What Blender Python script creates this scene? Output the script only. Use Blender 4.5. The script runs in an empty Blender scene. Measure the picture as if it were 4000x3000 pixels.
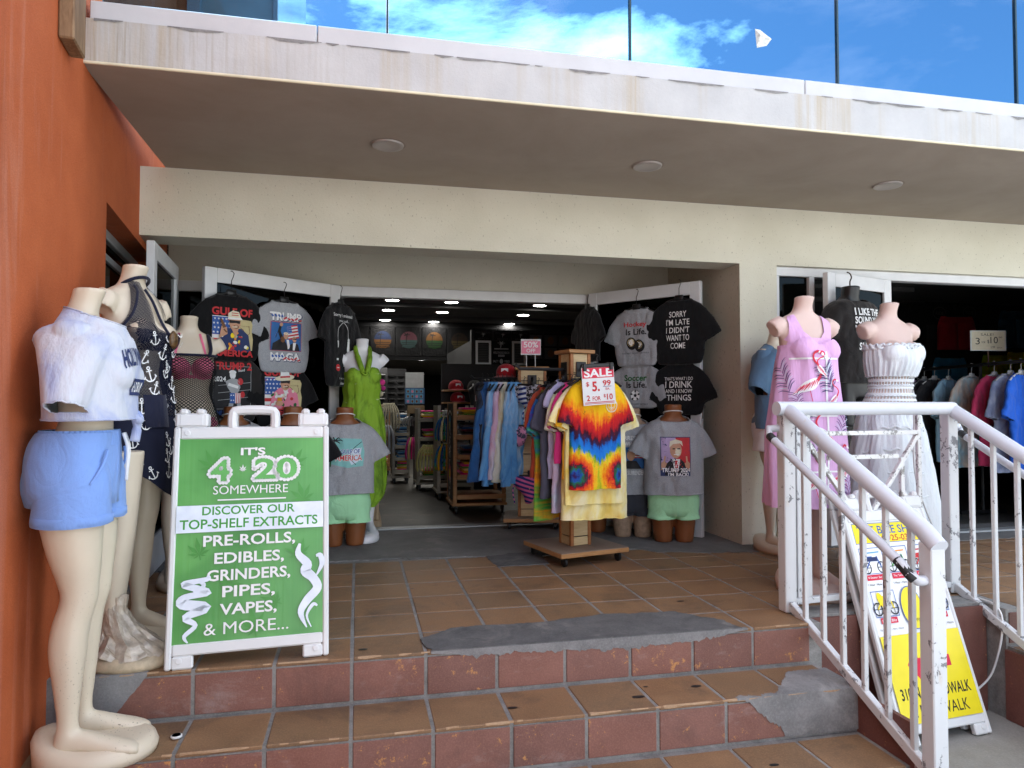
import bpy, bmesh, math, random
from math import sin, cos, pi, radians, sqrt, atan2
from mathutils import Vector, Matrix, noise
from mathutils.bvhtree import BVHTree
from mathutils.geometry import tessellate_polygon
V = Vector
rnd = random.Random(7)
scene = bpy.context.scene
C = scene.collection

# ---------------------------------------------------------------- camera, sky, sun, exposure
cam_d = bpy.data.cameras.new('camera'); cam = bpy.data.objects.new('camera', cam_d); C.objects.link(cam)
cam.location = (0, 0, 1.0)
cam.rotation_euler = (radians(90 + 1.75), 0, radians(-12.4))
cam_d.sensor_width = 36; cam_d.lens = 36 * 1520 / 2212
cam_d.clip_start = 0.05; cam_d.clip_end = 2000
scene.camera = cam
SUN_EL, SUN_AZ = 60.0, -16.0        # azimuth clockwise from +y (into the shop): the sun stands behind the building, the front is in its shade
world = bpy.data.worlds.new('World'); scene.world = world; world.use_nodes = True
wn, wl = world.node_tree.nodes, world.node_tree.links
wn.clear()
sky = wn.new('ShaderNodeTexSky'); sky.sky_type = 'NISHITA'; sky.sun_disc = False
sky.sun_elevation = radians(SUN_EL); sky.sun_rotation = radians(SUN_AZ); sky.air_density = 1.0; sky.dust_density = 0.7; sky.ozone_density = 1.0
tcw = wn.new('ShaderNodeTexCoord'); mpw = wn.new('ShaderNodeMapping'); mpw.inputs['Scale'].default_value = (1.0, 1.0, 2.0)
mpw.inputs['Location'].default_value = (-0.41, 3.78, -4.68)
nzw = wn.new('ShaderNodeTexNoise'); nzw.inputs['Scale'].default_value = 2.6; nzw.inputs['Detail'].default_value = 9; nzw.inputs['Roughness'].default_value = 0.62
nzw.inputs['Distortion'].default_value = 0.25
rpw = wn.new('ShaderNodeValToRGB'); rpw.color_ramp.elements[0].position = 0.50; rpw.color_ramp.elements[1].position = 0.68
mxw = wn.new('ShaderNodeMix'); mxw.data_type = 'RGBA'; mxw.inputs[7].default_value = (27, 26.4, 25.5, 1)
bgw = wn.new('ShaderNodeBackground'); bgw.inputs['Strength'].default_value = 0.15
otw = wn.new('ShaderNodeOutputWorld')
wl.new(tcw.outputs['Generated'], mpw.inputs[0]); wl.new(mpw.outputs[0], nzw.inputs['Vector']); wl.new(nzw.outputs[0], rpw.inputs[0])
wl.new(rpw.outputs[0], mxw.inputs[0]); wl.new(sky.outputs[0], mxw.inputs[6]); wl.new(mxw.outputs[2], bgw.inputs[0]); wl.new(bgw.outputs[0], otw.inputs[0])
sl = bpy.data.lights.new('sun', 'SUN'); sl.energy = 4.2; sl.angle = radians(0.53); sl.color = (1, 0.965, 0.92)
so = bpy.data.objects.new('sun', sl); C.objects.link(so)
_d = V((sin(radians(SUN_AZ)) * cos(radians(SUN_EL)), cos(radians(SUN_AZ)) * cos(radians(SUN_EL)), sin(radians(SUN_EL))))
so.rotation_euler = _d.to_track_quat('Z', 'Y').to_euler()
scene.view_settings.view_transform = 'Standard'; scene.view_settings.look = 'None'
scene.view_settings.exposure = 1.40; scene.view_settings.gamma = 1.0
scene.cycles.max_bounces = 7; scene.cycles.diffuse_bounces = 4; scene.cycles.transparent_max_bounces = 12; scene.cycles.caustics_reflective = False; scene.cycles.caustics_refractive = False
scene.cycles.use_denoising = True
scene.cycles.sample_clamp_indirect = 4.0

# ---------------------------------------------------------------- helpers: objects
def tag(o, label, cat, group=None):
    o['label'] = label; o['category'] = cat
    if group: o['group'] = group
    return o
def struct(o, kind='structure'):
    o['kind'] = kind; return o
def thing(name, label, cat, loc=(0, 0, 0), rz=0.0, group=None):
    o = bpy.data.objects.new(name, None); C.objects.link(o); o.empty_display_size = 0.05
    o.location = loc; o.rotation_euler = (0, 0, rz)
    return tag(o, label, cat, group)
def copy_tree(o, parent=None):
    c = o.copy(); C.objects.link(c); c.parent = parent
    for ch in list(o.children): copy_tree(ch, c)
    return c

class MB:
    def __init__(s): s.v = []; s.f = []; s.m = []; s.u = []
    def add(s, vs, fs, mi=0, uv=None, M=None):
        b = len(s.v)
        s.v += [tuple(M @ V(p)) if M else tuple(p) for p in vs]
        for k, f in enumerate(fs):
            s.f.append(tuple(b + i for i in f)); s.m.append(mi)
            s.u.append([uv[i] for i in f] if uv else [(0, 0)] * len(f))
        return s
    def box(s, c, d, mi=0, bev=0.0, M=None):
        hx, hy, hz = d[0] / 2, d[1] / 2, d[2] / 2
        if bev <= 0:
            vs = [(c[0] + x * hx, c[1] + y * hy, c[2] + z * hz) for x in (-1, 1) for y in (-1, 1) for z in (-1, 1)]
            return s.add(vs, [(0, 1, 3, 2), (4, 6, 7, 5), (0, 4, 5, 1), (2, 3, 7, 6), (0, 2, 6, 4), (1, 5, 7, 3)], mi, None, M)
        b = min(bev, hx * .9, hy * .9, hz * .9); vs = []; ix = {}
        for x in (-1, 1):
            for y in (-1, 1):
                for z in (-1, 1):
                    for a in range(3):
                        p = [x * (hx - (b if a != 0 else 0)), y * (hy - (b if a != 1 else 0)), z * (hz - (b if a != 2 else 0))]
                        ix[x, y, z, a] = len(vs); vs.append((c[0] + p[0], c[1] + p[1], c[2] + p[2]))
        fs = []
        for q in (-1, 1):
            fs.append([ix[q, y, z, 0] for y, z in ((-1, -1), (1, -1), (1, 1), (-1, 1))][::q])
            fs.append([ix[x, q, z, 1] for x, z in ((-1, -1), (-1, 1), (1, 1), (1, -1))][::q])
            fs.append([ix[x, y, q, 2] for x, y in ((-1, -1), (1, -1), (1, 1), (-1, 1))][::q])
        for a in range(3):
            o1, o2 = (a + 1) % 3, (a + 2) % 3
            for p in (-1, 1):
                for q in (-1, 1):
                    def k(t, face):
                        w = [0, 0, 0]; w[a] = t; w[o1] = p; w[o2] = q; return ix[w[0], w[1], w[2], face]
                    f = [k(-1, o1), k(1, o1), k(1, o2), k(-1, o2)]
                    fs.append(f if p * q < 0 else f[::-1])
        for x in (-1, 1):
            for y in (-1, 1):
                for z in (-1, 1):
                    f = [ix[x, y, z, 0], ix[x, y, z, 1], ix[x, y, z, 2]]
                    fs.append(f if x * y * z > 0 else f[::-1])
        return s.add(vs, fs, mi, None, M)
    def bx(s, x0, x1, y0, y1, z0, z1, mi=0, bev=0.0, M=None):
        return s.box(((x0 + x1) / 2, (y0 + y1) / 2, (z0 + z1) / 2), (x1 - x0, y1 - y0, z1 - z0), mi, bev, M)
    def bar(s, a, b, w, d=None, mi=0, bev=0.0, up=(0, 0, 1)):
        a, b = V(a), V(b); d = d or w; z = (b - a); L = z.length; z.normalize()
        upv = V(up)
        if abs(z.dot(upv)) > .99: upv = V((0, 1, 0))
        x = upv.cross(z).normalized(); y = z.cross(x)
        M = Matrix((x, y, z)).transposed().to_4x4(); M.translation = (a + b) / 2
        return s.box((0, 0, 0), (w, d, L), mi, bev, M)
    def tube(s, pts, r, n=10, mi=0, cap=True):
        pts = [V(p) for p in pts]; N = len(pts); rs = r if isinstance(r, (list, tuple)) else [r] * N
        t0 = (pts[1] - pts[0]).normalized(); ref = V((0, 0, 1)) if abs(t0.z) < .9 else V((1, 0, 0))
        x = ref.cross(t0).normalized(); rings = []
        for i, p in enumerate(pts):
            t = (pts[min(i + 1, N - 1)] - pts[max(i - 1, 0)]).normalized()
            x = (x - t * x.dot(t)).normalized(); y = t.cross(x)
            rings.append([p + x * (cos(2 * pi * k / n) * rs[i]) + y * (sin(2 * pi * k / n) * rs[i]) for k in range(n)])
        return s.loft(rings, mi, cap, cap)
    def loft(s, rings, mi=0, cap0=False, cap1=False):
        n = len(rings[0]); vs = []; uv = []; fs = []; m = len(rings)
        for i, r in enumerate(rings):
            for k in range(n + 1):
                vs.append(r[k % n]); uv.append((k / n, i / (m - 1)))
        for i in range(m - 1):
            for k in range(n):
                a = i * (n + 1) + k; fs.append((a, a + 1, a + n + 2, a + n + 1))
        if cap0: fs.append(tuple(range(n - 1, -1, -1)))
        if cap1: fs.append(tuple((m - 1) * (n + 1) + k for k in range(n)))
        return s.add(vs, fs, mi, uv)
    def lathe(s, prof, n=16, c=(0, 0, 0), mi=0):
        return s.loft([[V((c[0] + r * cos(2 * pi * k / n), c[1] + r * sin(2 * pi * k / n), c[2] + z)) for k in range(n)] for r, z in prof], mi, prof[0][0] > 1e-4, prof[-1][0] > 1e-4)
    def prism(s, poly, y0, y1, mi=0, M=None):           # polygon in xz, extruded along y
        n = len(poly); tri = tessellate_polygon([[V((p[0], p[1], 0)) for p in poly]])
        vs = [(p[0], y0, p[1]) for p in poly] + [(p[0], y1, p[1]) for p in poly]
        ar = sum(poly[i][0] * poly[(i + 1) % n][1] - poly[(i + 1) % n][0] * poly[i][1] for i in range(n))
        fs = []
        for t in tri:
            a, b, c = (poly[t[0]], poly[t[1]], poly[t[2]])
            cr = (b[0] - a[0]) * (c[1] - a[1]) - (b[1] - a[1]) * (c[0] - a[0])
            t = tuple(t) if cr > 0 else tuple(t)[::-1]
            fs.append(t); fs.append(tuple(i + n for i in t)[::-1])
        for i in range(n):
            j = (i + 1) % n; q = (j, i, i + n, j + n)
            fs.append(q if ar > 0 else q[::-1])
        return s.add(vs, fs, mi, None, M)
    def mesh(s, name, mats, smooth=False, weld=False):
        me = bpy.data.meshes.new(name); me.from_pydata(s.v, [], s.f)
        if not isinstance(mats, (list, tuple)): mats = [mats]
        for mm in mats: me.materials.append(mm)
        me.polygons.foreach_set('material_index', s.m)
        uvl = me.uv_layers.new(name='UVMap'); flat = [c for fu in s.u for p in fu for c in p]
        uvl.data.foreach_set('uv', flat)
        if weld:
            bm = bmesh.new(); bm.from_mesh(me); bmesh.ops.remove_doubles(bm, verts=bm.verts, dist=1e-5); bm.to_mesh(me); bm.free()
        if smooth: me.polygons.foreach_set('use_smooth', [True] * len(me.polygons))
        me.update(); return me
    def build(s, name, mats, parent=None, smooth=False, weld=False, auto=None):
        me = s.mesh(name, mats, smooth, weld)
        o = bpy.data.objects.new(name, me); C.objects.link(o); o.parent = parent
        if auto is not None: me.set_sharp_from_angle(angle=radians(auto))
        return o
def mobj(name, me, parent=None):
    o = bpy.data.objects.new(name, me); C.objects.link(o); o.parent = parent; return o

def crom(rows, m):
    """Catmull-Rom through rows of numbers: m samples per span"""
    out = []; n = len(rows)
    for i in range(n - 1):
        p0, p1, p2, p3 = rows[max(i - 1, 0)], rows[i], rows[i + 1], rows[min(i + 2, n - 1)]
        for k in range(m):
            t = k / m
            out.append([.5 * (2 * b + (c - a) * t + (2 * a - 5 * b + 4 * c - d) * t * t + (3 * b - a - 3 * c + d) * t ** 3) for a, b, c, d in zip(p0, p1, p2, p3)])
    out.append(list(rows[-1])); return out
def spow(c, e): return math.copysign(abs(c) ** e, c)
def zring(z, cx, cy, a, bf, bb, drop=0.0, e=1.0, n=40):
    r = []
    for k in range(n):
        th = 2 * pi * k / n - pi / 2; c, s_ = spow(cos(th), e), spow(sin(th), e)
        y = s_ * (bf if s_ < 0 else bb)
        r.append(V((cx + a * c, cy + y, z - drop * (max(0, -sin(th)) ** 1.5))))
    return r
def fbm(x, y, z): return noise.noise(V((x, y, z))) + .5 * noise.noise(V((2.1 * x, 2.1 * y, 2.1 * z + 5)))

def remesh(mb, name, mat, vox=.008, sm=6):
    me = mb.mesh('tmp', mat, weld=True)
    o = bpy.data.objects.new('tmp', me); C.objects.link(o)
    a = o.modifiers.new('r', 'REMESH'); a.mode = 'VOXEL'; a.voxel_size = vox; a.use_smooth_shade = True
    if sm:
        b = o.modifiers.new('s', 'SMOOTH'); b.iterations = sm; b.factor = .5
    dg = bpy.context.evaluated_depsgraph_get(); dg.update()
    m2 = bpy.data.meshes.new_from_object(o.evaluated_get(dg)); m2.name = name
    bpy.data.objects.remove(o); bpy.data.meshes.remove(me)
    if not m2.materials: m2.materials.append(mat)
    m2.polygons.foreach_set('use_smooth', [True] * len(m2.polygons))
    return m2

# ---------------------------------------------------------------- helpers: flat print (lettering, drawings) made of real polygons
_tc = {}
def text_geo(s, bold=0.0, shear=0.0, space=1.0):
    k = (s, bold, shear, space)
    if k in _tc: return _tc[k]
    cu = bpy.data.curves.new('t', 'FONT'); cu.body = s; cu.offset = bold; cu.shear = shear; cu.space_character = space; cu.resolution_u = 3
    o = bpy.data.objects.new('t', cu); C.objects.link(o)
    dg = bpy.context.evaluated_depsgraph_get(); dg.update()
    me = bpy.data.meshes.new_from_object(o.evaluated_get(dg))
    vs = [(v.co.x, v.co.y) for v in me.vertices]; fs = [tuple(p.vertices) for p in me.polygons]
    bpy.data.objects.remove(o); bpy.data.curves.remove(cu); bpy.data.meshes.remove(me)
    _tc[k] = (vs, fs); return vs, fs
class Pic:
    """layers of flat shapes in a plane (x right, y up)"""
    def __init__(s): s.L = []; s.z = 0
    def _a(s, vs, fs, mi): s.z += 1; s.L.append((vs, fs, mi, s.z)); return s
    def text(s, t, cx, cy, w, h, mi, bold=0.02, shear=0.0, space=1.0, rot=0.0, arc=0.0, z=None):
        vs, fs = text_geo(t, bold, shear, space)
        if not vs: return s
        x0 = min(v[0] for v in vs); x1 = max(v[0] for v in vs); y0 = min(v[1] for v in vs); y1 = max(v[1] for v in vs)
        kx = w / (x1 - x0) if w else h / (y1 - y0); ky = h / (y1 - y0)
        out = []
        for x, y in vs:
            X = (x - (x0 + x1) / 2) * kx; Y = (y - (y0 + y1) / 2) * ky
            if arc: Y += arc * (1 - (2 * X / (w or 1)) ** 2)
            out.append((cx + X * cos(rot) - Y * sin(rot), cy + X * sin(rot) + Y * cos(rot)))
        return s._a(out, fs, mi)
    def poly(s, pts, mi):
        tri = tessellate_polygon([[V((p[0], p[1], 0)) for p in pts]])
        fs = []
        for t in tri:
            a, b, c = (pts[i] for i in t)
            fs.append(tuple(t) if (b[0] - a[0]) * (c[1] - a[1]) - (b[1] - a[1]) * (c[0] - a[0]) > 0 else tuple(t)[::-1])
        return s._a(list(pts), fs, mi)
    def rect(s, x0, y0, x1, y1, mi, g=1):
        nx = max(1, g); return s._a([(x0 + (x1 - x0) * i / nx, y) for y in (y0, y1) for i in range(nx + 1)], [(i, i + 1, i + nx + 2, i + nx + 1) for i in range(nx)], mi)
    def ell(s, cx, cy, a, b, mi, n=20, rot=0.0):
        pts = []
        for k in range(n):
            x, y = a * cos(2 * pi * k / n), b * sin(2 * pi * k / n); pts.append((cx + x * cos(rot) - y * sin(rot), cy + x * sin(rot) + y * cos(rot)))
        return s._a(pts, [tuple(range(n))], mi)
    def ring(s, cx, cy, a, b, w, mi, n=24):
        o = [(cx + a * cos(2 * pi * k / n), cy + b * sin(2 * pi * k / n)) for k in range(n)]
        i = [(cx + (a - w) * cos(2 * pi * k / n), cy + (b - w) * sin(2 * pi * k / n)) for k in range(n)]
        return s._a(o + i, [(k, (k + 1) % n, n + (k + 1) % n, n + k) for k in range(n)], mi)
    def stroke(s, pts, w, mi, smooth=0, closed=False):
        if closed: pts = list(pts) + [pts[0]]
        ws = list(w) if isinstance(w, (list, tuple)) else [w] * len(pts)
        if closed and len(ws) < len(pts): ws.append(ws[0])
        rows = [(p[0], p[1], q) for p, q in zip(pts, ws)]
        if smooth: rows = crom(rows, smooth)
        n = len(rows); L = []; R = []
        for i in range(n):
            a, b = rows[max(i - 1, 0)], rows[min(i + 1, n - 1)]
            if closed and i in (0, n - 1): a, b = rows[n - 2], rows[1]
            dx, dy = b[0] - a[0], b[1] - a[1]; d = math.hypot(dx, dy) or 1
            nx, ny = -dy / d * rows[i][2] / 2, dx / d * rows[i][2] / 2
            L.append((rows[i][0] + nx, rows[i][1] + ny)); R.append((rows[i][0] - nx, rows[i][1] - ny))
        return s._a(L + R, [(n + i, n + i + 1, i + 1, i) for i in range(n - 1)], mi)
    def frame(s, x0, y0, x1, y1, w, mi):
        for a in ((x0, y0, x1, y0 + w), (x0, y1 - w, x1, y1), (x0, y0 + w, x0 + w, y1 - w), (x1 - w, y0 + w, x1, y1 - w)): s.rect(*a, mi)
        return s
    def star(s, cx, cy, r, mi):
        pts = []
        for k in range(10):
            q = r if k % 2 == 0 else r * .4; pts.append((cx + q * sin(pi * k / 5), cy + q * cos(pi * k / 5)))
        return s.poly(pts, mi)
    def merge(s, o, dx=0, dy=0, k=1.0, rot=0.0, flip=False):
        for vs, fs, mi, z in o.L:
            q = []
            for x, y in vs:
                X, Y = (-x if flip else x) * k, y * k; q.append((dx + X * cos(rot) - Y * sin(rot), dy + X * sin(rot) + Y * cos(rot)))
            s._a(q, [f[::-1] for f in fs] if flip else fs, mi)
        return s
    def flat(s, mb, M, step=.00007, base=.0008):
        """M maps (x, y, out) to the place"""
        for vs, fs, mi, z in s.L: mb.add([M @ V((x, y, base + z * step)) for x, y in vs], fs, mi)
        return mb
    def wrap(s, mb, bvh, M, step=.0002, base=.002, maxe=.014, far=.5):
        Mi = M.to_3x3(); out = (Mi @ V((0, 0, 1))).normalized()
        for vs, fs, mi, z in s.L:
            bm = bmesh.new(); bv = [bm.verts.new((x, y, 0)) for x, y in vs]
            for f in fs:
                if len(set(f)) < 3: continue
                try: bm.faces.new([bv[i] for i in f])
                except ValueError: pass
            for _ in range(4):
                le = [e for e in bm.edges if e.calc_length() > maxe]
                if not le: break
                bmesh.ops.subdivide_edges(bm, edges=le, cuts=1, use_grid_fill=False)
                bmesh.ops.triangulate(bm, faces=[f for f in bm.faces if len(f.verts) > 4])
            pv = []; ok = []; uvl = []
            last = None
            for v in bm.verts:
                uvl.append((v.co.x, v.co.y * 1.67)); p = M @ V((v.co.x, v.co.y, 0)); h = bvh.ray_cast(p + out * far, -out, far * 2)
                if h[0] is None:
                    pv.append(p); ok.append(False)
                else: pv.append(h[0] + out * (base + z * step)); ok.append(True)
            bm.verts.index_update()
            fl = [tuple(v.index for v in f.verts) for f in bm.faces if all(ok[v.index] for v in f.verts)]
            bm.free(); mb.add(pv, fl, mi, uvl)
        return mb
def bvh_of(me): 
    return BVHTree.FromPolygons([v.co.copy() for v in me.vertices], [tuple(p.vertices) for p in me.polygons])
def frameM(o, right, up):
    r = V(right).normalized(); u = V(up); u = (u - r * u.dot(r)).normalized(); n = r.cross(u)
    M = Matrix((r, u, n)).transposed().to_4x4(); M.translation = V(o); return M
FRONT = frameM((0, 0, 0), (1, 0, 0), (0, 0, 1))      # plane facing -y

# ---------------------------------------------------------------- helpers: materials
class NT:
    def __init__(s, name):
        s.m = bpy.data.materials.new(name); s.m.use_nodes = True; s.t = s.m.node_tree; s.n = s.t.nodes; s.l = s.t.links
        s.b = s.n['Principled BSDF']; s.out = s.n['Material Output']
        s.tc = s.n.new('ShaderNodeTexCoord')
    def link(s, a, b): s.l.new(a, b)
    def val(s, x, sock):
        if hasattr(x, 'links') or hasattr(x, 'is_output'): s.link(x, sock)
        else: sock.default_value = x
    def map(s, sc=(1, 1, 1), src='Object', loc=(0, 0, 0), rot=(0, 0, 0)):
        m = s.n.new('ShaderNodeMapping'); m.inputs['Scale'].default_value = sc; m.inputs['Location'].default_value = loc; m.inputs['Rotation'].default_value = rot
        if src == 'World':
            g = s.n.new('ShaderNodeNewGeometry'); s.link(g.outputs['Position'], m.inputs[0])
        else: s.link(s.tc.outputs[src], m.inputs[0])
        return m.outputs[0]
    def noise(s, vec, scale=5, detail=4, rough=.55, dist=0.0):
        n = s.n.new('ShaderNodeTexNoise'); n.inputs['Scale'].default_value = scale; n.inputs['Detail'].default_value = detail
        n.inputs['Roughness'].default_value = rough; n.inputs['Distortion'].default_value = dist; s.link(vec, n.inputs['Vector']); return n.outputs[0]
    def vor(s, vec, scale=5, feat='F1'):
        n = s.n.new('ShaderNodeTexVoronoi'); n.feature = feat; n.inputs['Scale'].default_value = scale; s.link(vec, n.inputs['Vector']); return n.outputs['Distance']
    def ramp(s, x, stops, interp='LINEAR'):
        r = s.n.new('ShaderNodeValToRGB'); r.color_ramp.interpolation = interp; e = r.color_ramp.elements
        while len(e) < len(stops): e.new(.5)
        for q, (p, c) in zip(e, stops): q.position = p; q.color = (c, c, c, 1) if isinstance(c, (int, float)) else (*c, 1)
        s.link(x, r.inputs[0]); return r.outputs[0]
    def mix(s, f, a, b, mode='MIX'):
        m = s.n.new('ShaderNodeMix'); m.data_type = 'RGBA'; m.blend_type = mode
        s.val(f, m.inputs[0])
        for x, k in ((a, 6), (b, 7)):
            if isinstance(x, tuple): m.inputs[k].default_value = (*x, 1) if len(x) == 3 else x
            else: s.link(x, m.inputs[k])
        return m.outputs[2]
    def math(s, op, a, b=0.0, c=None):
        m = s.n.new('ShaderNodeMath'); m.operation = op; s.val(a, m.inputs[0]); s.val(b, m.inputs[1])
        if c is not None: s.val(c, m.inputs[2])
        return m.outputs[0]
    def sep(s, vec):
        x = s.n.new('ShaderNodeSeparateXYZ'); s.link(vec, x.inputs[0]); return x.outputs
    def rand(s):
        return s.n.new('ShaderNodeObjectInfo').outputs['Random']
    def bump(s, h, st=.3, dist=.01):
        b = s.n.new('ShaderNodeBump'); b.inputs['Strength'].default_value = st; b.inputs['Distance'].default_value = dist; s.link(h, b.inputs['Height']); s.link(b.outputs[0], s.b.inputs['Normal']); return b
    def done(s, col, rough=.6, spec=.5, metal=0.0):
        if isinstance(col, tuple): s.b.inputs['Base Color'].default_value = (*col, 1)
        else: s.link(col, s.b.inputs['Base Color'])
        s.val(rough, s.b.inputs['Roughness']); s.b.inputs['Specular IOR Level'].default_value = spec; s.b.inputs['Metallic'].default_value = metal
        return s.m
def mul(c, k): return tuple(min(1, x * k) for x in c)
def plain(name, c, rough=.6, var=.12, scale=14, bump=0.0, bs=60, spec=.4, metal=0.0, src='Object', randv=0.0):
    t = NT(name); vec = t.map(src=src); n = t.noise(vec, scale, 5)
    col = t.mix(t.ramp(n, [(.3, 0.0), (.7, 1.0)]), mul(c, 1 - var), mul(c, 1 + var))
    if randv:
        col = t.mix(1.0, col, t.ramp(t.rand(), [(0, 1 - randv), (1, 1.0)]), 'MULTIPLY')
    if bump: t.bump(t.noise(vec, bs, 3), bump, .004)
    return t.done(col, rough, spec, metal)
def cloth(name, c, var=.1, heather=0.0, rough=.85):
    t = NT(name); vec = t.map(); n = t.noise(vec, 5, 4)
    col = t.mix(t.ramp(n, [(.3, 0.0), (.7, 1.0)]), mul(c, 1 - var), mul(c, 1 + var))
    if heather:
        h = t.noise(t.map((160, 160, 420)), 1.0, 2, .7); col = t.mix(t.ramp(h, [(.4, 0.0), (.62, 1.0)]), col, mul(c, 1 + heather))
    w = t.noise(t.map((9, 9, 4)), 1.6, 4, .6); rg = t.math('ABSOLUTE', t.math('SUBTRACT', t.noise(t.map((5, 5, 4), rot=(.3, .5, .2)), 1.5, 3, .55, .8), .5))
    fine = t.noise(t.map((500, 500, 500)), 1.0, 1)
    b = t.bump(t.math('ADD', t.math('ADD', t.math('MULTIPLY', w, .55), t.math('MULTIPLY', rg, 1.6)), t.math('MULTIPLY', fine, .10)), .42, .024)
    t.b.inputs['Sheen Weight'].default_value = .15
    return t.done(col, rough, .2)
def emit(name, c, st):
    t = NT(name); t.b.inputs['Emission Color'].default_value = (*c, 1); t.b.inputs['Emission Strength'].default_value = st; return t.done(c, .5)
# ================================================================ materials of the setting
def m_orange():
    t = NT('orange_stucco'); v = t.map(src='World')
    n = t.noise(v, 3.2, 6, .6); col = t.mix(t.ramp(n, [(.3, 0.0), (.72, 1.0)]), (.44, .098, .029), (.55, .138, .045))
    st = t.noise(t.map((4.2, 4.2, .30), 'World'), 1.3, 7, .68, .5); col = t.mix(t.math('MULTIPLY', t.ramp(st, [(.55, 0.0), (.72, 1.0)]), .40), col, (.60, .33, .25))
    dk = t.noise(t.map((5, 5, .6), 'World', (3, 3, 0)), 1.0, 4); col = t.mix(t.math('MULTIPLY', t.ramp(dk, [(.6, 0.0), (.75, 1.0)]), .35), col, (.30, .075, .03))
    gr = t.noise(v, 150, 3, .7); col = t.mix(t.math('MULTIPLY', t.ramp(gr, [(.35, 1.0), (.62, 0.0)]), .22), col, (.22, .05, .02))
    sp = t.noise(v, 28, 5, .75); col = t.mix(t.math('MULTIPLY', t.ramp(sp, [(.68, 0.0), (.74, 1.0)]), .4), col, (.62, .36, .27))
    t.bump(t.noise(v, 120, 5, .75), .6, .008); return t.done(col, .8, .25)
def m_cream():
    t = NT('cream_stucco'); v = t.map(src='World'); n = t.noise(v, 2.2, 5)
    col = t.mix(t.ramp(n, [(.3, 0.0), (.7, 1.0)]), (.59, .575, .47), (.67, .655, .55))
    pit = t.noise(t.map((1, 1, .55), 'World'), 85, 2, .5); col = t.mix(t.math('MULTIPLY', t.ramp(pit, [(.665, 0.0), (.70, 1.0)]), .75), col, (.30, .28, .22))
    t.bump(t.noise(v, 70, 6, .75), .28, .008); return t.done(col, .85, .2)
def m_fascia():
    t = NT('stained_fascia_plaster'); v = t.map(src='World'); n = t.noise(v, 4, 6, .6)
    col = t.mix(t.ramp(n, [(.3, 0.0), (.7, 1.0)]), (.45, .455, .455), (.54, .545, .54))
    a = t.noise(t.map((5.0, 1, .25), 'World', (.7, 0, 0)), 1.1, 3, .5); b = t.noise(t.map((34, 1, .8), 'World'), 1.0, 5, .7)
    s1 = t.math('MULTIPLY', t.ramp(a, [(.50, 0.0), (.74, 1.0)]), t.ramp(b, [(.36, .0), (.70, 1.0)]))
    col = t.mix(t.math('MULTIPLY', s1, .9), col, (.40, .29, .12))
    d = t.noise(t.map((70, 1, 2.2), 'World', (9, 0, 3)), 1.0, 3, .6); x = t.sep(v)[0]
    near = t.ramp(t.math('MULTIPLY_ADD', x, .35, .55), [(.12, 1.0), (.62, 0.0)])
    col = t.mix(t.math('MULTIPLY', t.math('MULTIPLY', t.ramp(d, [(.5, 0.0), (.68, 1.0)]), near), .6), col, (.30, .25, .17))
    sp = t.noise(v, 38, 4, .7); col = t.mix(t.math('MULTIPLY', t.ramp(sp, [(.66, 0.0), (.72, 1.0)]), .5), col, (.42, .42, .42))
    t.bump(t.noise(v, 60, 6, .7), .3, .008); return t.done(col, .8, .25)
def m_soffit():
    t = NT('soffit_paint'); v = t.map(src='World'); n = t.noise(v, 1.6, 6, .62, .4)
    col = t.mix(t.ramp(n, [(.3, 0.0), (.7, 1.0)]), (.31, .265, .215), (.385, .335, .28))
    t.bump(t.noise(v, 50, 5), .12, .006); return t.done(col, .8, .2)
def m_tile(name, c1, c2, flake=None, fl=.64, dirt=(.09, .055, .04), dq=.5, pale=0.0):
    t = NT(name); v = t.map(src='World'); n = t.noise(v, 5, 6, .65)
    col = t.mix(t.ramp(n, [(.32, 0.0), (.68, 1.0)]), c1, c2)
    col = t.mix(1.0, col, t.ramp(t.rand(), [(0, (.80, .82, .84)), (.5, (1, 1, 1)), (1, (1.0, .92, .86))]), 'MULTIPLY')
    g = t.noise(v, 160, 2, .6); col = t.mix(t.math('MULTIPLY', t.ramp(g, [(.45, 0.0), (.7, 1.0)]), .30), col, mul(c2, 1.55))
    d = t.noise(v, 2.3, 7, .72, .5); col = t.mix(t.math('MULTIPLY', t.ramp(d, [(.52, 0.0), (.74, 1.0)]), dq), col, dirt)
    if pale:
        p = t.noise(t.map((1.5, 1.5, 3), 'World', (5, 1, 2)), 2.2, 7, .75, .3); col = t.mix(t.math('MULTIPLY', t.ramp(p, [(.55, 0.0), (.70, 1.0)]), pale), col, (.42, .37, .36))
    if flake:
        f = t.noise(v, 26, 7, .8, .2); z = t.noise(t.map(src='World', loc=(8, 2, 1)), 2.5, 3)
        f2 = t.math('ADD', f, t.math('MULTIPLY', z, .35))
        col = t.mix(t.ramp(f2, [(fl + .18, 0.0), (fl + .205, 1.0)]), col, flake)
    t.bump(t.math('ADD', t.noise(v, 90, 4, .7), t.noise(v, 12, 3)), .22, .005)
    return t.done(col, t.ramp(n, [(.3, .5), (.7, .68)]), .4)
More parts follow.
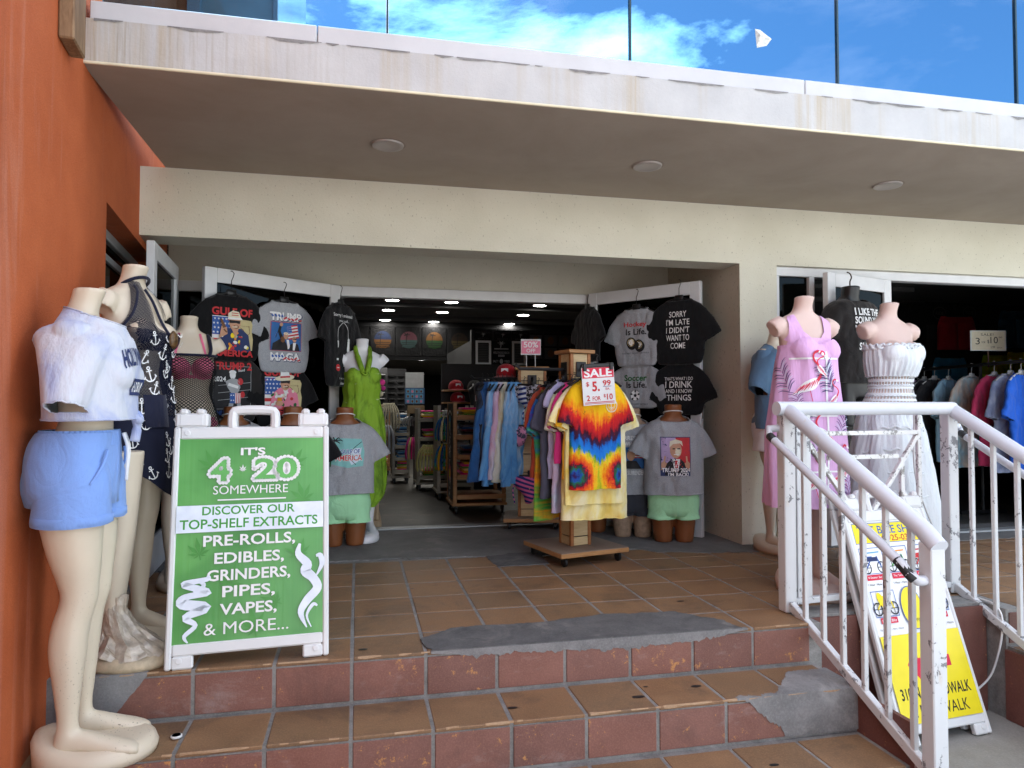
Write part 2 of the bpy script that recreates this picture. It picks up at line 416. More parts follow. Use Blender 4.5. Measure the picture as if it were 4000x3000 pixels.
def m_concrete(name, c1, c2, rough=.8, sc=2.5, light=None):
    t = NT(name); v = t.map(src='World'); n = t.noise(v, sc, 8, .7, .4)
    col = t.mix(t.ramp(n, [(.3, 0.0), (.7, 1.0)]), c1, c2)
    if light:
        q = t.noise(t.map(src='World', loc=(4, 7, 0)), 3.2, 7, .72, .6); col = t.mix(t.math('MULTIPLY', t.ramp(q, [(.55, 0.0), (.66, 1.0)]), .7), col, light)
    g = t.noise(v, 120, 3, .7); col = t.mix(t.math('MULTIPLY', t.ramp(g, [(.45, 0.0), (.7, 1.0)]), .25), col, mul(c2, 1.5))
    t.bump(t.noise(v, 45, 7, .75), .4, .006); return t.done(col, rough, .35)
def m_chip(name, c=(.80, .80, .79), th=.60, sc=9, under=(.20, .20, .21)):
    t = NT(name); v = t.map(src='World'); n = t.noise(v, 3, 4)
    col = t.mix(t.ramp(n, [(.3, 0.0), (.7, 1.0)]), mul(c, .93), c)
    f = t.noise(t.map((1, 1, .8), 'World'), sc * 3.4, 6, .72, .4); z = t.noise(t.map(src='World', loc=(2, 9, 4)), sc * .55, 3)
    k = t.ramp(t.math('ADD', f, t.math('MULTIPLY', z, .7)), [(th + .28, 0.0), (th + .295, 1.0)])
    col = t.mix(k, col, under)
    ru = t.noise(t.map((6, 6, 1.6), 'World', (1, 3, 2)), 2.0, 4); col = t.mix(t.math('MULTIPLY', t.ramp(ru, [(.66, 0.0), (.78, 1.0)]), .45), col, (.55, .36, .14))
    t.bump(t.math('MULTIPLY', k, -1.0), .5, .003); return t.done(col, .42, .45)
def m_glass(name, tint=(.9, .95, .95), refl=.08, rough=0.0):
    t = NT(name); n = t.n; tr = n.new('ShaderNodeBsdfTransparent'); tr.inputs[0].default_value = (*tint, 1)
    gl = n.new('ShaderNodeBsdfGlossy'); gl.inputs['Roughness'].default_value = rough; gl.inputs[0].default_value = (1, 1, 1, 1)
    lw = n.new('ShaderNodeLayerWeight'); lw.inputs[0].default_value = .5; fr = t.math('MULTIPLY_ADD', t.math('POWER', lw.outputs['Facing'], 5.0), .5, refl + .015)
    mx = n.new('ShaderNodeMixShader'); t.link(fr, mx.inputs[0]); t.link(tr.outputs[0], mx.inputs[1]); t.link(gl.outputs[0], mx.inputs[2])
    t.link(mx.outputs[0], t.out.inputs[0]); n.remove(t.b); return t.m
def m_wood(name, c1, c2, ax=(3, 30, 30), rough=.5, randv=.15):
    t = NT(name); n = t.noise(t.map(ax), 1.6, 5, .6, 1.2); col = t.mix(t.ramp(n, [(.3, 0.0), (.7, 1.0)]), c1, c2)
    f = t.noise(t.map(tuple(a * 4 for a in ax)), 1.0, 2); col = t.mix(t.math('MULTIPLY', t.ramp(f, [(.5, 0.0), (.8, 1.0)]), .4), col, mul(c1, .6))
    col = t.mix(1.0, col, t.ramp(t.rand(), [(0, 1 - randv), (1, 1.0)]), 'MULTIPLY')
    t.bump(n, .12, .003); return t.done(col, rough, .4)

M_orange = m_orange(); M_cream = m_cream(); M_fascia = m_fascia(); M_soffit = m_soffit()
M_curb = plain('white_curb_paint', (.54, .55, .565), .55, .05, 6, .12, 50, src='World')
M_tile = m_tile('terracotta_tile', (.185, .106, .054), (.27, .158, .080), dirt=(.07, .05, .038), dq=.85)
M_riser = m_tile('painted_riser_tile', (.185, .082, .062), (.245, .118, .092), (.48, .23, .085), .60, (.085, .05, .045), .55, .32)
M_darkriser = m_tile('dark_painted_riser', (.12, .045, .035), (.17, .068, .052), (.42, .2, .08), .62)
M_grout = m_concrete('grout', (.13, .127, .12), (.29, .285, .27), sc=9)
M_patch = m_concrete('mortar_patch', (.065, .067, .068), (.145, .143, .14), .75, 6, (.24, .225, .205))
M_patchlight = m_concrete('light_mortar', (.13, .13, .13), (.27, .265, .26), .8, 4, (.36, .35, .335))
M_edge = m_concrete('worn_edge', (.30, .17, .085), (.46, .32, .20), .8, 12)
M_thresh = m_concrete('threshold_concrete', (.11, .108, .104), (.20, .196, .19), .72, 2.6, (.26, .24, .225))
M_ground = m_concrete('ground_concrete', (.20, .19, .17), (.31, .295, .265), .85, 2.0)
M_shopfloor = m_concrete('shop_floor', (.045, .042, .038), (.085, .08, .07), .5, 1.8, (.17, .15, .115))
M_alu = plain('white_aluminium', (.66, .67, .68), .38, .05, 8, .05, 40, src='World')
M_alugrey = plain('grey_aluminium', (.36, .38, .39), .35, .08, 10, spec=.5, metal=.3)
M_steel = plain('steel', (.5, .5, .5), .25, .05, 10, metal=.9)
M_black = plain('black_plastic', (.012, .012, .013), .4, .1, 20)
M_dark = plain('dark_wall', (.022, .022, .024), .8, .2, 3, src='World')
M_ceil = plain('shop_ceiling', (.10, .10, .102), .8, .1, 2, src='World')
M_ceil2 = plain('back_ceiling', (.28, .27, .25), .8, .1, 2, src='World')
M_glassdoor = m_glass('door_glass', (.07, .085, .08), .0)
M_glassrail = m_glass('balustrade_glass', (.33, .51, .64), .0)  # panels stand for clear glass; the blue tint deepens the sky behind
M_glasswin = m_glass('window_glass', (.2, .24, .24), .25)
M_gasket = plain('glass_joint', (.02, .05, .07), .3)
M_lamp = emit('lit_lamp', (1, .96, .88), 32.0)
M_lampoff = plain('unlit_lamp_lens', (.36, .33, .31), .4, .05)
M_timber = m_wood('weathered_timber', (.16, .085, .04), (.34, .21, .11), (25, 25, 3), .7)

# ================================================================ ground, landing, steps
GZ = -0.54
g = MB(); g.add([(-600, -600, GZ), (600, -600, GZ), (600, 600, GZ), (-600, 600, GZ)], [(0, 1, 2, 3)])
struct(g.build('ground', M_ground))
g = MB(); g.add([(-600, -600, GZ + .004), (600, -600, GZ + .004), (600, 1.75, GZ + .004), (-600, 1.75, GZ + .004)], [(0, 1, 2, 3)])
struct(g.build('bounce_pavement', m_concrete('pale_bounce_paving', (.33, .33, .315), (.43, .43, .41), .85, 1.2)))  # unseen pale sheet added to bounce sunlight up at the shop front
P = .2935; X0 = -.014; JY = [2.888] + [3.150 + P * i for i in range(6)]
JY[-1] = 4.6175
landing = MB()
landing.bx(-1.6, 2.10, 2.899, 6.0, GZ + .001, -.0035); landing.bx(2.10, 3.13, 3.02, 5.0, GZ + .001, -.0035); landing.bx(3.13, 7.5, 2.899, 5.0, GZ + .001, -.0035)
LAND = struct(landing.build('landing', M_grout))
tile_cache = {}
def tile(parent, x0, x1, y0, y1, zt, mat, th=.014, name='tile', gap=.013, vertical=False, bev=.003):
    w, d = round(x1 - x0 - gap, 3), round(y1 - y0 - gap, 3)
    if w < .02 or d < .02: return
    k = (w, d, th, vertical, mat.name)
    if k not in tile_cache:
        b = MB(); b.box((0, 0, 0), (w, th, d) if vertical else (w, d, th), 0, bev); tile_cache[k] = b.mesh(name, mat)
    o = mobj(name, tile_cache[k], parent); h = noise.random() * .002
    if vertical: o.location = ((x0 + x1) / 2, zt - th / 2 + h, (y0 + y1) / 2)
    else: o.location = ((x0 + x1) / 2, (y0 + y1) / 2, zt - th / 2 + .0 - h); o.rotation_euler = (rnd.uniform(-.004, .004), rnd.uniform(-.004, .004), 0)
    return o
def wallx(y): return -1.136 - (y - 3.24) * .1147
for r in range(len(JY) - 1):
    y0, y1 = JY[r], JY[r + 1]
    for k in range(-5, 17):
        x0 = X0 + k * P; x1 = x0 + P
        if x1 > 2.05 and x0 < 3.12 and r == 0: continue
        if x1 < wallx(y0) + .05: continue
        if r == 5 and k in (3,): continue                        # replaced by mortar
        tile(LAND, x0, x1, y0, y1, 0.0, M_tile)
# threshold slab and patches, thin sheets with ragged outlines
def sheet(name, poly, z0, z1, mat, parent, amp=.012, step=.05, seed=0, straight=False):
    pts = []; n = len(poly)
    for i in range(n):
        a, b = V(poly[i]), V(poly[(i + 1) % n]); L = (b - a).length; m = max(1, int(L / step)); nn = V((-(b - a).y, (b - a).x)).normalized()
        for k in range(m):
            p = a.lerp(b, k / m); q = fbm(p.x * 9 + seed, p.y * 9, seed) * amp + fbm(p.x * 45, p.y * 45, seed) * amp * .55; q = q * (.08 if straight and i == 0 else 1); p = p + nn * q; pts.append((p.x, p.y))
    b = MB(); b.prism(pts, 0, 1)
    b.v = [(x, z, z0 if y > .5 else z1) for x, y, z in b.v]
    o = b.build(name, mat, parent)
    return o
sheet('concrete_apron', [(-1.45, 4.60), (-.6, 4.66), (.2, 4.68), (.55, 4.64), (1.9, 4.63), (2.0, 4.5), (2.3, 4.42), (2.75, 4.36), (3.6, 4.40), (7.4, 4.42), (7.4, 4.995), (3.0, 4.995), (2.72, 5.0), (2.72, 5.995), (-1.58, 5.995), (-1.58, 5.0)], -.012, .004, M_thresh, LAND, .024, .02)
sheet('mortar_patch', [(.30, 2.894), (1.70, 2.894), (1.66, 3.02), (1.50, 3.19), (1.15, 3.22), (.8, 3.16), (.42, 3.17), (.27, 3.05)], -.006, .0045, M_patch, LAND, .016, .012, 3, True)
sheet('mortar_patch', [(.855, 4.31), (1.19, 4.32), (1.2, 4.66), (.84, 4.66)], -.006, .0035, M_patch, LAND, .014, .012, 5)
sheet('mortar_patch', [(.95, 4.62), (1.0, 4.55), (1.5, 4.56), (1.55, 4.66), (1.0, 4.68)], -.006, .0041, M_patch, LAND, .014, .012, 8)
# stairs: (x0, x1) runs, treads at -.18 and -.36, risers between
def stairs(name, xa, xb, seed, y1=2.60, y2=2.31, kmat=None):
    s = MB(); xs = xa
    s.bx(xa, xb, y1 + .011, 2.8985, GZ + .0015, -.184); s.bx(xa, xb, y2 + .011, y1 + .0105, GZ + .0015, -.364); s.bx(xa, xb, 2.03, y2 + .0105, GZ + .0015, -.53)
    root = struct(s.build(name, M_grout))
    k0 = int(math.floor((xa - X0) / P)); k1 = int(math.ceil((xb - X0) / P))
    rm = kmat or M_riser
    for k in range(k0, k1):
        x0 = max(xa, X0 + k * P); x1 = min(xb, X0 + (k + 1) * P)
        tile(root, x0, x1, y1, 2.885, -.18, M_tile, name='tread_tile'); tile(root, x0, x1, y2, y1 - .012, -.36, M_tile, name='tread_tile')
        tile(root, x0, x1, -.178, -.0145, 2.913, rm, .02, 'riser_tile', .014, True, .002)
        tile(root, x0, x1, -.358, -.1945, 2.625, rm, .02, 'riser_tile', .014, True, .002)
        tile(root, x0, x1, -.537, -.3745, 2.335, rm, .02, 'riser_tile', .014, True, .002)
    # worn, chipped nosing edges as ragged ribbons of exposed clay
    for (yy, zz) in ((2.893, -.0005), (2.605, -.1805), (2.315, -.3605)):
        b = MB(); x = xa + .02
        while x < xb - .05:
            if abs(((x - X0) / P) % 1.0 - .5) < .46 and not (yy > 2.8 and .28 < x < 1.72):
                L = rnd.uniform(.02, .05)
                h0 = max(.002, .003 + .011 * fbm(x * 14, seed, zz * 9)); h1 = max(.002, .003 + .011 * fbm((x + L) * 14, seed, zz * 9))
                d0 = max(.002, .005 + .010 * fbm(x * 11, seed + 4, zz)); d1 = max(.002, .005 + .010 * fbm((x + L) * 11, seed + 4, zz))
                if h0 > .003: b.add([(x, yy - .0015, zz - h0), (x + L, yy - .0015, zz - h1), (x + L, yy - .0012, zz - .001), (x, yy - .0012, zz - .001), (x + L, yy + d1, zz + .0016), (x, yy + d0, zz + .0016)], [(0, 1, 2, 3), (3, 2, 4, 5)])
                x += L
            else: x += .012
        if b.f: b.build('worn_edge', M_edge, root)
    return root
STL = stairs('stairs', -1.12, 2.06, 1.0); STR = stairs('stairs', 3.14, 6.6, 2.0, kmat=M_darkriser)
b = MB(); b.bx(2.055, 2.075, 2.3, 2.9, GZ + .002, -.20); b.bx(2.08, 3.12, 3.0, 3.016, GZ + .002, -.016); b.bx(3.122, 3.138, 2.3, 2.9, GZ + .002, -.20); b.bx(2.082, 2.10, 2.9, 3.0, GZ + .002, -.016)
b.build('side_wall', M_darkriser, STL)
# smeared grey mortar over the right end of the second step and under the nosing
def wrapstrip(name, prof, parent, mat, n=40, seed=0):
    """prof(t) -> (x, y0, y1, ztop, zbot) outline over a tread and riser"""
    b = MB()
    vs = []
    for i in range(n + 1):
        x, ya, yf, zt, zb = prof(i / n); vs += [(x, ya, zt + .0022), (x, yf - .0215, zt + .0022), (x, yf - .0225, zb)]
    b.add(vs, [f for i in range(n) for f in ((3 * i, 3 * i + 1, 3 * i + 4, 3 * i + 3), (3 * i + 1, 3 * i + 2, 3 * i + 5, 3 * i + 4))]); return b.build(name, mat, parent)
wrapstrip('mortar_smear', lambda t: (1.50 + .565 * t, 2.60 + (.02 + .20 * min(1, max(0, (t - .32) * 3)) + .02 * fbm(t * 9, 1, 0) + .012 * fbm(t * 50, 9, 0)), 2.6255, -.18, -.186 - max(0.0, min(.165, (.17 * (t - .05) * 2.6 + .02 * fbm(t * 14, 4, 0) + .012 * fbm(t * 60, 2, 0))))), STL, M_patchlight, 120)
wrapstrip('mortar_smear', lambda t: (.30 + 1.42 * t, 2.91, 2.9135, -.0015, -.006 - max(.003, (.022 + .012 * fbm(t * 26, 7, 1) + .012 * fbm(t * 80, 3, 1) + .02 * math.exp(-((t - .6) / .22) ** 2)) * min(1, 8 * t, 8 * (1 - t)))), STL, M_patchlight, 160)
wrapstrip('mortar_smear', lambda t: (-1.10 + .34 * t, 2.92, 2.9135, -.0015, -.01 - (.16 if t < .62 else .16 * (1 - t) / .38 + .01 * fbm(t * 20, 3, 3))), STL, M_patchlight)
b = MB()                                          # dark spots of chewing gum trodden flat
for i, (x, y, z, r) in enumerate([(1.12, 2.71, -.18, .022), (1.40, 2.76, -.18, .018), (.60, 2.72, -.18, .016), (1.62, 3.36, 0, .017), (.03, 2.98, 0, .015), (1.19, 2.80, -.18, .009), (1.55, 2.43, -.36, .016), (.85, 4.0, 0, .01), (.3, 3.9, 0, .008)]):
    n = 12; b.add([(x + r * cos(2 * pi * k / n) * (1.3 + .4 * noise.noise(V((k, i, 0)))), y + r * .6 * sin(2 * pi * k / n), z + .0012) for k in range(n)], [tuple(range(n))])
gum = tag(b.build('gum_spot', M_black), 'black flattened gum spots scattered over the tiled steps', 'gum'); gum['kind'] = 'stuff'

# ================================================================ orange side wall with its door opening
WM = Matrix.Rotation(atan2(1.36, -.156), 4, 'Z'); WM.translation = (-1.136, 3.24, 0)      # local x runs along the wall into the shop, local y to its back
W = MB()
S0, S1, ZT = .483, 2.03, 1.985
W.bx(-5, S0, 0, .3, GZ, 5.0, 0, 0, WM); W.bx(S1, 2.9, 0, .3, GZ, 5.0, 0, 0, WM); W.bx(S0, S1, .0, .3, ZT, 5.0, 0, 0, WM)
ow = thing('orange_wall', 'tall orange stucco side wall with pale drip marks at the left edge', 'wall')
W.build('stucco', M_orange, ow)
b = MB(); b.bx(S0, S0 + .05, .11, .18, 0, ZT, 0, .004, WM); b.bx(S0 + .05, S1, .11, .18, ZT - .06, ZT - .002, 0, .004, WM); b.bx(S1 - .05, S1, .11, .18, 0, ZT - .06, 0, .004, WM)
b.bx(S0 + .05, S1 - .05, .12, .17, ZT - .17, ZT - .13, 0, .003, WM); b.bx(S0 + .36, S0 + .41, .12, .17, 0, ZT - .17, 0, .003, WM)
b.build('door_frame', M_alugrey, ow)
b = MB(); b.bx(S0 + .05, S1 - .05, .14, .146, 0, ZT - .06, 0, 0, WM); b.build('glass', M_glassdoor, ow)
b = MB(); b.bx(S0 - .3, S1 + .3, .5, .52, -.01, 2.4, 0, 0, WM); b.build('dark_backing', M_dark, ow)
b = MB(); b.bx(2.86 - 3.24 + .0, 2.86 - 3.24 + .17, -.055, -.001, 2.365, 3.3, 0, .006, Matrix.Translation((0, 0, 0)) @ WM)
tag(b.build('timber_post', M_timber), 'weathered timber bracket fixed high on the orange wall', 'timber')
def leaf(name, label, hinge, free, h, flip=False, closer=True, bar=True, thk=.045, wood=False):
    """a glazed door leaf from hinge to free edge (xy points); the seen side is local -y"""
    hx = V((hinge[0], hinge[1], 0)); fx = V((free[0], free[1], 0)); L = (fx - hx).length
    o = thing(name, label, 'door', (hinge[0], hinge[1], 0), atan2((fx - hx).y, (fx - hx).x))
    s = 1 if flip else -1                        # side that carries closer and bar
    f = MB(); st = .085
    f.bx(0, st, -thk / 2, thk / 2, .006, h, 0, .003); f.bx(L - st, L, -thk / 2, thk / 2, .006, h, 0, .003)
    f.bx(st, L - st, -thk / 2, thk / 2, h - .10, h, 0, .003); f.bx(st, L - st, -thk / 2, thk / 2, .006, .22, 0, .003)
    fr_ = f.build('door_frame', M_alu, o)
    g_ = MB(); g_.bx(st - .005, L - st + .005, -.006, .006, .215, h - .095); pn_ = g_.build('pane', M_glassdoor, o)
    k = MB()
    k.bx(st, L - st, s * .007 - .002, s * .007 + .002, .22, .232); k.bx(st, L - st, s * .007 - .002, s * .007 + .002, h - .112, h - .10); k.bx(st, st + .012, s * .007 - .002, s * .007 + .002, .232, h - .112); k.bx(L - st - .012, L - st, s * .007 - .002, s * .007 + .002, .232, h - .112)
    k.build('gasket', M_black, pn_)
    e = MB(); e.bx(L - .055, L - .03, s * (thk / 2) - .004, s * (thk / 2) + .004, h - .085, h - .03, 0, .003); e.build('flush_bolt', M_alu, fr_)
    e = MB(); e.bx(L - .003, L + .003, -.012, .012, .9, 1.03, 0, .002); e.build('lock_plate', M_steel, fr_)
    e = MB(); e.bx(L - .06, L - .03, s * (thk / 2) - .004, s * (thk / 2) + .004, .26, .36, 0, .003); e.build('lower_lock', M_steel, fr_)
    if closer:
        c = MB(); c.bx(.05, .36, s * (thk / 2 + .001), s * (thk / 2 + .055), h - .175, h - .105, 0, .008); co = c.build('door_closer', M_alugrey, o)
        c = MB(); c.tube([(.22, s * .06, h - .10), (.22, s * .06, h - .085), (-.02, s * .16, h - .085), (-.10, s * .05, h - .075)], .007, 6); c.build('closer_arm', M_steel, co)
    if bar:
        c = MB(); y = s * (thk / 2 + .07)
        c.tube([(.02, y, .99), (L * .98, y, .99)], .013, 10); c.tube([(.05, y, .99), (.05, s * thk / 2, .99)], .008, 8); c.tube([(L - .05, y, .99), (L - .05, s * thk / 2, .99)], .008, 8)
        c.build('pull_rail', M_steel, o, True)
    return o
leaf('glass_door', 'white framed glass door standing open against the orange wall', (-1.245, 5.27), (-1.185, 4.44), 1.965, closer=False, bar=False)

# ================================================================ the shop building
SH = thing('shop_building', 'cream stucco shop front under a flat stained white canopy', 'building')
f = MB(); f.bx(-1.45, 8.5, 4.60, 4.85, 2.03, 2.449); f.bx(2.70, 3.0, 4.60, 5.95, 0, 2.03); f.bx(2.7015, 3.0, 4.85, 5.95, 2.03, 2.4485); f.bx(-1.6, 2.70, 5.80, 5.95, 1.955, 2.449); f.bx(5.6, 8.5, 4.6, 4.85, 0, 2.03)
f.build('stucco_front', M_cream, SH)
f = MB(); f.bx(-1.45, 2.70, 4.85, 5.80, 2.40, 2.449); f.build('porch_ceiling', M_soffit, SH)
f = MB(); N = 120                                  # the canopy: front face slightly uneven, with a chipped upper edge
xa, xb = -1.15, 8.5
top = []
for i in range(N + 1):
    x = xa + (xb - xa) * i / N; ch = max(0, fbm(x * 3.3, 2, 0) - .45) * .05
    top.append((x, 3.245 + .0025 * fbm(x * 2, 0, 0), 2.64 - ch))
vs = []
for i, (x, y, z) in enumerate(top): vs += [(x, y, 2.452), (x, y, z), (x, 3.30, z)]
f.add(vs, [q for i in range(N) for q in ((3 * i, 3 * i + 3, 3 * i + 4, 3 * i + 1), (3 * i + 1, 3 * i + 4, 3 * i + 5, 3 * i + 2))], 0)
f.bx(xa, xb, 3.27, 4.6, 2.47, 2.60, 0); f.bx(xa, xb, 4.6, 19, 2.449, 2.60, 0)
f.build('canopy_fascia', M_fascia, SH)
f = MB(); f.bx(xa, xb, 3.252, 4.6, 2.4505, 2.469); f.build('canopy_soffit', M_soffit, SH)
f = MB(); f.bx(xa, xb, 3.253, 3.335, 2.4465, 2.4503, 0, .0015); f.build('soffit_edge_band', M_soffit, SH)
f = MB(); f.bx(xa, xb, 3.238, 3.2515, 2.444, 2.4555, 0, .003); f.build('drip_edge', plain('drip_edge_paint', (.72, .66, .48), .6, .1, 8, src='World'), SH)
for x0, x1 in ((-1.12, -.19), (-.186, 2.3), (2.304, 8.5)):
    f = MB(); f.bx(x0, x1, 3.252, 3.45, 2.615, 2.722, 0, .004); f.build('curb_panel', M_curb, SH)
f = MB(); x = xa + .05                              # chipped plaster along the top of the fascia
while x < 6.0:
    L = rnd.uniform(.015, .035); h0 = max(0, .004 + .016 * fbm(x * 5, 3, 1) + .008 * fbm(x * 22, 5, 2)); h1 = max(0, .004 + .016 * fbm((x + L) * 5, 3, 1) + .008 * fbm((x + L) * 22, 5, 2))
    if h0 + h1 > .004: f.add([(x, 3.2412, 2.6385 - h0), (x + L, 3.2412, 2.6385 - h1), (x + L, 3.2415, 2.6405), (x, 3.2415, 2.6405)], [(0, 1, 2, 3)])
    x += L
f.build('chipped_edge', M_patchlight, SH)['kind'] = 'stuff'
# upper glass balustrade
gr = thing('glass_balustrade', 'row of tall glass panels, tinted blue to dim the sky, standing on the canopy', 'balustrade')
js = [-1.09, .126, 1.335, 2.53, 3.71, 4.9, 6.1]
for i in range(len(js) - 1):
    b = MB(); b.bx(js[i] + .006, js[i + 1] - .006, 3.29, 3.302, 2.70, 3.75); b.build('glass_panel', M_glassrail, gr)
for x in js[1:-1]:
    b = MB(); b.bx(x - .005, x + .005, 3.286, 3.306, 2.722, 3.75); b.build('glass_joint', M_gasket, gr)
# set-back upper floor seen through the glass at the left
ub = thing('upper_storey', 'set back upper storey with a glazed corner behind the balustrade', 'building')
f = MB(); f.bx(-4.5, -1.35, 6.2, 9.5, 2.6, 7.0); f.build('wall', M_orange, ub)
f = MB(); f.bx(-1.35, -.70, 6.25, 6.27, 2.6, 7.0); f.bx(-.70, -.695, 6.25, 9.5, 2.6, 7.0); f.build('window_glass', plain('reflecting_window', (.30, .34, .33), .06, .35, 1.2, spec=.9), ub)
f = MB(); f.bx(-1.40, -1.30, 6.18, 6.28, 2.6, 7.0); f.bx(-.725, -.69, 6.23, 6.29, 2.6, 7.0); f.build('window_frame', M_alugrey, ub)
f = MB(); f.bx(-1.33, -.73, 6.45, 9.4, 2.61, 6.9); f.build('room', M_dark, ub)
# paper scrap on the glass
b = MB(); x, y, z = 2.075, 3.283, 2.93
b.add([(x - .045, y, z + .05), (x - .02, y - .006, z + .045), (x + .045, y - .012, z + .0), (x + .02, y - .004, z - .035), (x - .035, y, z - .05), (x - .025, y - .02, z + .01)], [(0, 4, 5), (0, 5, 1), (1, 5, 2), (5, 3, 2), (4, 3, 5)])
tag(b.build('paper_scrap', plain('crumpled_paper', (.62, .66, .62), .8, .25, 60)), 'crumpled scrap of printed paper stuck on the glass', 'paper')
# soffit lights (unlit)
for i, (x, y, lab) in enumerate([(.157, 3.93, 'unlit round ceiling light nearest the orange wall'), (1.704, 3.94, 'unlit round ceiling light above the tie dye stand'), (3.40, 3.95, 'unlit round ceiling light nearest the right edge')]):
    o = thing('ceiling_light', lab, 'light', (x, y, 2.4505), 0, 'round lights under the canopy')
    b = MB(); b.lathe([(.062, 0), (.088, 0), (.086, -.010), (.068, -.014), (.062, -.012)], 28); b.build('trim_ring', M_lampoff, o, True, auto=40)
    b = MB(); b.lathe([(.063, -.009), (.03, -.011), (.0, -.0115)], 28); b.build('lens', M_lampoff, o, True)
    b = MB(); b.lathe([(.10, -.0006), (.088, -.0009)], 28); b.build('stain', plain('smudge', (.28, .24, .2), .9), o)
# storefront frame of the main opening
f = MB()
f.bx(-1.42, 2.70, 5.74, 5.82, 1.872, 1.953, 0, .004); f.bx(-.25, -.165, 5.742, 5.818, 0, 1.872, 0, .004); f.bx(1.94, 2.03, 5.742, 5.818, 0, 1.872, 0, .004); f.bx(2.62, 2.70, 5.742, 5.818, 0, 1.872, 0, .004); f.bx(-1.42, -1.34, 5.742, 5.818, 0, 1.872, 0, .004)
f.bx(-1.34, -.25, 5.742, 5.818, .004, .10, 0, .004); f.bx(2.03, 2.62, 5.742, 5.818, .004, .10, 0, .004); f.bx(-.165, 1.94, 5.73, 5.83, .004, .016, 1, .002)
f.build('storefront_frame', [M_alu, M_alugrey], SH)
f = MB(); f.bx(-1.34, -.25, 5.776, 5.784, .10, 1.872); f.build('sidelight_glass', M_glassdoor, SH)
f = MB(); f.bx(2.03, 2.62, 5.776, 5.784, .10, 1.872); f.build('sidelight_glass', M_glassdoor, SH)
# frame of the right-hand opening
f = MB(); f.bx(3.0, 5.6, 4.64, 4.72, 1.962, 2.03, 0, .004); f.bx(3.0, 3.05, 4.642, 4.718, 0, 1.962, 0, .004); f.bx(3.30, 3.345, 4.642, 4.718, 0, 1.962, 0, .004); f.bx(5.5, 5.6, 4.642, 4.718, 0, 1.962, 0, .004); f.bx(3.05, 3.30, 4.642, 4.718, .004, .12, 0, .004); f.bx(3.345, 5.5, 4.64, 4.74, .004, .018, 1, .002)
f.build('storefront_frame', [M_alu, M_alugrey], SH)
f = MB(); f.bx(3.05, 3.30, 4.676, 4.684, .12, 1.962); f.build('sidelight_glass', M_glassdoor, SH)
# interior shell
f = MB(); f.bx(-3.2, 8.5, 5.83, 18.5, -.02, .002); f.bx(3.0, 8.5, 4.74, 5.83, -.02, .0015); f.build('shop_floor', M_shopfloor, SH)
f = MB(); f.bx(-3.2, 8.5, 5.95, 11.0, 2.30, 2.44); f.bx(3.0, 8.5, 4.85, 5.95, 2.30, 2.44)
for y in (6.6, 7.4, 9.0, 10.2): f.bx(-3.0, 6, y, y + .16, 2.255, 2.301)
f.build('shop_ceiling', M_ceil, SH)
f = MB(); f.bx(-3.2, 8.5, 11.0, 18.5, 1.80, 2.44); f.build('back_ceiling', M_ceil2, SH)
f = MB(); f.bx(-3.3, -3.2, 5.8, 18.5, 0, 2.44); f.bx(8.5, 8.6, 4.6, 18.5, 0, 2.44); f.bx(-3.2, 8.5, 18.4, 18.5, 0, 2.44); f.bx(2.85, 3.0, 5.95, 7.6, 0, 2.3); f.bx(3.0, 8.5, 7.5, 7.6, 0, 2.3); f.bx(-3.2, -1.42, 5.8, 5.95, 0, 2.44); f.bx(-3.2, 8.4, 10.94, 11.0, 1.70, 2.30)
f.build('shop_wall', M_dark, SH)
leaf('glass_door', 'open left leaf of the main door hung with four printed t-shirts', (-.15, 5.70), (-1.025, 5.09), 1.945)
leaf('glass_door', 'open right leaf of the main door hung with four slogan t-shirts', (1.93, 5.70), (2.555, 4.905), 1.95, flip=True)
leaf('glass_door', 'open leaf of the right-hand door behind the pink dress mannequin', (3.97, 4.62), (3.27, 4.42), 1.955, closer=True)
for i, (x, y, z) in enumerate([(.41, 8.72, 2.3), (1.145, 8.74, 2.3), (2.295, 8.78, 2.3), (.405, 9.65, 2.3), (1.14, 9.7, 2.3), (2.315, 9.78, 2.3), (.405, 10.78, 2.3), (1.145, 10.85, 2.3), (2.345, 10.88, 2.3),
                               (.42, 11.15, 1.8), (1.09, 11.15, 1.8), (.405, 12.35, 1.8), (1.09, 12.33, 1.8), (3.18, 11.2, 1.8), (3.28, 12.1, 1.8), (2.63, 16.2, 1.8)]):
    o = thing('downlight', 'lit round downlight, %s of the %s row in the shop ceiling' % ((['left', 'middle', 'right'][i % 3], ['front', 'second', 'third'][i // 3]) if i < 9 else [('left', 'front lower'), ('second', 'front lower'), ('left', 'second lower'), ('second', 'second lower'), ('right', 'front lower'), ('right', 'second lower'), ('only one', 'farthest')][i - 9]), 'light', (x, y, z - .001), 0, 'lit downlights inside the shop')
    b = MB(); b.lathe([(.10, 0), (.10, -.008), (.085, -.012), (.083, -.004)], 20); b.build('trim_ring', M_alu, o, True)
    b = MB(); b.lathe([(.084, -.006), (.0, -.0065)], 20); b.build('lens', M_lamp, o)
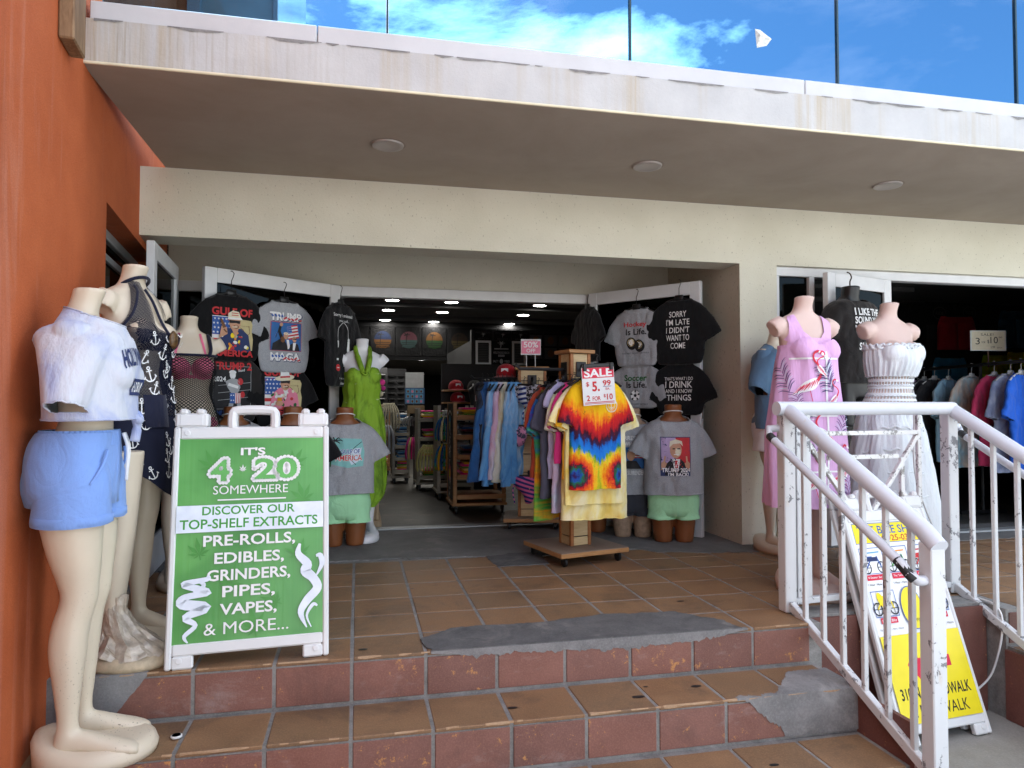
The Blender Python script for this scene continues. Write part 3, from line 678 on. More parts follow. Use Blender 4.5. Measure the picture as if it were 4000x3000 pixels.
# ================================================================ garments and mannequins: builders
def m_dye(name, cols, sc=4.0, dist=1.2, stretch=(1, 1, .6), loc=(0, 0, 0)):
    t = NT(name); n = t.noise(t.map(stretch, loc=loc), sc, 6, .6, dist)
    k = len(cols); col = t.ramp(n, [(.28 + .46 * i / (k - 1), c) for i, c in enumerate(cols)])
    w = t.noise(t.map((9, 9, 3)), 1.6, 4, .6); t.bump(w, .5, .03); t.b.inputs['Sheen Weight'].default_value = .15
    return t.done(col, .85, .2)
def m_tiedye():
    t = NT('rainbow_tie_dye'); o = t.sep(t.tc.outputs['Object']); ax = t.math('ABSOLUTE', o[0]); nz = t.math('MULTIPLY', o[2], -1.0)
    rad = t.noise(t.map((42, 8, 7)), 1.0, 5, .65); sp = t.noise(t.map((1, 1, 1)), 55, 4, .7, .6); blot = t.noise(t.map((1, 1, 1)), 16, 5, .7, .8)
    wob = t.math('MULTIPLY_ADD', rad, .20, t.math('MULTIPLY_ADD', sp, .06, -.13))
    tt = t.math('ADD', t.math('MULTIPLY_ADD', ax, .55, nz), wob)
    up = t.ramp(t.math('MULTIPLY', tt, 1.5), [(.0, (.02, .18, .04)), (.10, (.05, .28, .04)), (.16, (.82, .52, .01)), (.33, (.85, .50, .01)), (.41, (.82, .22, .01)), (.47, (.62, .02, .015)), (.54, (.42, .012, .02)), (.59, (.05, .008, .02)), (.645, (.03, .015, .07)), (.68, (.01, .14, .55)), (.79, (.02, .22, .66)), (.84, (.02, .16, .08))])
    dx = t.math('SUBTRACT', ax, .155); dz = t.math('ADD', o[2], .60); r = t.math('SQRT', t.math('ADD', t.math('MULTIPLY', dx, dx), t.math('MULTIPLY', dz, dz)))
    rr = t.math('ADD', r, t.math('MULTIPLY_ADD', rad, .10, t.math('MULTIPLY_ADD', sp, .07, -.085)))
    lo = t.ramp(t.math('MULTIPLY', rr, 4.2), [(.0, (.03, .01, .09)), (.10, (.02, .10, .45)), (.17, (.02, .16, .07)), (.27, (.06, .01, .04)), (.33, (.60, .02, .02)), (.46, (.85, .20, .01)), (.58, (.85, .55, .02)), (.70, (.35, .45, .02)), (.78, (.02, .20, .06)), (1.0, (.02, .14, .05))])
    lob = t.ramp(tt, [(.50, 0.0), (.52, 1.0)]); col = t.mix(lob, up, lo)
    col = t.mix(t.math('MULTIPLY', t.ramp(blot, [(.62, 0.0), (.70, 1.0)]), .55), col, (.015, .01, .03))
    w = t.noise(t.map((9, 9, 3)), 1.6, 4, .6); t.bump(w, .4, .03); return t.done(col, .8, .2)
def m_net(name, c, k=60, m=60, hole=.34, mode='diamond'):
    t = NT(name); uv = t.sep(t.tc.outputs['UV']); u = t.math('MULTIPLY', uv[0], k); v = t.math('MULTIPLY', uv[1], m)
    if mode == 'diamond': a, b = t.math('ADD', u, v), t.math('SUBTRACT', u, v)
    else: a, b = u, v
    fa = t.math('ABSOLUTE', t.math('SUBTRACT', t.math('FRACT', a), .5)); fb = t.math('ABSOLUTE', t.math('SUBTRACT', t.math('FRACT', b), .5))
    mx = t.math('MAXIMUM', fa, fb); al = t.math('GREATER_THAN', mx, hole)
    t.link(al, t.b.inputs['Alpha']); return t.done(c, .8, .2)
M_tiedye = m_tiedye()
M_white_tee = cloth('white_cotton', (.72, .73, .75), .05); M_black_tee = cloth('black_cotton', (.006, .006, .007), .2); M_char_tee = cloth('charcoal_cotton', (.022, .020, .019), .2)
M_grey_tee = cloth('heather_grey', (.30, .31, .33), .06, .35); M_blue_tee = cloth('blue_cotton', (.10, .19, .30), .1)
M_skin = plain('mannequin_cream', (.62, .535, .41), .38, .04, 5, spec=.5); M_skinp = plain('mannequin_pink', (.60, .445, .39), .42, .05, 6, spec=.4); M_skinb = plain('mannequin_brown', (.22, .075, .025), .42, .12, 9); M_skinw = plain('mannequin_white', (.72, .72, .74), .35, .03)
M_skinworn = plain('mannequin_worn', (.36, .24, .16), .6, .25, 40)
def speckle(mat_name, c, dirt):
    t = NT(mat_name); v = t.map(); n = t.noise(v, 5, 4); col = t.mix(t.ramp(n, [(.3, 0.0), (.7, 1.0)]), mul(c, .96), mul(c, 1.03))
    z = t.sep(t.tc.outputs['Object'])[2]; low = t.ramp(z, [(.05, 1.0), (.42, .55), (.62, 0.0)])
    d = t.noise(v, 130, 2, .6); dd = t.math('ADD', d, t.math('MULTIPLY', t.noise(v, 6, 3), .22))
    k = t.math('MULTIPLY', t.math('MULTIPLY', t.ramp(dd, [(.77, 0.0), (.81, 1.0)]), low), t.ramp(t.noise(v, 3.5, 2), [(.42, 0.0), (.6, 1.0)])); col = t.mix(t.math('MULTIPLY', k, .8), col, dirt); return t.done(col, .40, .5)
M_skin1 = speckle('scuffed_cream_plastic', (.61, .525, .40), (.10, .075, .05))

def displace(mb, i0, f):
    for i in range(i0, len(mb.v)):
        p = mb.v[i]; q = f(p); mb.v[i] = (p[0] + q[0], p[1] + q[1], p[2] + q[2])
def hem_tubes(bm, r=.0032):
    """a thin rolled edge along every open border"""
    out = MB(); be = [e for e in bm.edges if e.is_boundary]; nxt = {}
    for e in be:
        for v in e.verts: nxt.setdefault(v, []).append(e)
    seen = set()
    for e in be:
        if e in seen: continue
        loop = [e.verts[0]]; cur = e; v = e.verts[1]; seen.add(e)
        while v is not loop[0]:
            loop.append(v); nx = [q for q in nxt[v] if q not in seen]
            if not nx: break
            cur = nx[0]; seen.add(cur); v = cur.other_vert(v)
        if len(loop) > 8: pts = [x.co.copy() for x in loop[::2]]; out.tube(pts + [pts[0]], r, 5, 0, False)
    return out
def tee_mb(w=.46, h=.62, d=.05, neck=.085, nd=.055, sl=.17, sa=50, sw=.085, fold=.006, seed=0.0, flare=1.0, tuck=False, wave=.0, back=None, sleeve=True, slope=.055, n=44, vox=.0085, me=None, zs=0.0, lift=.028):
    """t-shirt: body and sleeves fused into one skin, cut open at hem, neck and cuffs, then creased"""
    b = MB(); bb = back or d; hw = w / 2; rows = []
    if tuck: rows += [(-h, hw * .62, d * .15, bb * .3, 0), (-h + .004, hw * .74, d * .55, bb * .6, 0), (-h + .025, hw * .88, d * .95, bb * .9, 0)]
    else: rows += [(-h - .02, hw * flare, d, bb, 0), (-h, hw * flare, d, bb, 0)]
    rows += [(-h * .72, hw * (.5 + .5 * flare), d * 1.0, bb, 0), (-h * .5, hw * .98, d * 1.02, bb, 0), (-.22, hw * .965, d * 1.03, bb, 0), (-.15, hw * .96, d * 1.0, bb, 0), (-slope - .03, hw * .93, d * .92, bb * .95, 0),
             (-slope, hw * .86, d * .82, bb * .88, 0), (-slope * .6, hw * .66, d * .74, bb * .8, 0), (-slope * .22, (hw * .38 + neck * .4), max(.03, d * .7), max(.03, bb * .7), nd * .2), (.004, neck * 1.08, max(.032, d * .72), max(.03, bb * .6), nd * .5), (.02, neck, max(.03, d * .7), max(.028, bb * .5), nd * .6)]
    rows = [r for i, r in enumerate(rows) if i == 0 or r[0] > rows[i - 1][0] + .001]
    e = .72 if d < .09 else .9
    b.loft([zring(r[0], 0, 0, r[1], max(.004, r[2]), max(.004, r[3]), r[4], e, n) for r in crom(rows, 4)], 0, True, True)
    SL = []
    if sleeve:
        for sx in (-1, 1):
            a = radians(min(86, sa + 8 + rnd.uniform(-4, 4))); D = V((sx * cos(a), 0, -sin(a))); rr = []
            q0 = V((sx * hw * .42, 0, -slope - sw * .42)); q1 = V((sx * (hw * .97 - sw * .45), 0, -slope - sw * .62)); q2 = q1 + D * (sl + sw * .75); SL.append((q1, D, sl + sw * .75))
            for t in range(13):
                q = t / 12; c = q0 * (1 - q) ** 2 + q1 * (2 * q * (1 - q)) + q2 * q * q; T = ((q1 - q0) * (1 - q) + (q2 - q1) * q).normalized(); X = V((-T.z * sx, 0, T.x * sx)) * sx
                a_ = sw * (.92 + .10 * q); b_ = (d * .9) * (1 - q) + max(.02, min(d * .8, .058)) * q
                rr.append([c + X * (a_ * spow(cos(2 * pi * k / 24), .85)) + V((0, 1, 0)) * (b_ * spow(sin(2 * pi * k / 24), .85)) for k in range(24)])
            b.loft(rr, 0, True, True)
    m2 = remesh(b, 'tmp', M_tmp, vox, 4); bm = bmesh.new(); bm.from_mesh(m2); bpy.data.meshes.remove(m2)
    def cut(co, no, sel):
        fs = [f for f in bm.faces if sel(f.calc_center_median())]
        g = set(fs)
        for f in fs: g.update(f.edges); g.update(f.verts)
        bmesh.ops.bisect_plane(bm, geom=list(g), plane_co=co, plane_no=no, clear_outer=True)
    if not tuck: cut((0, 0, -h), (0, 0, -1), lambda c: c.z < -h + .03)
    cut((0, 0, -.006), (0, -nd * 7.0, 1), lambda c: abs(c.x) < neck * 1.25 and c.z > -nd - .035)
    for p0, D, L in SL:
        bm.normal_update(); kill = [fc for fc in bm.faces if fc.normal.dot(D) > .72 and abs((fc.calc_center_median() - p0).dot(D) - L) < .016 and ((fc.calc_center_median() - p0) - D * (fc.calc_center_median() - p0).dot(D)).length < sw * 1.15]
        bmesh.ops.delete(bm, geom=kill, context='FACES')
    def f(p):
        low = min(1, max(0, -p[2] / max(.1, h))); s_ = fold * (fbm(p[0] * 9 + seed, p[2] * 3.2 - abs(p[0]) * 3, seed * 1.7) + .6 * noise.noise(V((p[0] * 30, p[2] * 7, seed))))
        s_ += fold * 1.1 * (.35 - abs(noise.noise(V((p[0] * 6 + p[2] * 4 + seed, p[2] * 5 - p[0] * 3, seed)))) * 1.7)
        s_ += fold * .5 * (.3 - abs(noise.noise(V((p[0] * 16 - p[2] * 9 + seed, p[2] * 11 + p[0] * 5, seed + 3)))) * 1.6)
        wv = wave * low * sin(p[0] * 38 + seed * 3 + 2 * noise.noise(V((p[0] * 4, p[2] * 2, seed)))) * (1 if p[1] < 0 else .7)
        return V((0.3 * s_, s_ + wv, .35 * s_ * low))
    for v in bm.verts: v.co += f(v.co) + V((0, 0, zs))
    if me:
        bv = bvh_of(me)
        for _ in range(2):
            for v in bm.verts:
                q = v.co - V((0, 0, lift)); loc, nr, ix, ds = bv.find_nearest(q); dd = (q - loc).dot(nr)
                if dd < .009 and ds < .07: v.co += nr * (.009 - dd)
    ht = hem_tubes(bm); bm.verts.index_update()
    out = MB(); out.add([v.co for v in bm.verts], [tuple(v.index for v in fc.verts) for fc in bm.faces]); out.add(ht.v, ht.f); bm.free(); return out
M_tmp = plain('tmp_cloth', (.5, .5, .5))
def hanger_mb(mi=0, w=.36, hook=True, z=.012, hk=.10):
    b = MB(); b.tube([(-w / 2, 0, -.055), (-.10, 0, -.012), (0, 0, z + .005), (.10, 0, -.012), (w / 2, 0, -.055)], .008, 6, mi)
    b.box((0, 0, z), (.07, .018, .045), mi, .006)
    if hook: b.tube([(0, 0, z + .02), (0, 0, z + hk * .55), (.012, 0, z + hk * .75), (.018, 0, z + hk * .9), (.008, .004, z + hk), (-.004, .006, z + hk)], .0028, 6, mi)
    return b
def shirt(name, label, mat, loc, rz, pic=None, pmats=None, group=None, tilt=0.0, hang=True, hmat=None, off=(0, 0), cat='t-shirt', hk=.1, **kw):
    o = thing(name, label, cat, loc, rz, group); o.rotation_euler = (tilt, 0, rz)
    b = tee_mb(**kw); s = b.build('fabric', mat, o, True)
    if hang: hanger_mb(hk=hk).build('hanger', hmat or M_black, o, True)
    if pic:
        q = MB(); pic.wrap(q, bvh_of(s.data), frameM((off[0], 0, off[1]), (1, 0, 0), (0, 0, 1))); q.build('print', pmats, s)
    return o
# ---- bodies: lofted, then fused into one skin
def fbody_mb(arm=.13, legs=True, zmin=None, bust=1.0, stance=.0, w=1.0, neck_top=1.50, arm_ang=72, butt=0.0):
    b = MB()
    rows = [(.69, .0, .01, .150, .075, .10), (.76, 0, .01, .178, .088, .142), (.83, 0, .01, .176, .090, .146), (.92, 0, .004, .150, .088, .098), (1.01, 0, 0, .119, .080, .078), (1.07, 0, 0, .121, .086, .078), (1.14, 0, 0, .134, .098, .086), (1.20, 0, 0, .142, .104, .092), (1.27, 0, 0, .148, .092, .092), (1.33, 0, .004, .160, .070, .084), (1.365, 0, .008, .158, .055, .074), (1.392, 0, .012, .115, .048, .062), (1.415, 0, .014, .066, .046, .054), (1.45, 0, .008, .050, .047, .048), (1.49, 0, -.004, .052, .050, .050), (neck_top, 0, -.006, .053, .051, .051)]
    rows = [(*r[:5], r[5] + butt * math.exp(-((r[0] - .80) / .11) ** 2)) for r in rows]
    b.loft([zring(r[0], r[1], r[2], r[3] * w, r[4], r[5], 0, .94, 32) for r in crom(rows, 3)], 0, True, True)
    for s in (-1, 1):
        bl = [(-.9, .35), (-.6, .78), (-.2, .99), (.2, .97), (.6, .76), (.92, .3)]
        c = V((s * .068, -.088, 1.195)); R = .066 * bust
        b.loft([[c + V((R * rr * cos(2 * pi * k / 14), R * zz * 1.02, R * rr * 1.05 * sin(2 * pi * k / 14))) for k in range(14)] for zz, rr in bl], 0, True, True)
        a = radians(arm_ang); D = V((s * cos(a), .06, -sin(a))); p0 = V((s * .150 * w, .006, 1.345)); rr_ = [(-.02, .045), (.02, .052), (.06, .050), (arm * .75, .046), (arm, .036)]
        b.tube([p0 + D * t for t, _ in rr_], [r for _, r in rr_], 14)
        if legs:
            L = [(.78, .085, .012, .092, .085, .105), (.68, .088 + stance * .3, .008, .090, .088, .098), (.56, .084 + stance * .6, .0, .076, .078, .082), (.45, .078 + stance, -.008, .058, .062, .058), (.40, .076 + stance, -.008, .054, .058, .052), (.34, .076 + stance, .004, .053, .050, .062), (.27, .076 + stance, .010, .052, .046, .066), (.18, .075 + stance, .012, .040, .036, .048), (.10, .074 + stance, .014, .027, .029, .034), (.06, .074 + stance, .014, .032, .040, .042), (.03, .074 + stance, .010, .034, .05, .044)]
            b.loft([zring(z, s * x, y, a_, f_, k_, 0, 1, 20) for z, x, y, a_, f_, k_ in crom(L[::-1], 3)], 0, True, True)
            F = [(.05, .026, .03, .03), (.01, .034, .042, .04), (-.04, .036, .038, .036), (-.09, .040, .030, .028), (-.14, .042, .022, .022), (-.18, .034, .015, .016), (-.20, .016, .008, .012)]
            b.loft([[V((s * (.074 + stance) + s * .012 * max(0, -y) * 4 + a_ * cos(2 * pi * k / 16), y, zc + (h_ if sin(2 * pi * k / 16) > 0 else .020) * sin(2 * pi * k / 16))) for k in range(16)] for y, a_, h_, zc in F], 0, True, True)
    return b
def base_mb(w=.17, l=.23, h=.06):
    b = MB(); rows = [(1.0, 0), (1.03, .35), (.98, .75), (.86, .97), (.5, 1.02), (.02, 1.02)]
    rings = []
    for s, z in rows:
        rings.append([V((w * s * cos(2 * pi * k / 32), -.05 + l * s * sin(2 * pi * k / 32), h * z + (.055 * s * max(0, sin(2 * pi * k / 32)) ** 2 if z > .3 else 0))) for k in range(32)])
    b.loft(rings, 0, True, True); return b
def mbody_mb(w=1.0):
    """male torso cut at neck and mid thigh; stands on the thigh ends, z 0 to 1.0"""
    b = MB()
    rows = [(.20, 0, 0, .150, .085, .10), (.27, 0, 0, .165, .095, .115), (.36, 0, 0, .158, .095, .10), (.46, 0, 0, .145, .092, .09), (.56, 0, 0, .155, .105, .095), (.66, 0, 0, .172, .118, .10), (.74, 0, 0, .178, .11, .10), (.80, 0, .005, .172, .085, .092), (.845, 0, .008, .14, .062, .078), (.875, 0, .01, .105, .056, .066), (.90, 0, .006, .066, .056, .058), (.94, 0, 0, .060, .058, .058), (.985, 0, -.004, .062, .06, .06)]
    b.loft([zring(r[0], r[1], r[2], r[3] * w, r[4], r[5], 0, .92, 32) for r in crom(rows, 3)], 0, True, True)
    for s in (-1, 1):
        L = [(0.0, .075, 0, .062, .066, .07), (.08, .078, 0, .070, .072, .076), (.2, .08, 0, .078, .08, .09), (.30, .08, 0, .075, .08, .095)]
        b.loft([zring(z, s * x, y, a_, f_, k_, 0, 1, 20) for z, x, y, a_, f_, k_ in crom(L, 3)], 0, True, True)
    return b
ZW = [(0, 0), (.10, .115), (.18, .22), (.27, .34), (.42, .52), (.56, .645), (.69, .765), (.80, .862), (1.01, 1.055), (1.20, 1.212), (1.33, 1.335), (1.6, 1.6)]
def zwarp(z):
    if z <= 0: return z
    for (a, b), (c, d) in zip(ZW, ZW[1:]):
        if z <= c: return b + (d - b) * (z - a) / (c - a)
    return z
_fb = {}
def fbody(**k):
    key = tuple(sorted(k.items()))
    if key not in _fb: mb_ = fbody_mb(**k); mb_.v = [(x, y, zwarp(z)) for x, y, z in mb_.v]; _fb[key] = remesh(mb_, 'mannequin_body', M_skin, .0085, 5)
    return _fb[key]
_mb_mesh = []
def mbody():
    if not _mb_mesh: _mb_mesh.append(remesh(mbody_mb(), 'mannequin_body', M_skinb, .010, 4))
    return _mb_mesh[0]
def put(name, me, parent, mat, loc=(0, 0, 0), sc=None):
    o = mobj(name, me, parent); o.location = loc
    if sc: o.scale = sc
    if mat.name != me.materials[0].name:
        o.material_slots[0].link = 'OBJECT'; o.material_slots[0].material = mat
    return o
def fit(mb, me, gap=.008, lift=.028, lim=.07, passes=2, upto=None):
    """push cloth out of the body underneath it"""
    bv = bvh_of(me)
    for _ in range(passes):
        for i, p in enumerate(mb.v[:upto]):
            q = V((p[0], p[1], p[2] - lift)); loc, nr, ix, ds = bv.find_nearest(q)
            if loc is None: continue
            d = (q - loc).dot(nr)
            if d < gap and ds < lim: q = q + nr * (gap - d); mb.v[i] = (q.x, q.y, q.z + lift)
    return mb
def tube_garment(rows, n=64, fold=None, e=.95, m=5, mi=0):
    """rows: (z, cx, cy, a, bf, bb, drop)"""
    b = MB(); rs = crom(rows, m); M_ = len(rs)
    rings = []
    for i, r in enumerate(rs):
        ring = zring(r[0], r[1], r[2], r[3], r[4], r[5], r[6] if len(r) > 6 else 0, e, n)
        if fold:
            c = V((r[1], r[2], r[0])); nr = []
            for k, p in enumerate(ring):
                d = p - V((r[1], r[2], p.z)); L = d.length or 1; nr.append(p + d / L * fold(2 * pi * k / n - pi / 2, r[0], i / (M_ - 1)))
            ring = nr
        rings.append(ring)
    b.loft(rings, mi); return b
def shorts_mb(zt, zc, zb, a, bf, bb, lw, spread=.085, flare=1.1, fold=.006, seed=0.0):
    b = MB(); i0 = 0
    rows = [(zc - .01, 0, .005, a * 1.02, bf, bb * 1.02), (zc + (zt - zc) * .35, 0, .006, a * 1.04, bf * 1.05, bb * 1.06), (zc + (zt - zc) * .75, 0, .004, a * .96, bf * 1.02, bb), (zt, 0, .002, a * .86, bf, bb * .86)]
    b.loft([zring(r[0] - (.035 if k == 0 else 0), r[1], r[2], r[3] * (.8 if k == 0 else 1), r[4], r[5], 0, .92, 48) for k, r in enumerate(crom(rows, 5))], 0, True)
    for s in (-1, 1):
        rr = [(zb, lw * flare), (zb + .012, lw * flare * 1.015), (zb + (zc - zb) * .5, lw * 1.04), (zc + .04, lw), (zc + .10, lw * .9)]
        b.loft([zring(z, s * spread, .006, r * .98, r * 1.02, r * 1.08, 0, 1, 32) for z, r in crom(rr, 4)], 0)
    def f(p):
        q = fold * (fbm(p[0] * 11 + seed, p[2] * 7, p[1] * 9 + seed) + .5 * noise.noise(V((p[0] * 30, p[1] * 30, p[2] * 12 + seed)))); return (q * .6, q, q * .3)
    displace(b, i0, f); return b
def worn_tee_mb(zs, w, h, bf, bb, seed, sl=.13, sa=52, sw=.078, neck=.07, fold=.006, me=None, lift=.028, slope=.055):
    return tee_mb(w=w, h=h, d=bf, back=bb, neck=neck, nd=.045, slope=slope, sl=sl, sa=sa, sw=sw, fold=fold, seed=seed, wave=.002, n=64, me=me, zs=zs, lift=lift)
# ================================================================ print palette and drawings
PAL = {'white': (.78, .78, .77), 'black': (.012, .012, .014), 'red': (.52, .03, .035), 'navy': (.02, .035, .12), 'blue': (.03, .10, .36), 'sky': (.03, .13, .36), 'skin': (.55, .30, .19), 'tan': (.55, .47, .24), 'cream': (.72, .66, .5), 'green': (.05, .30, .04), 'dgreen': (.02, .12, .03), 'yellow': (.85, .66, .02), 'orange': (.75, .28, .02), 'grey': (.35, .36, .37), 'brown': (.16, .07, .03), 'pink': (.75, .22, .32), 'teal': (.22, .50, .48), 'hotred': (.60, .025, .06), 'pale': (.62, .70, .80), 'lilac': (.45, .34, .55), 'dgrey': (.07, .07, .075), 'ink': (.03, .06, .2), 'gold': (.5, .36, .10), 'cyan': (.12, .36, .55)}
PK = {k: i for i, k in enumerate(PAL)}
PM = [plain('print_' + k, c, .7, .06, 30) for k, c in PAL.items()]
K = PK
def flag(p, x0, y0, x1, y1, canton=.45, wavy=.0, n=9):
    for i in range(n): p.rect(x0, y0 + (y1 - y0) * i / n, x1, y0 + (y1 - y0) * (i + 1) / n, K['red'] if i % 2 == 0 else K['white'], 3)
    cx, cy = x0 + (x1 - x0) * canton, y1 - (y1 - y0) * .55
    p.rect(x0, cy, cx, y1, K['blue'], 2)
    for r in range(4):
        for c in range(5): p.star(x0 + (cx - x0) * (c + .5 + .25 * (r % 2) - .12) / 5, cy + (y1 - cy) * (r + .5) / 4, (cx - x0) * .075, K['white'])
    return p
def man(p, cx, cy, k, hat='cap', shirt='blue', point=False, drink=False):
    sh = [(-.11, -.13), (.12, -.13), (.10, -.02), (.05, .02), (-.04, .02), (-.09, -.02)]
    p.poly([(cx + x * k, cy + y * k) for x, y in sh], K[shirt])
    r_ = random.Random(int(cx * 1e4) + 3)
    for i in range(26):
        x, y = r_.uniform(-.09, .095), r_.uniform(-.125, 0.0); p.ell(cx + x * k, cy + y * k, .012 * k * r_.uniform(.6, 1.4), .008 * k * r_.uniform(.6, 1.6), K[r_.choice(['yellow', 'red', 'teal', 'white', 'orange', 'navy'] if not drink else ['cream', 'pink', 'red', 'dgreen', 'white'])], 7, r_.uniform(0, 3))
    p.poly([(cx - .018 * k, cy + .02 * k), (cx + .03 * k, cy + .02 * k), (cx + .012 * k, cy - .05 * k)], K['skin'] if not drink else K['white'])
    p.ell(cx + .005 * k, cy + .055 * k, .038 * k, .052 * k, K['skin']); p.ell(cx + .012 * k, cy + .03 * k, .02 * k, .012 * k, K['brown'], 10)
    p.stroke([(cx - .012 * k, cy + .028 * k), (cx + .022 * k, cy + .03 * k)], .006 * k, K['cream'])
    p.poly([(cx - .034 * k, cy + .072 * k), (cx + .042 * k, cy + .07 * k), (cx + .036 * k, cy + .05 * k), (cx + .012 * k, cy + .055 * k), (cx - .012 * k, cy + .053 * k), (cx - .03 * k, cy + .052 * k)], K['black'])
    if hat == 'cap':
        p.poly([(cx - .042 * k, cy + .082 * k), (cx - .04 * k, cy + .115 * k), (cx - .01 * k, cy + .135 * k), (cx + .03 * k, cy + .128 * k), (cx + .046 * k, cy + .085 * k)], K['cream'])
        p.poly([(cx - .048 * k, cy + .075 * k), (cx - .04 * k, cy + .09 * k), (cx + .045 * k, cy + .09 * k), (cx + .055 * k, cy + .078 * k)], K['white'])
        for q in (.118, .104): p.stroke([(cx - .02 * k, cy + q * k), (cx + .028 * k, cy + q * k)], .005 * k, K['red'])
    else:
        p.ell(cx, cy + .09 * k, .075 * k, .02 * k, K['cream'], 20, .12); p.poly([(cx - .038 * k, cy + .088 * k), (cx - .03 * k, cy + .135 * k), (cx + .0 * k, cy + .14 * k), (cx + .03 * k, cy + .138 * k), (cx + .04 * k, cy + .094 * k)], K['white']); p.poly([(cx - .038 * k, cy + .088 * k), (cx + .04 * k, cy + .094 * k), (cx + .039 * k, cy + .106 * k), (cx - .036 * k, cy + .1 * k)], K['red'])
    if point:
        p.poly([(cx - .10 * k, cy - .05 * k), (cx - .045 * k, cy - .02 * k), (cx - .05 * k, cy + .025 * k), (cx - .085 * k, cy + .03 * k)], K['skin']); p.stroke([(cx - .065 * k, cy + .02 * k), (cx - .088 * k, cy + .075 * k)], [.022 * k, .014 * k], K['brown']); p.stroke([(cx - .07 * k, cy + .01 * k), (cx - .05 * k, cy - .01 * k)], .01 * k, K['brown'])
    if drink:
        p.rect(cx - .055 * k, cy - .09 * k, cx - .022 * k, cy - .035 * k, K['orange']); p.rect(cx - .055 * k, cy - .045 * k, cx - .022 * k, cy - .03 * k, K['white']); p.ell(cx - .04 * k, cy - .085 * k, .03 * k, .018 * k, K['skin'], 12)
    return p
def pic_gulf(hat, drink=False):
    p = Pic(); p.text('GULF OF', 0, .128, .285, .055, K['red'], .035)
    p.rect(-.14, -.135, -.02, .095, K['white'], 3); flag(p, -.14, -.13, .0, .09, .9); p.poly([(0, -.13), (.14, -.13), (.145, -.05), (.135, .0), (.142, .05), (.13, .075), (.06, .08), (0, .085)], K['tan'])
    p.stroke([(.04, .03), (.07, .01), (.09, -.02), (.12, -.01), (.11, .04)], .004, K['brown'], 3); p.text('GULF OF AMERICA', .085, .035, .07, .008, K['brown'], .0)
    man(p, .005, -.005, 1.05, hat, 'navy' if not drink else 'pink', not drink, drink)
    p.text('AMERICA', 0, -.155, .29, .045, K['red'], .035); return p
def pic_trumpflag():
    p = Pic()
    for t, cy, w, h in (('TRUMP', .135, .25, .062), ('MAGA', -.155, .235, .062)):
        p.text(t, .003, cy - .003, w * 1.03, h * 1.08, K['navy'], .07); p.text(t, 0, cy, w, h, K['white'], .05)
        n = len(t)
        for i in range(5): p.stroke([(-w * .08 + i * w * .12, cy - h * .30 + .01 * sin(i)), (-w * .08 + i * w * .12 + w * .10, cy - h * .22 + .012 * cos(i * 2))], .011, K['red'])
        for i in range(4): p.stroke([(-w * .45 + i * w * .1, cy + h * .2), (-w * .40 + i * w * .1, cy - h * .05)], .013, K['blue'])
    p.rect(-.122, -.112, .122, .096, K['red'], 6); p.rect(-.119, -.109, .119, .093, K['sky'], 6)
    p.stroke([(-.085, -.02), (-.045, .075)], .005, K['black']); p.stroke([(-.03, -.03), (-.055, .03), (-.042, .072)], [.032, .024, .02], K['black']); p.ell(-.038, .078, .014, .014, K['skin'], 10)
    fp = Pic(); flag(fp, 0, 0, .085, .10, .45); p.merge(fp, .022, -.03, 1, .22)
    p.poly([(-.112, -.108), (-.105, -.06), (-.06, -.03), (-.02, -.03), (.0, -.06), (.02, -.108)], K['black']); p.ell(-.03, -.03, .02, .022, K['brown'], 12); p.ell(-.004, -.004, .018, .024, K['skin'], 12); p.ell(-.004, .014, .018, .01, K['cream'], 10); p.poly([(-.0, -.03), (.02, -.03), (.03, -.085), (.01, -.10)], K['white'])
    p.poly([(.02, -.108), (.03, -.065), (.06, -.045), (.09, -.06), (.105, -.108)], K['black']); p.ell(.062, -.025, .016, .022, K['skin'], 12); p.rect(.046, -.026, .079, -.018, K['black']); p.poly([(.05, -.05), (.075, -.05), (.064, -.105), (.05, -.105)], K['white'])
    return p
def pic_trump2():
    p = Pic(); p.rect(-.135, -.17, .135, .125, K['black'], 5); p.frame(-.135, -.17, .135, .125, .003, K['grey']); p.text('TRUMP 2', .0, .125, .275, .055, K['red'], .03); p.text('Round', .065, .098, .05, .018, K['white'], .01, .3, 1, .15)
    for y in (.0, -.05, -.1): p.stroke([(-.10, y - .01), (.13, y + .015)], .003, K['grey'])
    p.text('2024', -.09, .035, .085, .034, K['white'], .02)
    p.poly([(-.05, .02), (.0, .045), (.045, .03), (.055, -.02), (.035, -.06), (-.01, -.06), (-.035, -.02)], K['grey']); p.ell(0, .065, .022, .03, K['white'], 14); p.ell(0, .082, .026, .016, K['white'], 10); p.ell(.055, .02, .02, .024, K['red'], 12); p.ell(.07, -.07, .018, .022, K['red'], 12); p.stroke([(-.03, .0), (.04, -.02)], .02, K['white'])
    p.rect(-.02, -.13, .055, -.06, K['white'])
    for i in range(3): p.rect(.02 + i * .013, -.13, .026 + i * .013, -.06, K['red'])
    p.rect(-.02, -.13, .015, -.06, K['blue'])
    for i in range(4): p.star(-.012 + .016 * (i % 2), -.075 - .035 * (i // 2), .007, K['white'])
    p.stroke([(-.01, -.13), (-.015, -.17)], .03, K['grey']); p.stroke([(.04, -.13), (.05, -.17)], .03, K['grey']); p.text('THE RETURN', -.04, -.195, .17, .03, K['blue'], .03); return p
def pic_lines(rows, mi):
    p = Pic()
    for t, cx, cy, w, h, b in rows: p.text(t, cx, cy, w, h, mi, b)
    return p
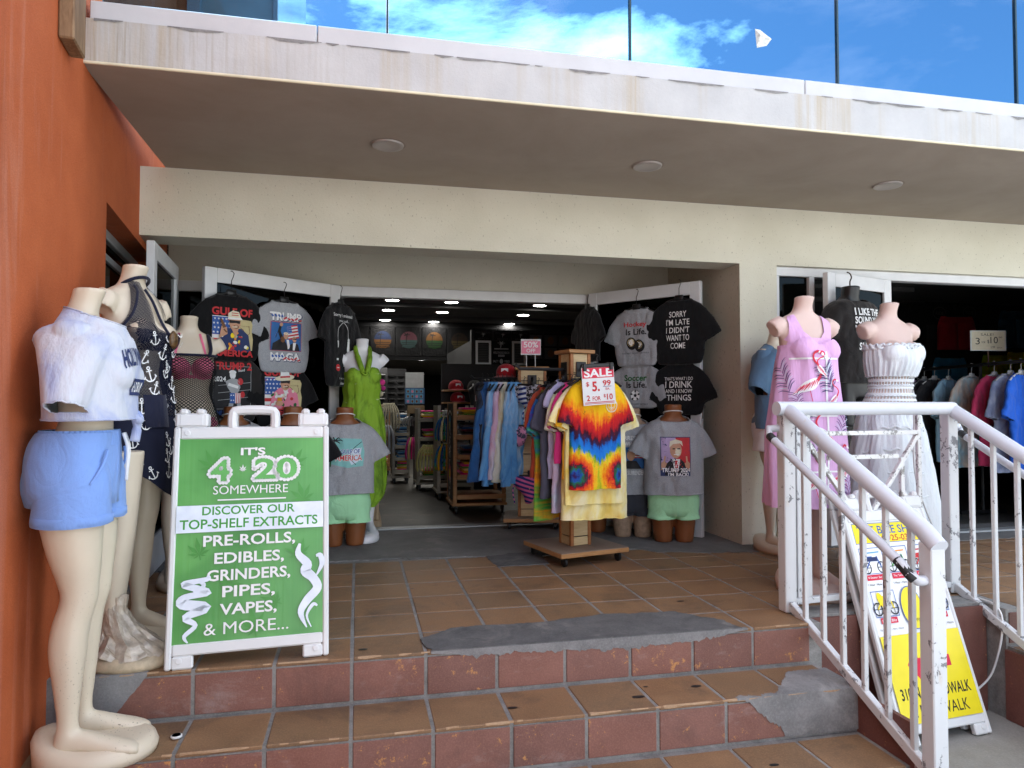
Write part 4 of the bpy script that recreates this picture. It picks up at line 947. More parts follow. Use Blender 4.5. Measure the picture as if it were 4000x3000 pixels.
def pic_missed():
    p = Pic(); w = K['white']; p.text('Sorry I missed', 0, .16, .23, .032, w, .01); p.text('your call...', .01, .12, .12, .024, w, .005)
    p.stroke([(.06, -.10), (.055, .05), (.01, .11), (-.05, .07), (-.07, -.0)], .004, w, 4); p.stroke([(-.07, 0), (-.07, -.03)], .003, w); p.poly([(-.08, -.03), (-.06, -.03), (-.065, -.08), (-.075, -.08)], w); p.ell(.065, -.02, .012, .016, w); p.stroke([(.065, -.03), (.06, -.09), (.07, -.17)], [.03, .03, .022], w); p.stroke([(.03, -.17), (.1, -.17)], .006, w)
    p.ell(-.07, -.23, .026, .026, K['red']); p.ell(.07, -.23, .026, .026, K['green']); p.stroke([(-.085, -.23), (-.055, -.23)], .007, w); p.stroke([(.058, -.22), (.065, -.236), (.082, -.24)], .007, w); p.rect(-.085, -.175, -.06, -.16, w)
    p.text('I was on my', .0, -.31, .12, .022, w, .005); p.text('other line', .0, -.345, .10, .022, w, .005); return p
def pic_sport(a, col, puck):
    p = Pic(); p.text(a, 0, .085, .20, .05, K[col], .025); p.text('Is Life.', .01, .03, .18, .05, K['black'], .02)
    if puck:
        for x, y in ((-.035, -.055), (.035, -.075)): p.ell(x + .008, y - .012, .044, .046, K['black']); p.ell(x, y, .042, .042, K['black']); p.ell(x, y, .031, .031, K['cream']); p.ell(x, y, .020, .022, K['white']); p.stroke([(x - .012, y - .012), (x + .012, y + .012)], .004, K['gold']); p.stroke([(x + .012, y - .012), (x - .012, y + .012)], .004, K['gold']); p.ring(x, y, .031, .031, .003, K['gold'])
        p.text('THE REST IS JUST DETAILS', 0, -.142, .24, .014, K['black'], .0)
    else:
        p.ell(0, -.055, .042, .042, K['white']); p.ring(0, -.055, .043, .043, .003, K['black']); p.ell(0, -.055, .014, .014, K['black'], 5)
        for i in range(5): a_ = 2 * pi * i / 5 + .3; p.ell(.033 * cos(a_), -.055 + .033 * sin(a_), .009, .009, K['black'], 5); p.stroke([(.012 * cos(a_), -.055 + .012 * sin(a_)), (.03 * cos(a_), -.055 + .03 * sin(a_))], .002, K['black'])
        p.text('THE REST IS JUST DETAILS', 0, -.125, .22, .014, K['black'], .0)
    return p

# ================================================================ things on the door leaves
def on_leaf(free, d, s, off, z):
    n = V((d[1], -d[0])) ; return (free[0] + d[0] * s + n.x * off, free[1] + d[1] * s + n.y * off, z)
LF, LD, LR = (-1.025, 5.09), (.82, .572), radians(34.9)
RF, RD, RR = (1.93, 5.70), (.618, -.786), radians(-51.8)
GS = 't-shirts hung on the main door leaves'
shirt('t_shirt', 'black tee printed with a pointing man in a white cap, upper left of left door', M_black_tee, on_leaf(LF, LD, .154, .09, 1.76), LR, pic_gulf('cap'), PM, GS, w=.42, h=.46, d=.024, tuck=True, seed=1, off=(0, -.25), sl=.14, sa=58, hk=.15)
shirt('t_shirt', 'heather grey tee with flag lettering and a blue picture, top right of left door', M_grey_tee, on_leaf(LF, LD, .55, .09, 1.755), LR, pic_trumpflag(), PM, GS, w=.41, h=.52, d=.024, tuck=True, seed=2, off=(0, -.25), sl=.10, sa=62, hk=.13)
shirt('t_shirt', 'charcoal tee printed with a boxer in striped shorts, lower left of left door', M_char_tee, on_leaf(LF, LD, .17, .065, 1.345), LR, pic_trump2(), PM, GS, w=.40, h=.46, d=.022, tuck=True, seed=3, off=(0, -.20), sl=.13, sa=60, hang=False)
shirt('t_shirt', 'black tee printed with a man in a white hat holding a drink', M_black_tee, on_leaf(LF, LD, .548, .065, 1.30), LR, pic_gulf('hat', True), PM, GS, w=.40, h=.46, d=.022, tuck=True, seed=4, off=(0, -.19), sl=.13, sa=60, hang=False)
shirt('t_shirt', 'black tee with white fishing line print hanging by the left door hinge', M_black_tee, (-.125, 5.42, 1.76), radians(57), pic_missed(), PM, GS, w=.40, h=.62, d=.024, seed=5, tuck=True, off=(0, -.25), sl=.12, sa=66, hk=.13)
shirt('t_shirt', 'plain black tee hanging edge on beside the right door closer', M_black_tee, (1.845, 5.50, 1.80), radians(-82), None, None, GS, w=.42, h=.44, d=.03, seed=6, sl=.12, sa=66, hk=.1)
shirt('t_shirt', 'heather grey hockey tee with two pucks on the right door', M_grey_tee, on_leaf(RF, RD, .503, .09, 1.775), RR, pic_sport('Hockey', 'red', True), PM, GS, w=.40, h=.465, d=.024, tuck=True, seed=7, off=(0, -.22), sl=.12, sa=60, hk=.14)
shirt('t_shirt', 'black tee with white hand lettered excuse, upper right of right door', M_black_tee, on_leaf(RF, RD, .872, .09, 1.81), RR, pic_lines([('SORRY', 0, .135, .14, .045, .006), ("I'M LATE", 0, .075, .19, .045, .006), ("I DIDN'T", 0, .015, .19, .045, .006), ('WANT TO', 0, -.045, .19, .045, .006), ('COME', 0, -.105, .12, .045, .006)], K['white']), PM, GS, w=.42, h=.50, d=.024, tuck=True, seed=8, off=(0, -.25), sl=.15, sa=52, hk=.14)
shirt('t_shirt', 'heather grey soccer tee with a ball below the hockey tee', M_grey_tee, on_leaf(RF, RD, .488, .065, 1.335), RR, pic_sport('Soccer', 'dgreen', False), PM, GS, w=.42, h=.36, d=.022, tuck=True, seed=9, off=(0, -.20), sl=.13, sa=55, hang=False)
shirt('t_shirt', 'black tee with small white capitals, lower right of right door', M_black_tee, on_leaf(RF, RD, .862, .065, 1.325), RR, pic_lines([("THAT'S WHAT I DO", 0, .09, .235, .026, .004), ('I DRINK', 0, .045, .22, .05, .008), ('AND I KNOW', 0, -.005, .22, .03, .006), ('THINGS', 0, -.055, .20, .045, .008)], K['white']), PM, GS, w=.41, h=.40, d=.022, tuck=True, seed=10, off=(0, -.21), sl=.13, sa=62, hang=False)

# ================================================================ green sandwich board
M_plw = plain('white_plastic', (.68, .685, .68), .42, .04, 6, .08, 30)
def m_poster():
    t = NT('green_poster'); v = t.map(); n = t.noise(v, 3.0, 3, .5, .6); o = t.sep(t.tc.outputs['Object'])
    col = t.mix(t.ramp(n, [(.35, 0.0), (.65, 1.0)]), (.05, .25, .045), (.11, .37, .085))
    w = t.noise(t.map((90, 1, 1)), 1.0, 1); t.bump(w, .12, .004); return t.done(col, .35, .5)
M_poster = m_poster()
def aboard_panel(w, h, insert_mat):
    """frame mesh parts of one moulded panel in local x (width), z (up); front at -y"""
    b = MB(); t = .03; e = w / 2
    b.bx(-e, -e + .024, -t / 2, t / 2, .0, h * .925, 0, .006); b.bx(e - .024, e, -t / 2, t / 2, .0, h * .925, 0, .006)
    b.bx(-e + .024, e - .024, -t / 2, t / 2, .048, .092, 0, .006); b.bx(-e + .024, e - .024, -t / 2, t / 2, h * .875, h * .925, 0, .006)
    b.bx(-e + .024, -e + .10, -t / 2, t / 2, .0, .048, 0, .006); b.bx(e - .10, e - .024, -t / 2, t / 2, .0, .048, 0, .006)
    for s in (-1, 1):
        x0, x1 = sorted((s * (e - .002), s * (e - .125))); b.bx(x0, x1, -t / 2, t / 2, h * .925, h * .982, 0, .008)
        for q in (.12, .62): b.bx(min(x0 + .125 * q, x0 + .125 * q + .032), x0 + .125 * q + .032, -t / 2 - .004, t / 2 + .004, h * .975, h, 0, .008)
        b.box((s * (e - .0635), -t / 2 - .0005, h * .952), (.085, .004, .042), 0, .0015)
        for zz in (.032, h * .90): b.loft([[V((s * (e - .05) + .012 * r * cos(2 * pi * k / 14), -t / 2 - y, zz + .012 * r * sin(2 * pi * k / 14))) for k in range(14)] for r, y in ((1, -.001), (1, .003), (.7, .004), (.02, .004))], 0)
    hb = []
    for k in range(13): pass
    prof = [(-.082, h * .92), (-.082, h * .975), (-.062, h * .995), (.062, h * .995), (.082, h * .975), (.082, h * .92)]
    b.tube([(x, 0, z) for x, z in crom([(p[0], p[1]) for p in prof], 3)], .019, 8)
    return b
def aboard(name, label, loc, rz, lean, w, h, pic, inserts, pmats, back=None, imat=None):
    o = thing(name, label, 'sandwich board', loc, rz); L = Matrix.Rotation(-lean, 4, 'X')
    pan = aboard_panel(w, h, None)
    def place(ob, M): ob.matrix_local = M
    f = pan.build('front_panel', M_plw, o); place(f, L)
    ins = MB(); ins.bx(-w / 2 + .022, w / 2 - .022, -.010, .0, .09, h * .878)
    i_ = ins.build('poster', imat, f)
    q = MB(); pic.flat(q, frameM((0, -.0105, 0), (1, 0, 0), (0, 0, 1))); pr = q.build('print', pmats, f)
    if back is not None:
        r = aboard_panel(w, h, None); rb = r.build('back_panel', M_plw, o); s = MB(); s.bx(-w / 2 + .022, w / 2 - .022, -.006, .006, .09, h * .878); s.build('poster', M_plw, rb)
        rb.matrix_local = back
    return o
def smoke_pic(m, rows, k=1.0, flip=1):
    p = Pic()
    for pts in rows: p.stroke([(flip * x * k, y * k) for x, y, w in pts], [w * k for x, y, w in pts], m, 5)
    return p
pg = Pic(); wq, gq = K['white'], K['green']
def yv(v): return (1432 - v) * .00175
cxs = -.0
def leafpic(mi, k):
    p = Pic()
    for a, l in ((0, 1), (38, .85), (-38, .85), (75, .62), (-75, .62), (112, .36), (-112, .36)):
        r = radians(a); d = (sin(r), cos(r)); n = (d[1], -d[0]); p.poly([(0, 0), (d[0] * l * k * .5 + n[0] * l * k * .13, d[1] * l * k * .5 + n[1] * l * k * .13), (d[0] * l * k, d[1] * l * k), (d[0] * l * k * .5 - n[0] * l * k * .13, d[1] * l * k * .5 - n[1] * l * k * .13)], mi)
    p.stroke([(0, 0), (0, -.3 * k)], .06 * k, mi); return p
PMG = PM + [plain('poster_leaf_green', (.065, .285, .05), .4), plain('poster_light_green', (.12, .42, .10), .4), plain('poster_band', (.70, .76, .84), .4)]
for x, y, k, r in ((-.15, .76, .08, .4), (.16, .77, .07, -.5), (.2, .62, .08, .3), (-.19, .42, .07, .2), (-.08, .30, .09, -.3), (.02, .12, .09, .2), (.19, .40, .08, .5), (.10, .22, .07, 1.2), (-.2, .18, .06, .9)): pg.merge(leafpic(len(PM), k), x, y, 1, r)
pg.text("IT'S", 0, yv(962), .095, .032, wq, .03)
def bumpy(t, cx, cy, w, h):
    pg.text(t, cx, cy, w, h, wq, .085); pg.text(t, cx, cy, w * .93, h * .91, len(PM) + 1, .03)
    vs, fs = text_geo(t, .085); x0 = min(v[0] for v in vs); x1 = max(v[0] for v in vs); y0 = min(v[1] for v in vs); y1 = max(v[1] for v in vs)
    bm_e = {}
    for f in fs:
        for i in range(len(f)): e = tuple(sorted((f[i], f[(i + 1) % len(f)]))); bm_e[e] = bm_e.get(e, 0) + 1
    for (i, j), c in bm_e.items():
        if c == 1:
            a, b_ = vs[i], vs[j]; L = math.hypot((b_[0] - a[0]) * w / (x1 - x0), (b_[1] - a[1]) * h / (y1 - y0)); m = max(1, int(L / .010))
            for q in range(m):
                t_ = (q + .5) / m; X = cx + ((a[0] + (b_[0] - a[0]) * t_) - (x0 + x1) / 2) * w / (x1 - x0); Y = cy + ((a[1] + (b_[1] - a[1]) * t_) - (y0 + y1) / 2) * h / (y1 - y0)
                if L / m > .004: pg.L.append(([(X + .008 * cos(2 * pi * k / 8), Y + .008 * sin(2 * pi * k / 8)) for k in range(8)], [tuple(range(8))], wq, pg.z))
bumpy('4', -.125, yv(1005), .082, .098); bumpy('20', .09, yv(1003), .18, .098)
pg.merge(leafpic(wq, .024), -.038, yv(1006)); pg.text('SOMEWHERE', -.005, yv(1050), .285, .034, wq, 0.0); pg.rect(-.13, yv(1074), .13, yv(1071), wq)
pg.rect(-.278, yv(1143), .278, yv(1083), len(PM) + 2)
pg.text('DISCOVER OUR', -.01, yv(1096), .35, .034, gq, .018); pg.text('TOP-SHELF EXTRACTS', -.005, yv(1125), .52, .038, gq, .018)
for t, v, w in (('PRE-ROLLS,', 1165, .345), ('EDIBLES,', 1204, .26), ('GRINDERS,', 1241, .31), ('PIPES,', 1277, .195), ('VAPES,', 1315, .21), ('& MORE...', 1353, .31)):
    pg.text(t, -.005 if t[0] != '&' else -.01, yv(v), w, .05 if t[0] != '&' else .045, wq, .022 if 'M' not in t else 0.0)
S1 = [[(-.02, .0, .004), (-.03, .02, .012), (.0, .05, .014), (-.03, .075, .02), (.03, .10, .028), (-.04, .115, .03), (-.03, .135, .02), (.035, .145, .018), (-.02, .165, .02), (-.035, .175, .018), (.03, .185, .014), (.03, .195, .008)], [(-.01, .15, .004), (.01, .155, .01), (.02, .17, .012), (.0, .18, .004)]]
S2 = [[(.0, .0, .004), (-.02, .05, .02), (.0, .09, .028), (.035, .13, .03), (.02, .165, .03), (-.005, .19, .035), (.0, .215, .03), (-.03, .25, .022), (-.025, .285, .008)], [(.015, .0, .003), (.0, .04, .008), (.02, .075, .012), (.035, .07, .006)], [(.03, .17, .004), (.05, .21, .016), (.045, .24, .018), (.03, .24, .008)]]
pg.merge(smoke_pic(len(PM) + 2, S1, 1.25), -.195, .095); pg.merge(smoke_pic(len(PM) + 2, S2, 1.15), .215, .115)
back = Matrix.Translation((0, .42, 0)) @ Matrix.Rotation(radians(11), 4, 'X') @ Matrix.Rotation(pi, 4, 'Z')
aboard('sandwich_board', 'white plastic sandwich board with a green poster at the landing edge', (-.405, 2.925, .0), radians(4.5), radians(10), .60, 1.0, pg, None, PMG, back, M_poster)

# ================================================================ bike hire board, folded and leaning in the sunken bay
pb = Pic(); hw = .24
PMB = PM + [plain('sign_yellow', (.80, .66, .02), .35, .04), plain('sign_white', (.78, .79, .80), .35, .03)]
Yl, Wh = len(PM), len(PM) + 1
pb.rect(-hw, .09, hw, 1.0, Wh); pb.rect(-hw + .012, .90, hw - .012, 1.0, K['blue']); pb.rect(-hw + .015, .903, hw - .015, .997, Yl); pb.text('THE BIKE SHOP', 0, .965, .40, .04, K['blue'], .012); pb.text('954-925-0353', .02, .922, .27, .03, K['red'], .012)
def bike(p, x, y, k, c, c2='black'):
    for dx in (-.04, .04): p.ring(x + dx * k, y, .024 * k, .026 * k, .005 * k, K[c2], 16); p.stroke([(x + dx * k - .02 * k, y), (x + dx * k + .02 * k, y)], .003 * k, K[c2]); p.stroke([(x + dx * k, y - .02 * k), (x + dx * k, y + .02 * k)], .003 * k, K[c2])
    p.stroke([(x - .04 * k, y), (x - .015 * k, y + .03 * k), (x + .03 * k, y + .03 * k), (x + .04 * k, y)], .006 * k, K[c]); p.stroke([(x + .025 * k, y + .05 * k), (x + .04 * k, y)], .005 * k, K[c]); p.stroke([(x - .03 * k, y + .045 * k), (x, y + .045 * k)], .008 * k, K[c])
for i, (x, cap, sub, c) in enumerate(((-.155, '4-Seater Surrey', '1 Hour - Hora - Heure', 'blue'), (.0, 'The "Limo" Surrey', '1 Hour - Hora - Heure', 'green'), (.155, '6-Seater Surrey', '1 Hour - Hora - Heure', 'red'))):
    pb.frame(x - .07, .755, x + .07, .88, .003, K['blue']); bike(pb, x, .785, 1.1, c); pb.stroke([(x - .05, .855), (x + .05, .858)], .006, K['cyan' if i == 0 else 'orange' if i == 1 else 'red']); pb.rect(x - .045, .815, x + .03, .835, K['navy' if i != 2 else 'red'])
    pb.rect(x - .062, .725, x + .062, .752, K['hotred']); pb.text(cap, x, .738, .11, .013, K['white'], .008); pb.text(sub, x, .706, .13, .011, K['black'], .002)
for x, cap, sub, c in ((-.155, 'Banana Bike', 'Up to 2 Hour - Hora - Heure', 'yellow'), (.155, 'Chopper Bike', '1 Hour - Hora - Heure', 'cyan')):
    pb.frame(x - .07, .555, x + .07, .675, .003, K['blue']); bike(pb, x, .592, 1.2, c); pb.ell(x - .02, .635, .018, .035, K[c], 12, .3); pb.rect(x - .05, .525, x + .05, .552, K['hotred']); pb.text(cap, x, .538, .085, .013, K['white'], .008); pb.text(sub, x, .498, .14, .011, K['black'], .002)
pb.ell(0, .585, .066, .10, K['blue'], 32); pb.ell(0, .585, .062, .096, Yl, 32); pb.text('Skippy', 0, .53, .055, .022, K['black'], .01)
pb.rect(-hw, .09, hw, .47, Yl); pb.poly([(-.125, .335), (-.06, .41), (-.055, .36), (.135, .36), (.135, .31), (-.055, .31), (-.06, .255)], K['hotred']); pb.text('310 N. BOARDWALK', 0, .215, .42, .05, K['black'], .02); pb.text('2 MIN WALK', .0, .14, .34, .05, K['black'], .004)
bk = Matrix.Translation((0, .062, 0)) @ Matrix.Rotation(-radians(19.6), 4, 'X') @ Matrix.Rotation(pi, 4, 'Z')
aboard('sandwich_board', 'folded white board with yellow bike hire poster behind the stair railing', (2.655, 2.77, GZ + .004), radians(5.5), radians(19.6), .53, 1.15, pb, None, PMB, bk, M_plw)

# ================================================================ stair railing
M_rail = m_chip('chipped_white_rail', (.60, .625, .67), .765, 5); M_post = m_chip('chipped_white_post', (.62, .635, .64), .70, 9); M_blk = plain('worn_black_paint', (.02, .02, .022), .5)
rl = thing('stair_railing', 'white chipped tubular railing round the sunken bay between the stairs', 'railing', (0, 0, 0))
b = MB(); b.tube([(1.985, 3.06, .985), (2.6, 3.125, .985), (3.125, 3.185, .985)], .034, 16); b.build('top_rail', M_rail, rl, True, auto=40)
def flight(x, y0, y1, zt, lo_x, yend=None):
    dz = .53; zz = lambda y: zt - (y0 - y) * dz
    b = MB(); b.tube([(x, y0 + .015, zt + .0), (x, y0 - .03, zt - .016), (x, y1 + .03, zz(y1 + .03)), (x, y1 - .015, zz(y1) - .02), (x, y1 - .035, zz(y1) - .034)], .0345, 16); b.build('sloping_rail', M_rail, rl, True, auto=40)
    b = MB(); b.box((x, y0 + .01, (zt - .02) / 2), (.062, .062, zt - .03), 0, .004); b.build('post', M_post, rl)
    b = MB(); b.box((x, y1, (zz(y1) + GZ) / 2), (.062, .062, zz(y1) - GZ - .04), 0, .004); b.build('post', M_post, rl)
    b = MB(); bz = lambda y: .05 - (y0 - y) * dz * .86; b.bar((x, y0 - .02, bz(y0 - .02)), (x, y1 + .03, bz(y1 + .03)), .030, .042, 0, .003); b.build('bottom_rail', M_post, rl)
    n = 6
    for i in range(n):
        y = y0 - (y0 - y1) * (i + 1) / (n + .75); b = MB(); b.bx(x - .0105, x + .0105, y - .0105, y + .0105, bz(y), zz(y) - .02, 0, .002); b.build('baluster', M_post, rl)
    b = MB(); hz = lambda y: zz(y) - .135 - .0 * (y0 - y)
    b.tube([(x, y0 + .02, hz(y0) + .04), (lo_x + .01, y0 + .045, hz(y0) + .035), (lo_x, y0 + .02, hz(y0) + .0), (lo_x, y0 - .02, hz(y0) - .02), (lo_x, y1 + .06, hz(y1 + .06)), (lo_x, y1 + .02, hz(y1 + .02) - .01), (lo_x + .02, y1 + .0, hz(y1) - .02), (x, y1, hz(y1) - .02)], .019, 12); h_ = b.build('hand_rail', M_rail, rl, True)
    b = MB(); b.tube([(lo_x, y1 + .075, hz(y1 + .075)), (lo_x, y1 + .02, hz(y1 + .02) - .01), (lo_x + .012 * (1 if x > lo_x else -1), y1 + .006, hz(y1) - .0175)], .0196, 12); b.build('worn_tip', M_blk, h_, True); b = MB(); b.tube([(lo_x, y0 + .022, hz(y0) + .002), (lo_x, y0 - .018, hz(y0) - .0185)], .0196, 12); b.build('worn_tip', M_blk, h_, True)
flight(2.045, 3.065, 2.19, .985, 1.965)
flight(3.115, 3.195, 2.32, .985, 3.20)
b = MB(); b.bar((2.08, 3.072, .05), (3.08, 3.185, .05), .03, .03, 0, .003); b.build('bottom_rail', M_post, rl)
for t in (.06, .115):
    b = MB(); x = 2.045 + 1.07 * t; y = 3.07 + .12 * t; b.bx(x - .012, x + .012, y - .012, y + .012, .065, .955, 0, .002); b.build('baluster', M_post, rl)
M_gate = m_chip('heavily_chipped_bar', (.70, .70, .68), .61, 12, (.28, .27, .25))
gp = MB(); G = lambda x, z: (x, 3.13 + (x - 2.5) * .11, z)
gate = MB()
for a, c in ((G(2.14, .86), G(2.90, .86)), (G(2.30, .738), G(2.75, .738)), (G(2.892, .95), G(2.892, .065)), (G(2.88, .84), G(2.50, .36)), (G(2.16, .84), G(2.54, .36)), (G(2.775, .73), G(2.775, .07)), (G(2.27, .73), G(2.27, .07))):
    k = MB(); k.bar(a, c, .022, .022, 0, .002); k.build('lattice_bar', M_gate, rl)
# white flex trailing down the wall
b = MB(); b.tube(crom([(2.93, 3.24, .95), (2.99, 3.30, .6), (3.09, 3.25, .25), (3.16, 3.20, .02), (3.12, 2.95, .004), (3.11, 2.90, -.1), (3.09, 2.94, -.32), (3.02, 2.97, -.42)], 6), .005, 6)
tag(b.build('cable', M_plw, None, True), 'thin white cable trailing down beside the right railing post', 'cable')

# ================================================================ the rolling stand with tie dye shirts
M_oak = m_wood('oak', (.34, .16, .055), (.50, .27, .11)); M_redwood = m_wood('stained_rail_wood', (.30, .11, .035), (.42, .18, .06)); M_ply = m_wood('pale_ply', (.55, .40, .20), (.68, .53, .30)); M_mdf = plain('brown_board', (.28, .21, .155), .6, .08, 8)
def caster(parent, x, y, r=.03):
    c = MB(); c.loft([[V((x - .011 + .022 * q, y + r * s_ * cos(2 * pi * k / 14), r + r * s_ * sin(2 * pi * k / 14))) for k in range(14)] for q, s_ in ((0, .75), (.15, 1), (.85, 1), (1, .75))], 0, True, True); c.bx(x - .016, x + .016, y - .012, y + .012, r, r * 2.2, 0, .003); c.build('caster', M_black, parent, True, auto=40)
def tower(name, label, loc, rz, s, zb, zt, base, plate_z=.062, arms=()):
    o = thing(name, label, 'display stand', loc, rz)
    b = MB(); b.bx(-base / 2, base / 2, -base / 2, base / 2, plate_z + .028, plate_z + .031); b.build('base_board', M_mdf, o)
    b = MB(); b.bx(-base / 2 - .002, base / 2 + .002, -base / 2 - .002, base / 2 + .002, plate_z, plate_z + .028, 0, .003); be_ = b.build('base_edge', M_oak, o)
    for sx in (-1, 1):
        for sy in (-1, 1): caster(be_, sx * base * .40, sy * base * .40)
    h = s / 2; pw = .024
    for sx in (-1, 1):
        for sy in (-1, 1):
            b = MB(); b.box((sx * (h - pw / 2), sy * (h - pw / 2), (plate_z + .031 + zt) / 2), (pw, pw, zt - plate_z - .031), 0, .003); b.build('corner_post', M_redwood, o)
    z = plate_z + .031; k = 0
    while z < zt - .02:
        z1 = min(zt, z + (.06 if k == 0 else .15))
        for a in range(4):
            b = MB(); b.box((0, -h + .010, (z + z1) / 2), (s - 2 * pw - .002, .012, z1 - z - .006), 0, .002, Matrix.Rotation(a * pi / 2, 4, 'Z')); b.build('slat', M_ply, o)
        z = z1; k += 1
    b = MB(); b.bx(-h + .012, h - .012, -h + .012, h - .012, plate_z + .031, zt - .001); b.build('core', M_black, o)
    b = MB(); b.bx(-h - .022, h + .022, -h - .022, h + .022, zt, zt + .024, 0, .004); b.build('cap', M_oak, o)
    for (x, y, zz, L, an) in arms:
        b = MB(); d = V((sin(an), -cos(an), 0)); p = V((x, y, zz)); b.box((0, 0, 0), (.075, .006, .10), 0, .003, Matrix.Translation(p + d * .004) @ Matrix.Rotation(an, 4, 'Z')); b.tube([p, p + d * (L - .03), p + d * L + V((0, 0, .025))], .011, 8); b.build('display_arm', M_black, o)
    return o
tower('display_stand', 'wooden rolling stand holding the rainbow tie dye shirts', (1.405, 4.46, 0), radians(14), .155, 0, 1.34, .50, arms=[(0, -.078, 1.235, .32, 0), (-.078, 0, 1.235, .36, -pi / 2 - .0)])
GT = 't-shirts on the rolling stand'
D_yel = m_dye('yellow_tie_dye', [(.80, .58, .10), (.84, .72, .30), (.86, .80, .55), (.85, .70, .25)], 5); D_org = m_dye('orange_tie_dye', [(.75, .30, .01), (.80, .45, .02), (.70, .22, .02)], 5); D_pas = m_dye('pastel_tie_dye', [(.55, .62, .75), (.62, .50, .70), (.70, .70, .45), (.50, .70, .50)], 4)
D_rain = m_dye('striped_rainbow_dye', [(.4, .02, .02), (.7, .3, .01), (.05, .35, .05), (.02, .1, .5), (.2, .02, .3)], 2.2, .4, (.3, .3, 2.2)); C_slate = cloth('slate_cotton', (.075, .075, .11)); C_rust = cloth('rust_cotton', (.35, .05, .02)); C_lav = cloth('lavender_cotton', (.50, .48, .70)); C_pink = cloth('hot_pink_cotton', (.80, .05, .28)); C_maroon = cloth('maroon_cotton', (.09, .01, .025))
ob = Pic(); ob.ring(0, 0, .042, .042, .005, K['cream']); ob.ring(0, 0, .026, .026, .003, K['cream']); ob.stroke([(0, .016), (0, -.018)], .006, K['cream']); ob.stroke([(-.015, -.008), (0, -.018), (.015, -.008)], .005, K['cream'], 3); ob.stroke([(-.008, .01), (.008, .01)], .004, K['cream']); ob.text('HOLLYWOOD', 0, .035, .05, .010, K['cream'], .01, 0, 1, 0, .0); ob.text('FLORIDA', 0, -.034, .045, .010, K['cream'], .01)
R0 = radians(9)
shirt('t_shirt', 'rainbow tie dye tee at the front of the rolling stand', M_tiedye, (1.425, 4.10, 1.175), R0, ob, PM, GT, w=.355, h=.68, d=.05, seed=11, fold=.012, wave=.008, off=(.085, -.175), sl=.135, sa=64, sw=.078, hmat=M_black, flare=.98, hk=.07)
shirt('t_shirt', 'pale yellow tie dye tee hanging lowest, right behind the rainbow one', D_yel, (1.445, 4.175, 1.15), R0, None, None, GT, w=.44, h=.85, d=.045, seed=12, fold=.014, wave=.012, sl=.14, sa=62, flare=1.04, hk=.07)
shirt('t_shirt', 'yellow tie dye tee whose hem shows just under the rainbow one', D_yel, (1.425, 4.14, 1.16), R0, None, None, GT, w=.40, h=.76, d=.04, seed=13, fold=.012, wave=.01, sl=.13, sa=60, flare=1.0, hk=.07)
for i, (mt, lab, dx, dy, w, h, z) in enumerate([(D_org, 'orange tie dye tee peeking out left of the rainbow one', -.035, .11, .38, .60, 1.15), (C_maroon, 'dark maroon tee behind the orange one on the stand', -.04, .16, .38, .78, 1.14), (C_pink, 'hot pink tee sleeve peeking out above the lavender tee', -.065, .21, .38, .50, 1.14), (D_pas, 'pastel tie dye tee hanging behind the pink one', -.075, .26, .40, .80, 1.13), (C_lav, 'lavender white sleeveless tee midway along the stand', -.10, .31, .36, .62, 1.16), (C_slate, 'slate grey tee with its wide sleeve turned to the left', -.135, .37, .42, .72, 1.13), (D_rain, 'striped rainbow tee low behind the slate grey one', -.16, .43, .40, .84, 1.10), (C_rust, 'rust red tee at the far left of the stand', -.175, .48, .42, .60, 1.13)]):
    shirt('t_shirt', lab, mt, (1.425 + dx, 4.10 + dy, z), R0 + radians(22 + 2 * i), None, None, GT, w=w, h=h, d=.03, seed=20 + i, fold=.012, wave=.012, sl=.13 if mt is not C_lav else .02, sa=64, hk=.06)
# sale card clipped on
def card(name, label, loc, rz, w, h, pic, thick=.004, roll=0.0, mat=None, legs=0, tilt=0.0):
    o = thing(name, label, 'sign', loc); o.rotation_euler = (tilt, roll, rz)
    b = MB(); b.bx(-w / 2, w / 2, 0, thick, 0, h); cd_ = b.build('card', mat or M_plw, o)
    q = MB(); pic.flat(q, frameM((0, -.0005, h / 2), (1, 0, 0), (0, 0, 1))); q.build('print', PM, cd_)
    if legs:
        b = MB()
        for s in (-1, 1): b.tube([(s * w * .22, thick / 2, 0), (s * w * .22, thick / 2, -legs)], .0035, 6)
        b.build('wire_leg', M_plw, o)
    return o
p = Pic(); p.rect(-.106, .048, .106, .11, K['hotred']); p.text('SALE', 0, .078, .19, .05, K['white'], .03); p.text('$', -.075, .012, .022, .03, K['red'], .01); p.text('5.', -.02, -.002, .05, .06, K['red'], .03); p.text('99', .055, .015, .055, .034, K['red'], .02); p.rect(.028, -.007, .085, -.004, K['ink']); p.text('EA.', .06, -.02, .03, .014, K['red'], .01); p.text('2', -.075, -.07, .022, .034, K['red'], .02); p.text('FOR', -.02, -.074, .055, .026, K['red'], .012); p.text('$', .035, -.062, .014, .022, K['red'], .012); p.text('10', .07, -.068, .04, .036, K['red'], .02); p.rect(-.1, -.099, .1, -.095, K['red']); p.rect(-.1, -.106, .1, -.103, K['red'])
sc = card('sale_card', 'red and white price card clipped to the rainbow tie dye tee', (1.42, 4.005, 1.005), R0, .218, .226, p, roll=radians(-4))
b = MB(); b.bx(-.11, .11, -.008, .012, .224, .248, 0, .004); b.bx(-.1, -.078, -.014, .016, .205, .25, 0, .003); b.bx(.078, .1, -.014, .016, .205, .25, 0, .003); b.tube([(0, .002, .245), (0, .002, .28), (.012, .002, .295), (0, .01, .305)], .003, 6); b.build('clip_hanger', M_black, sc)
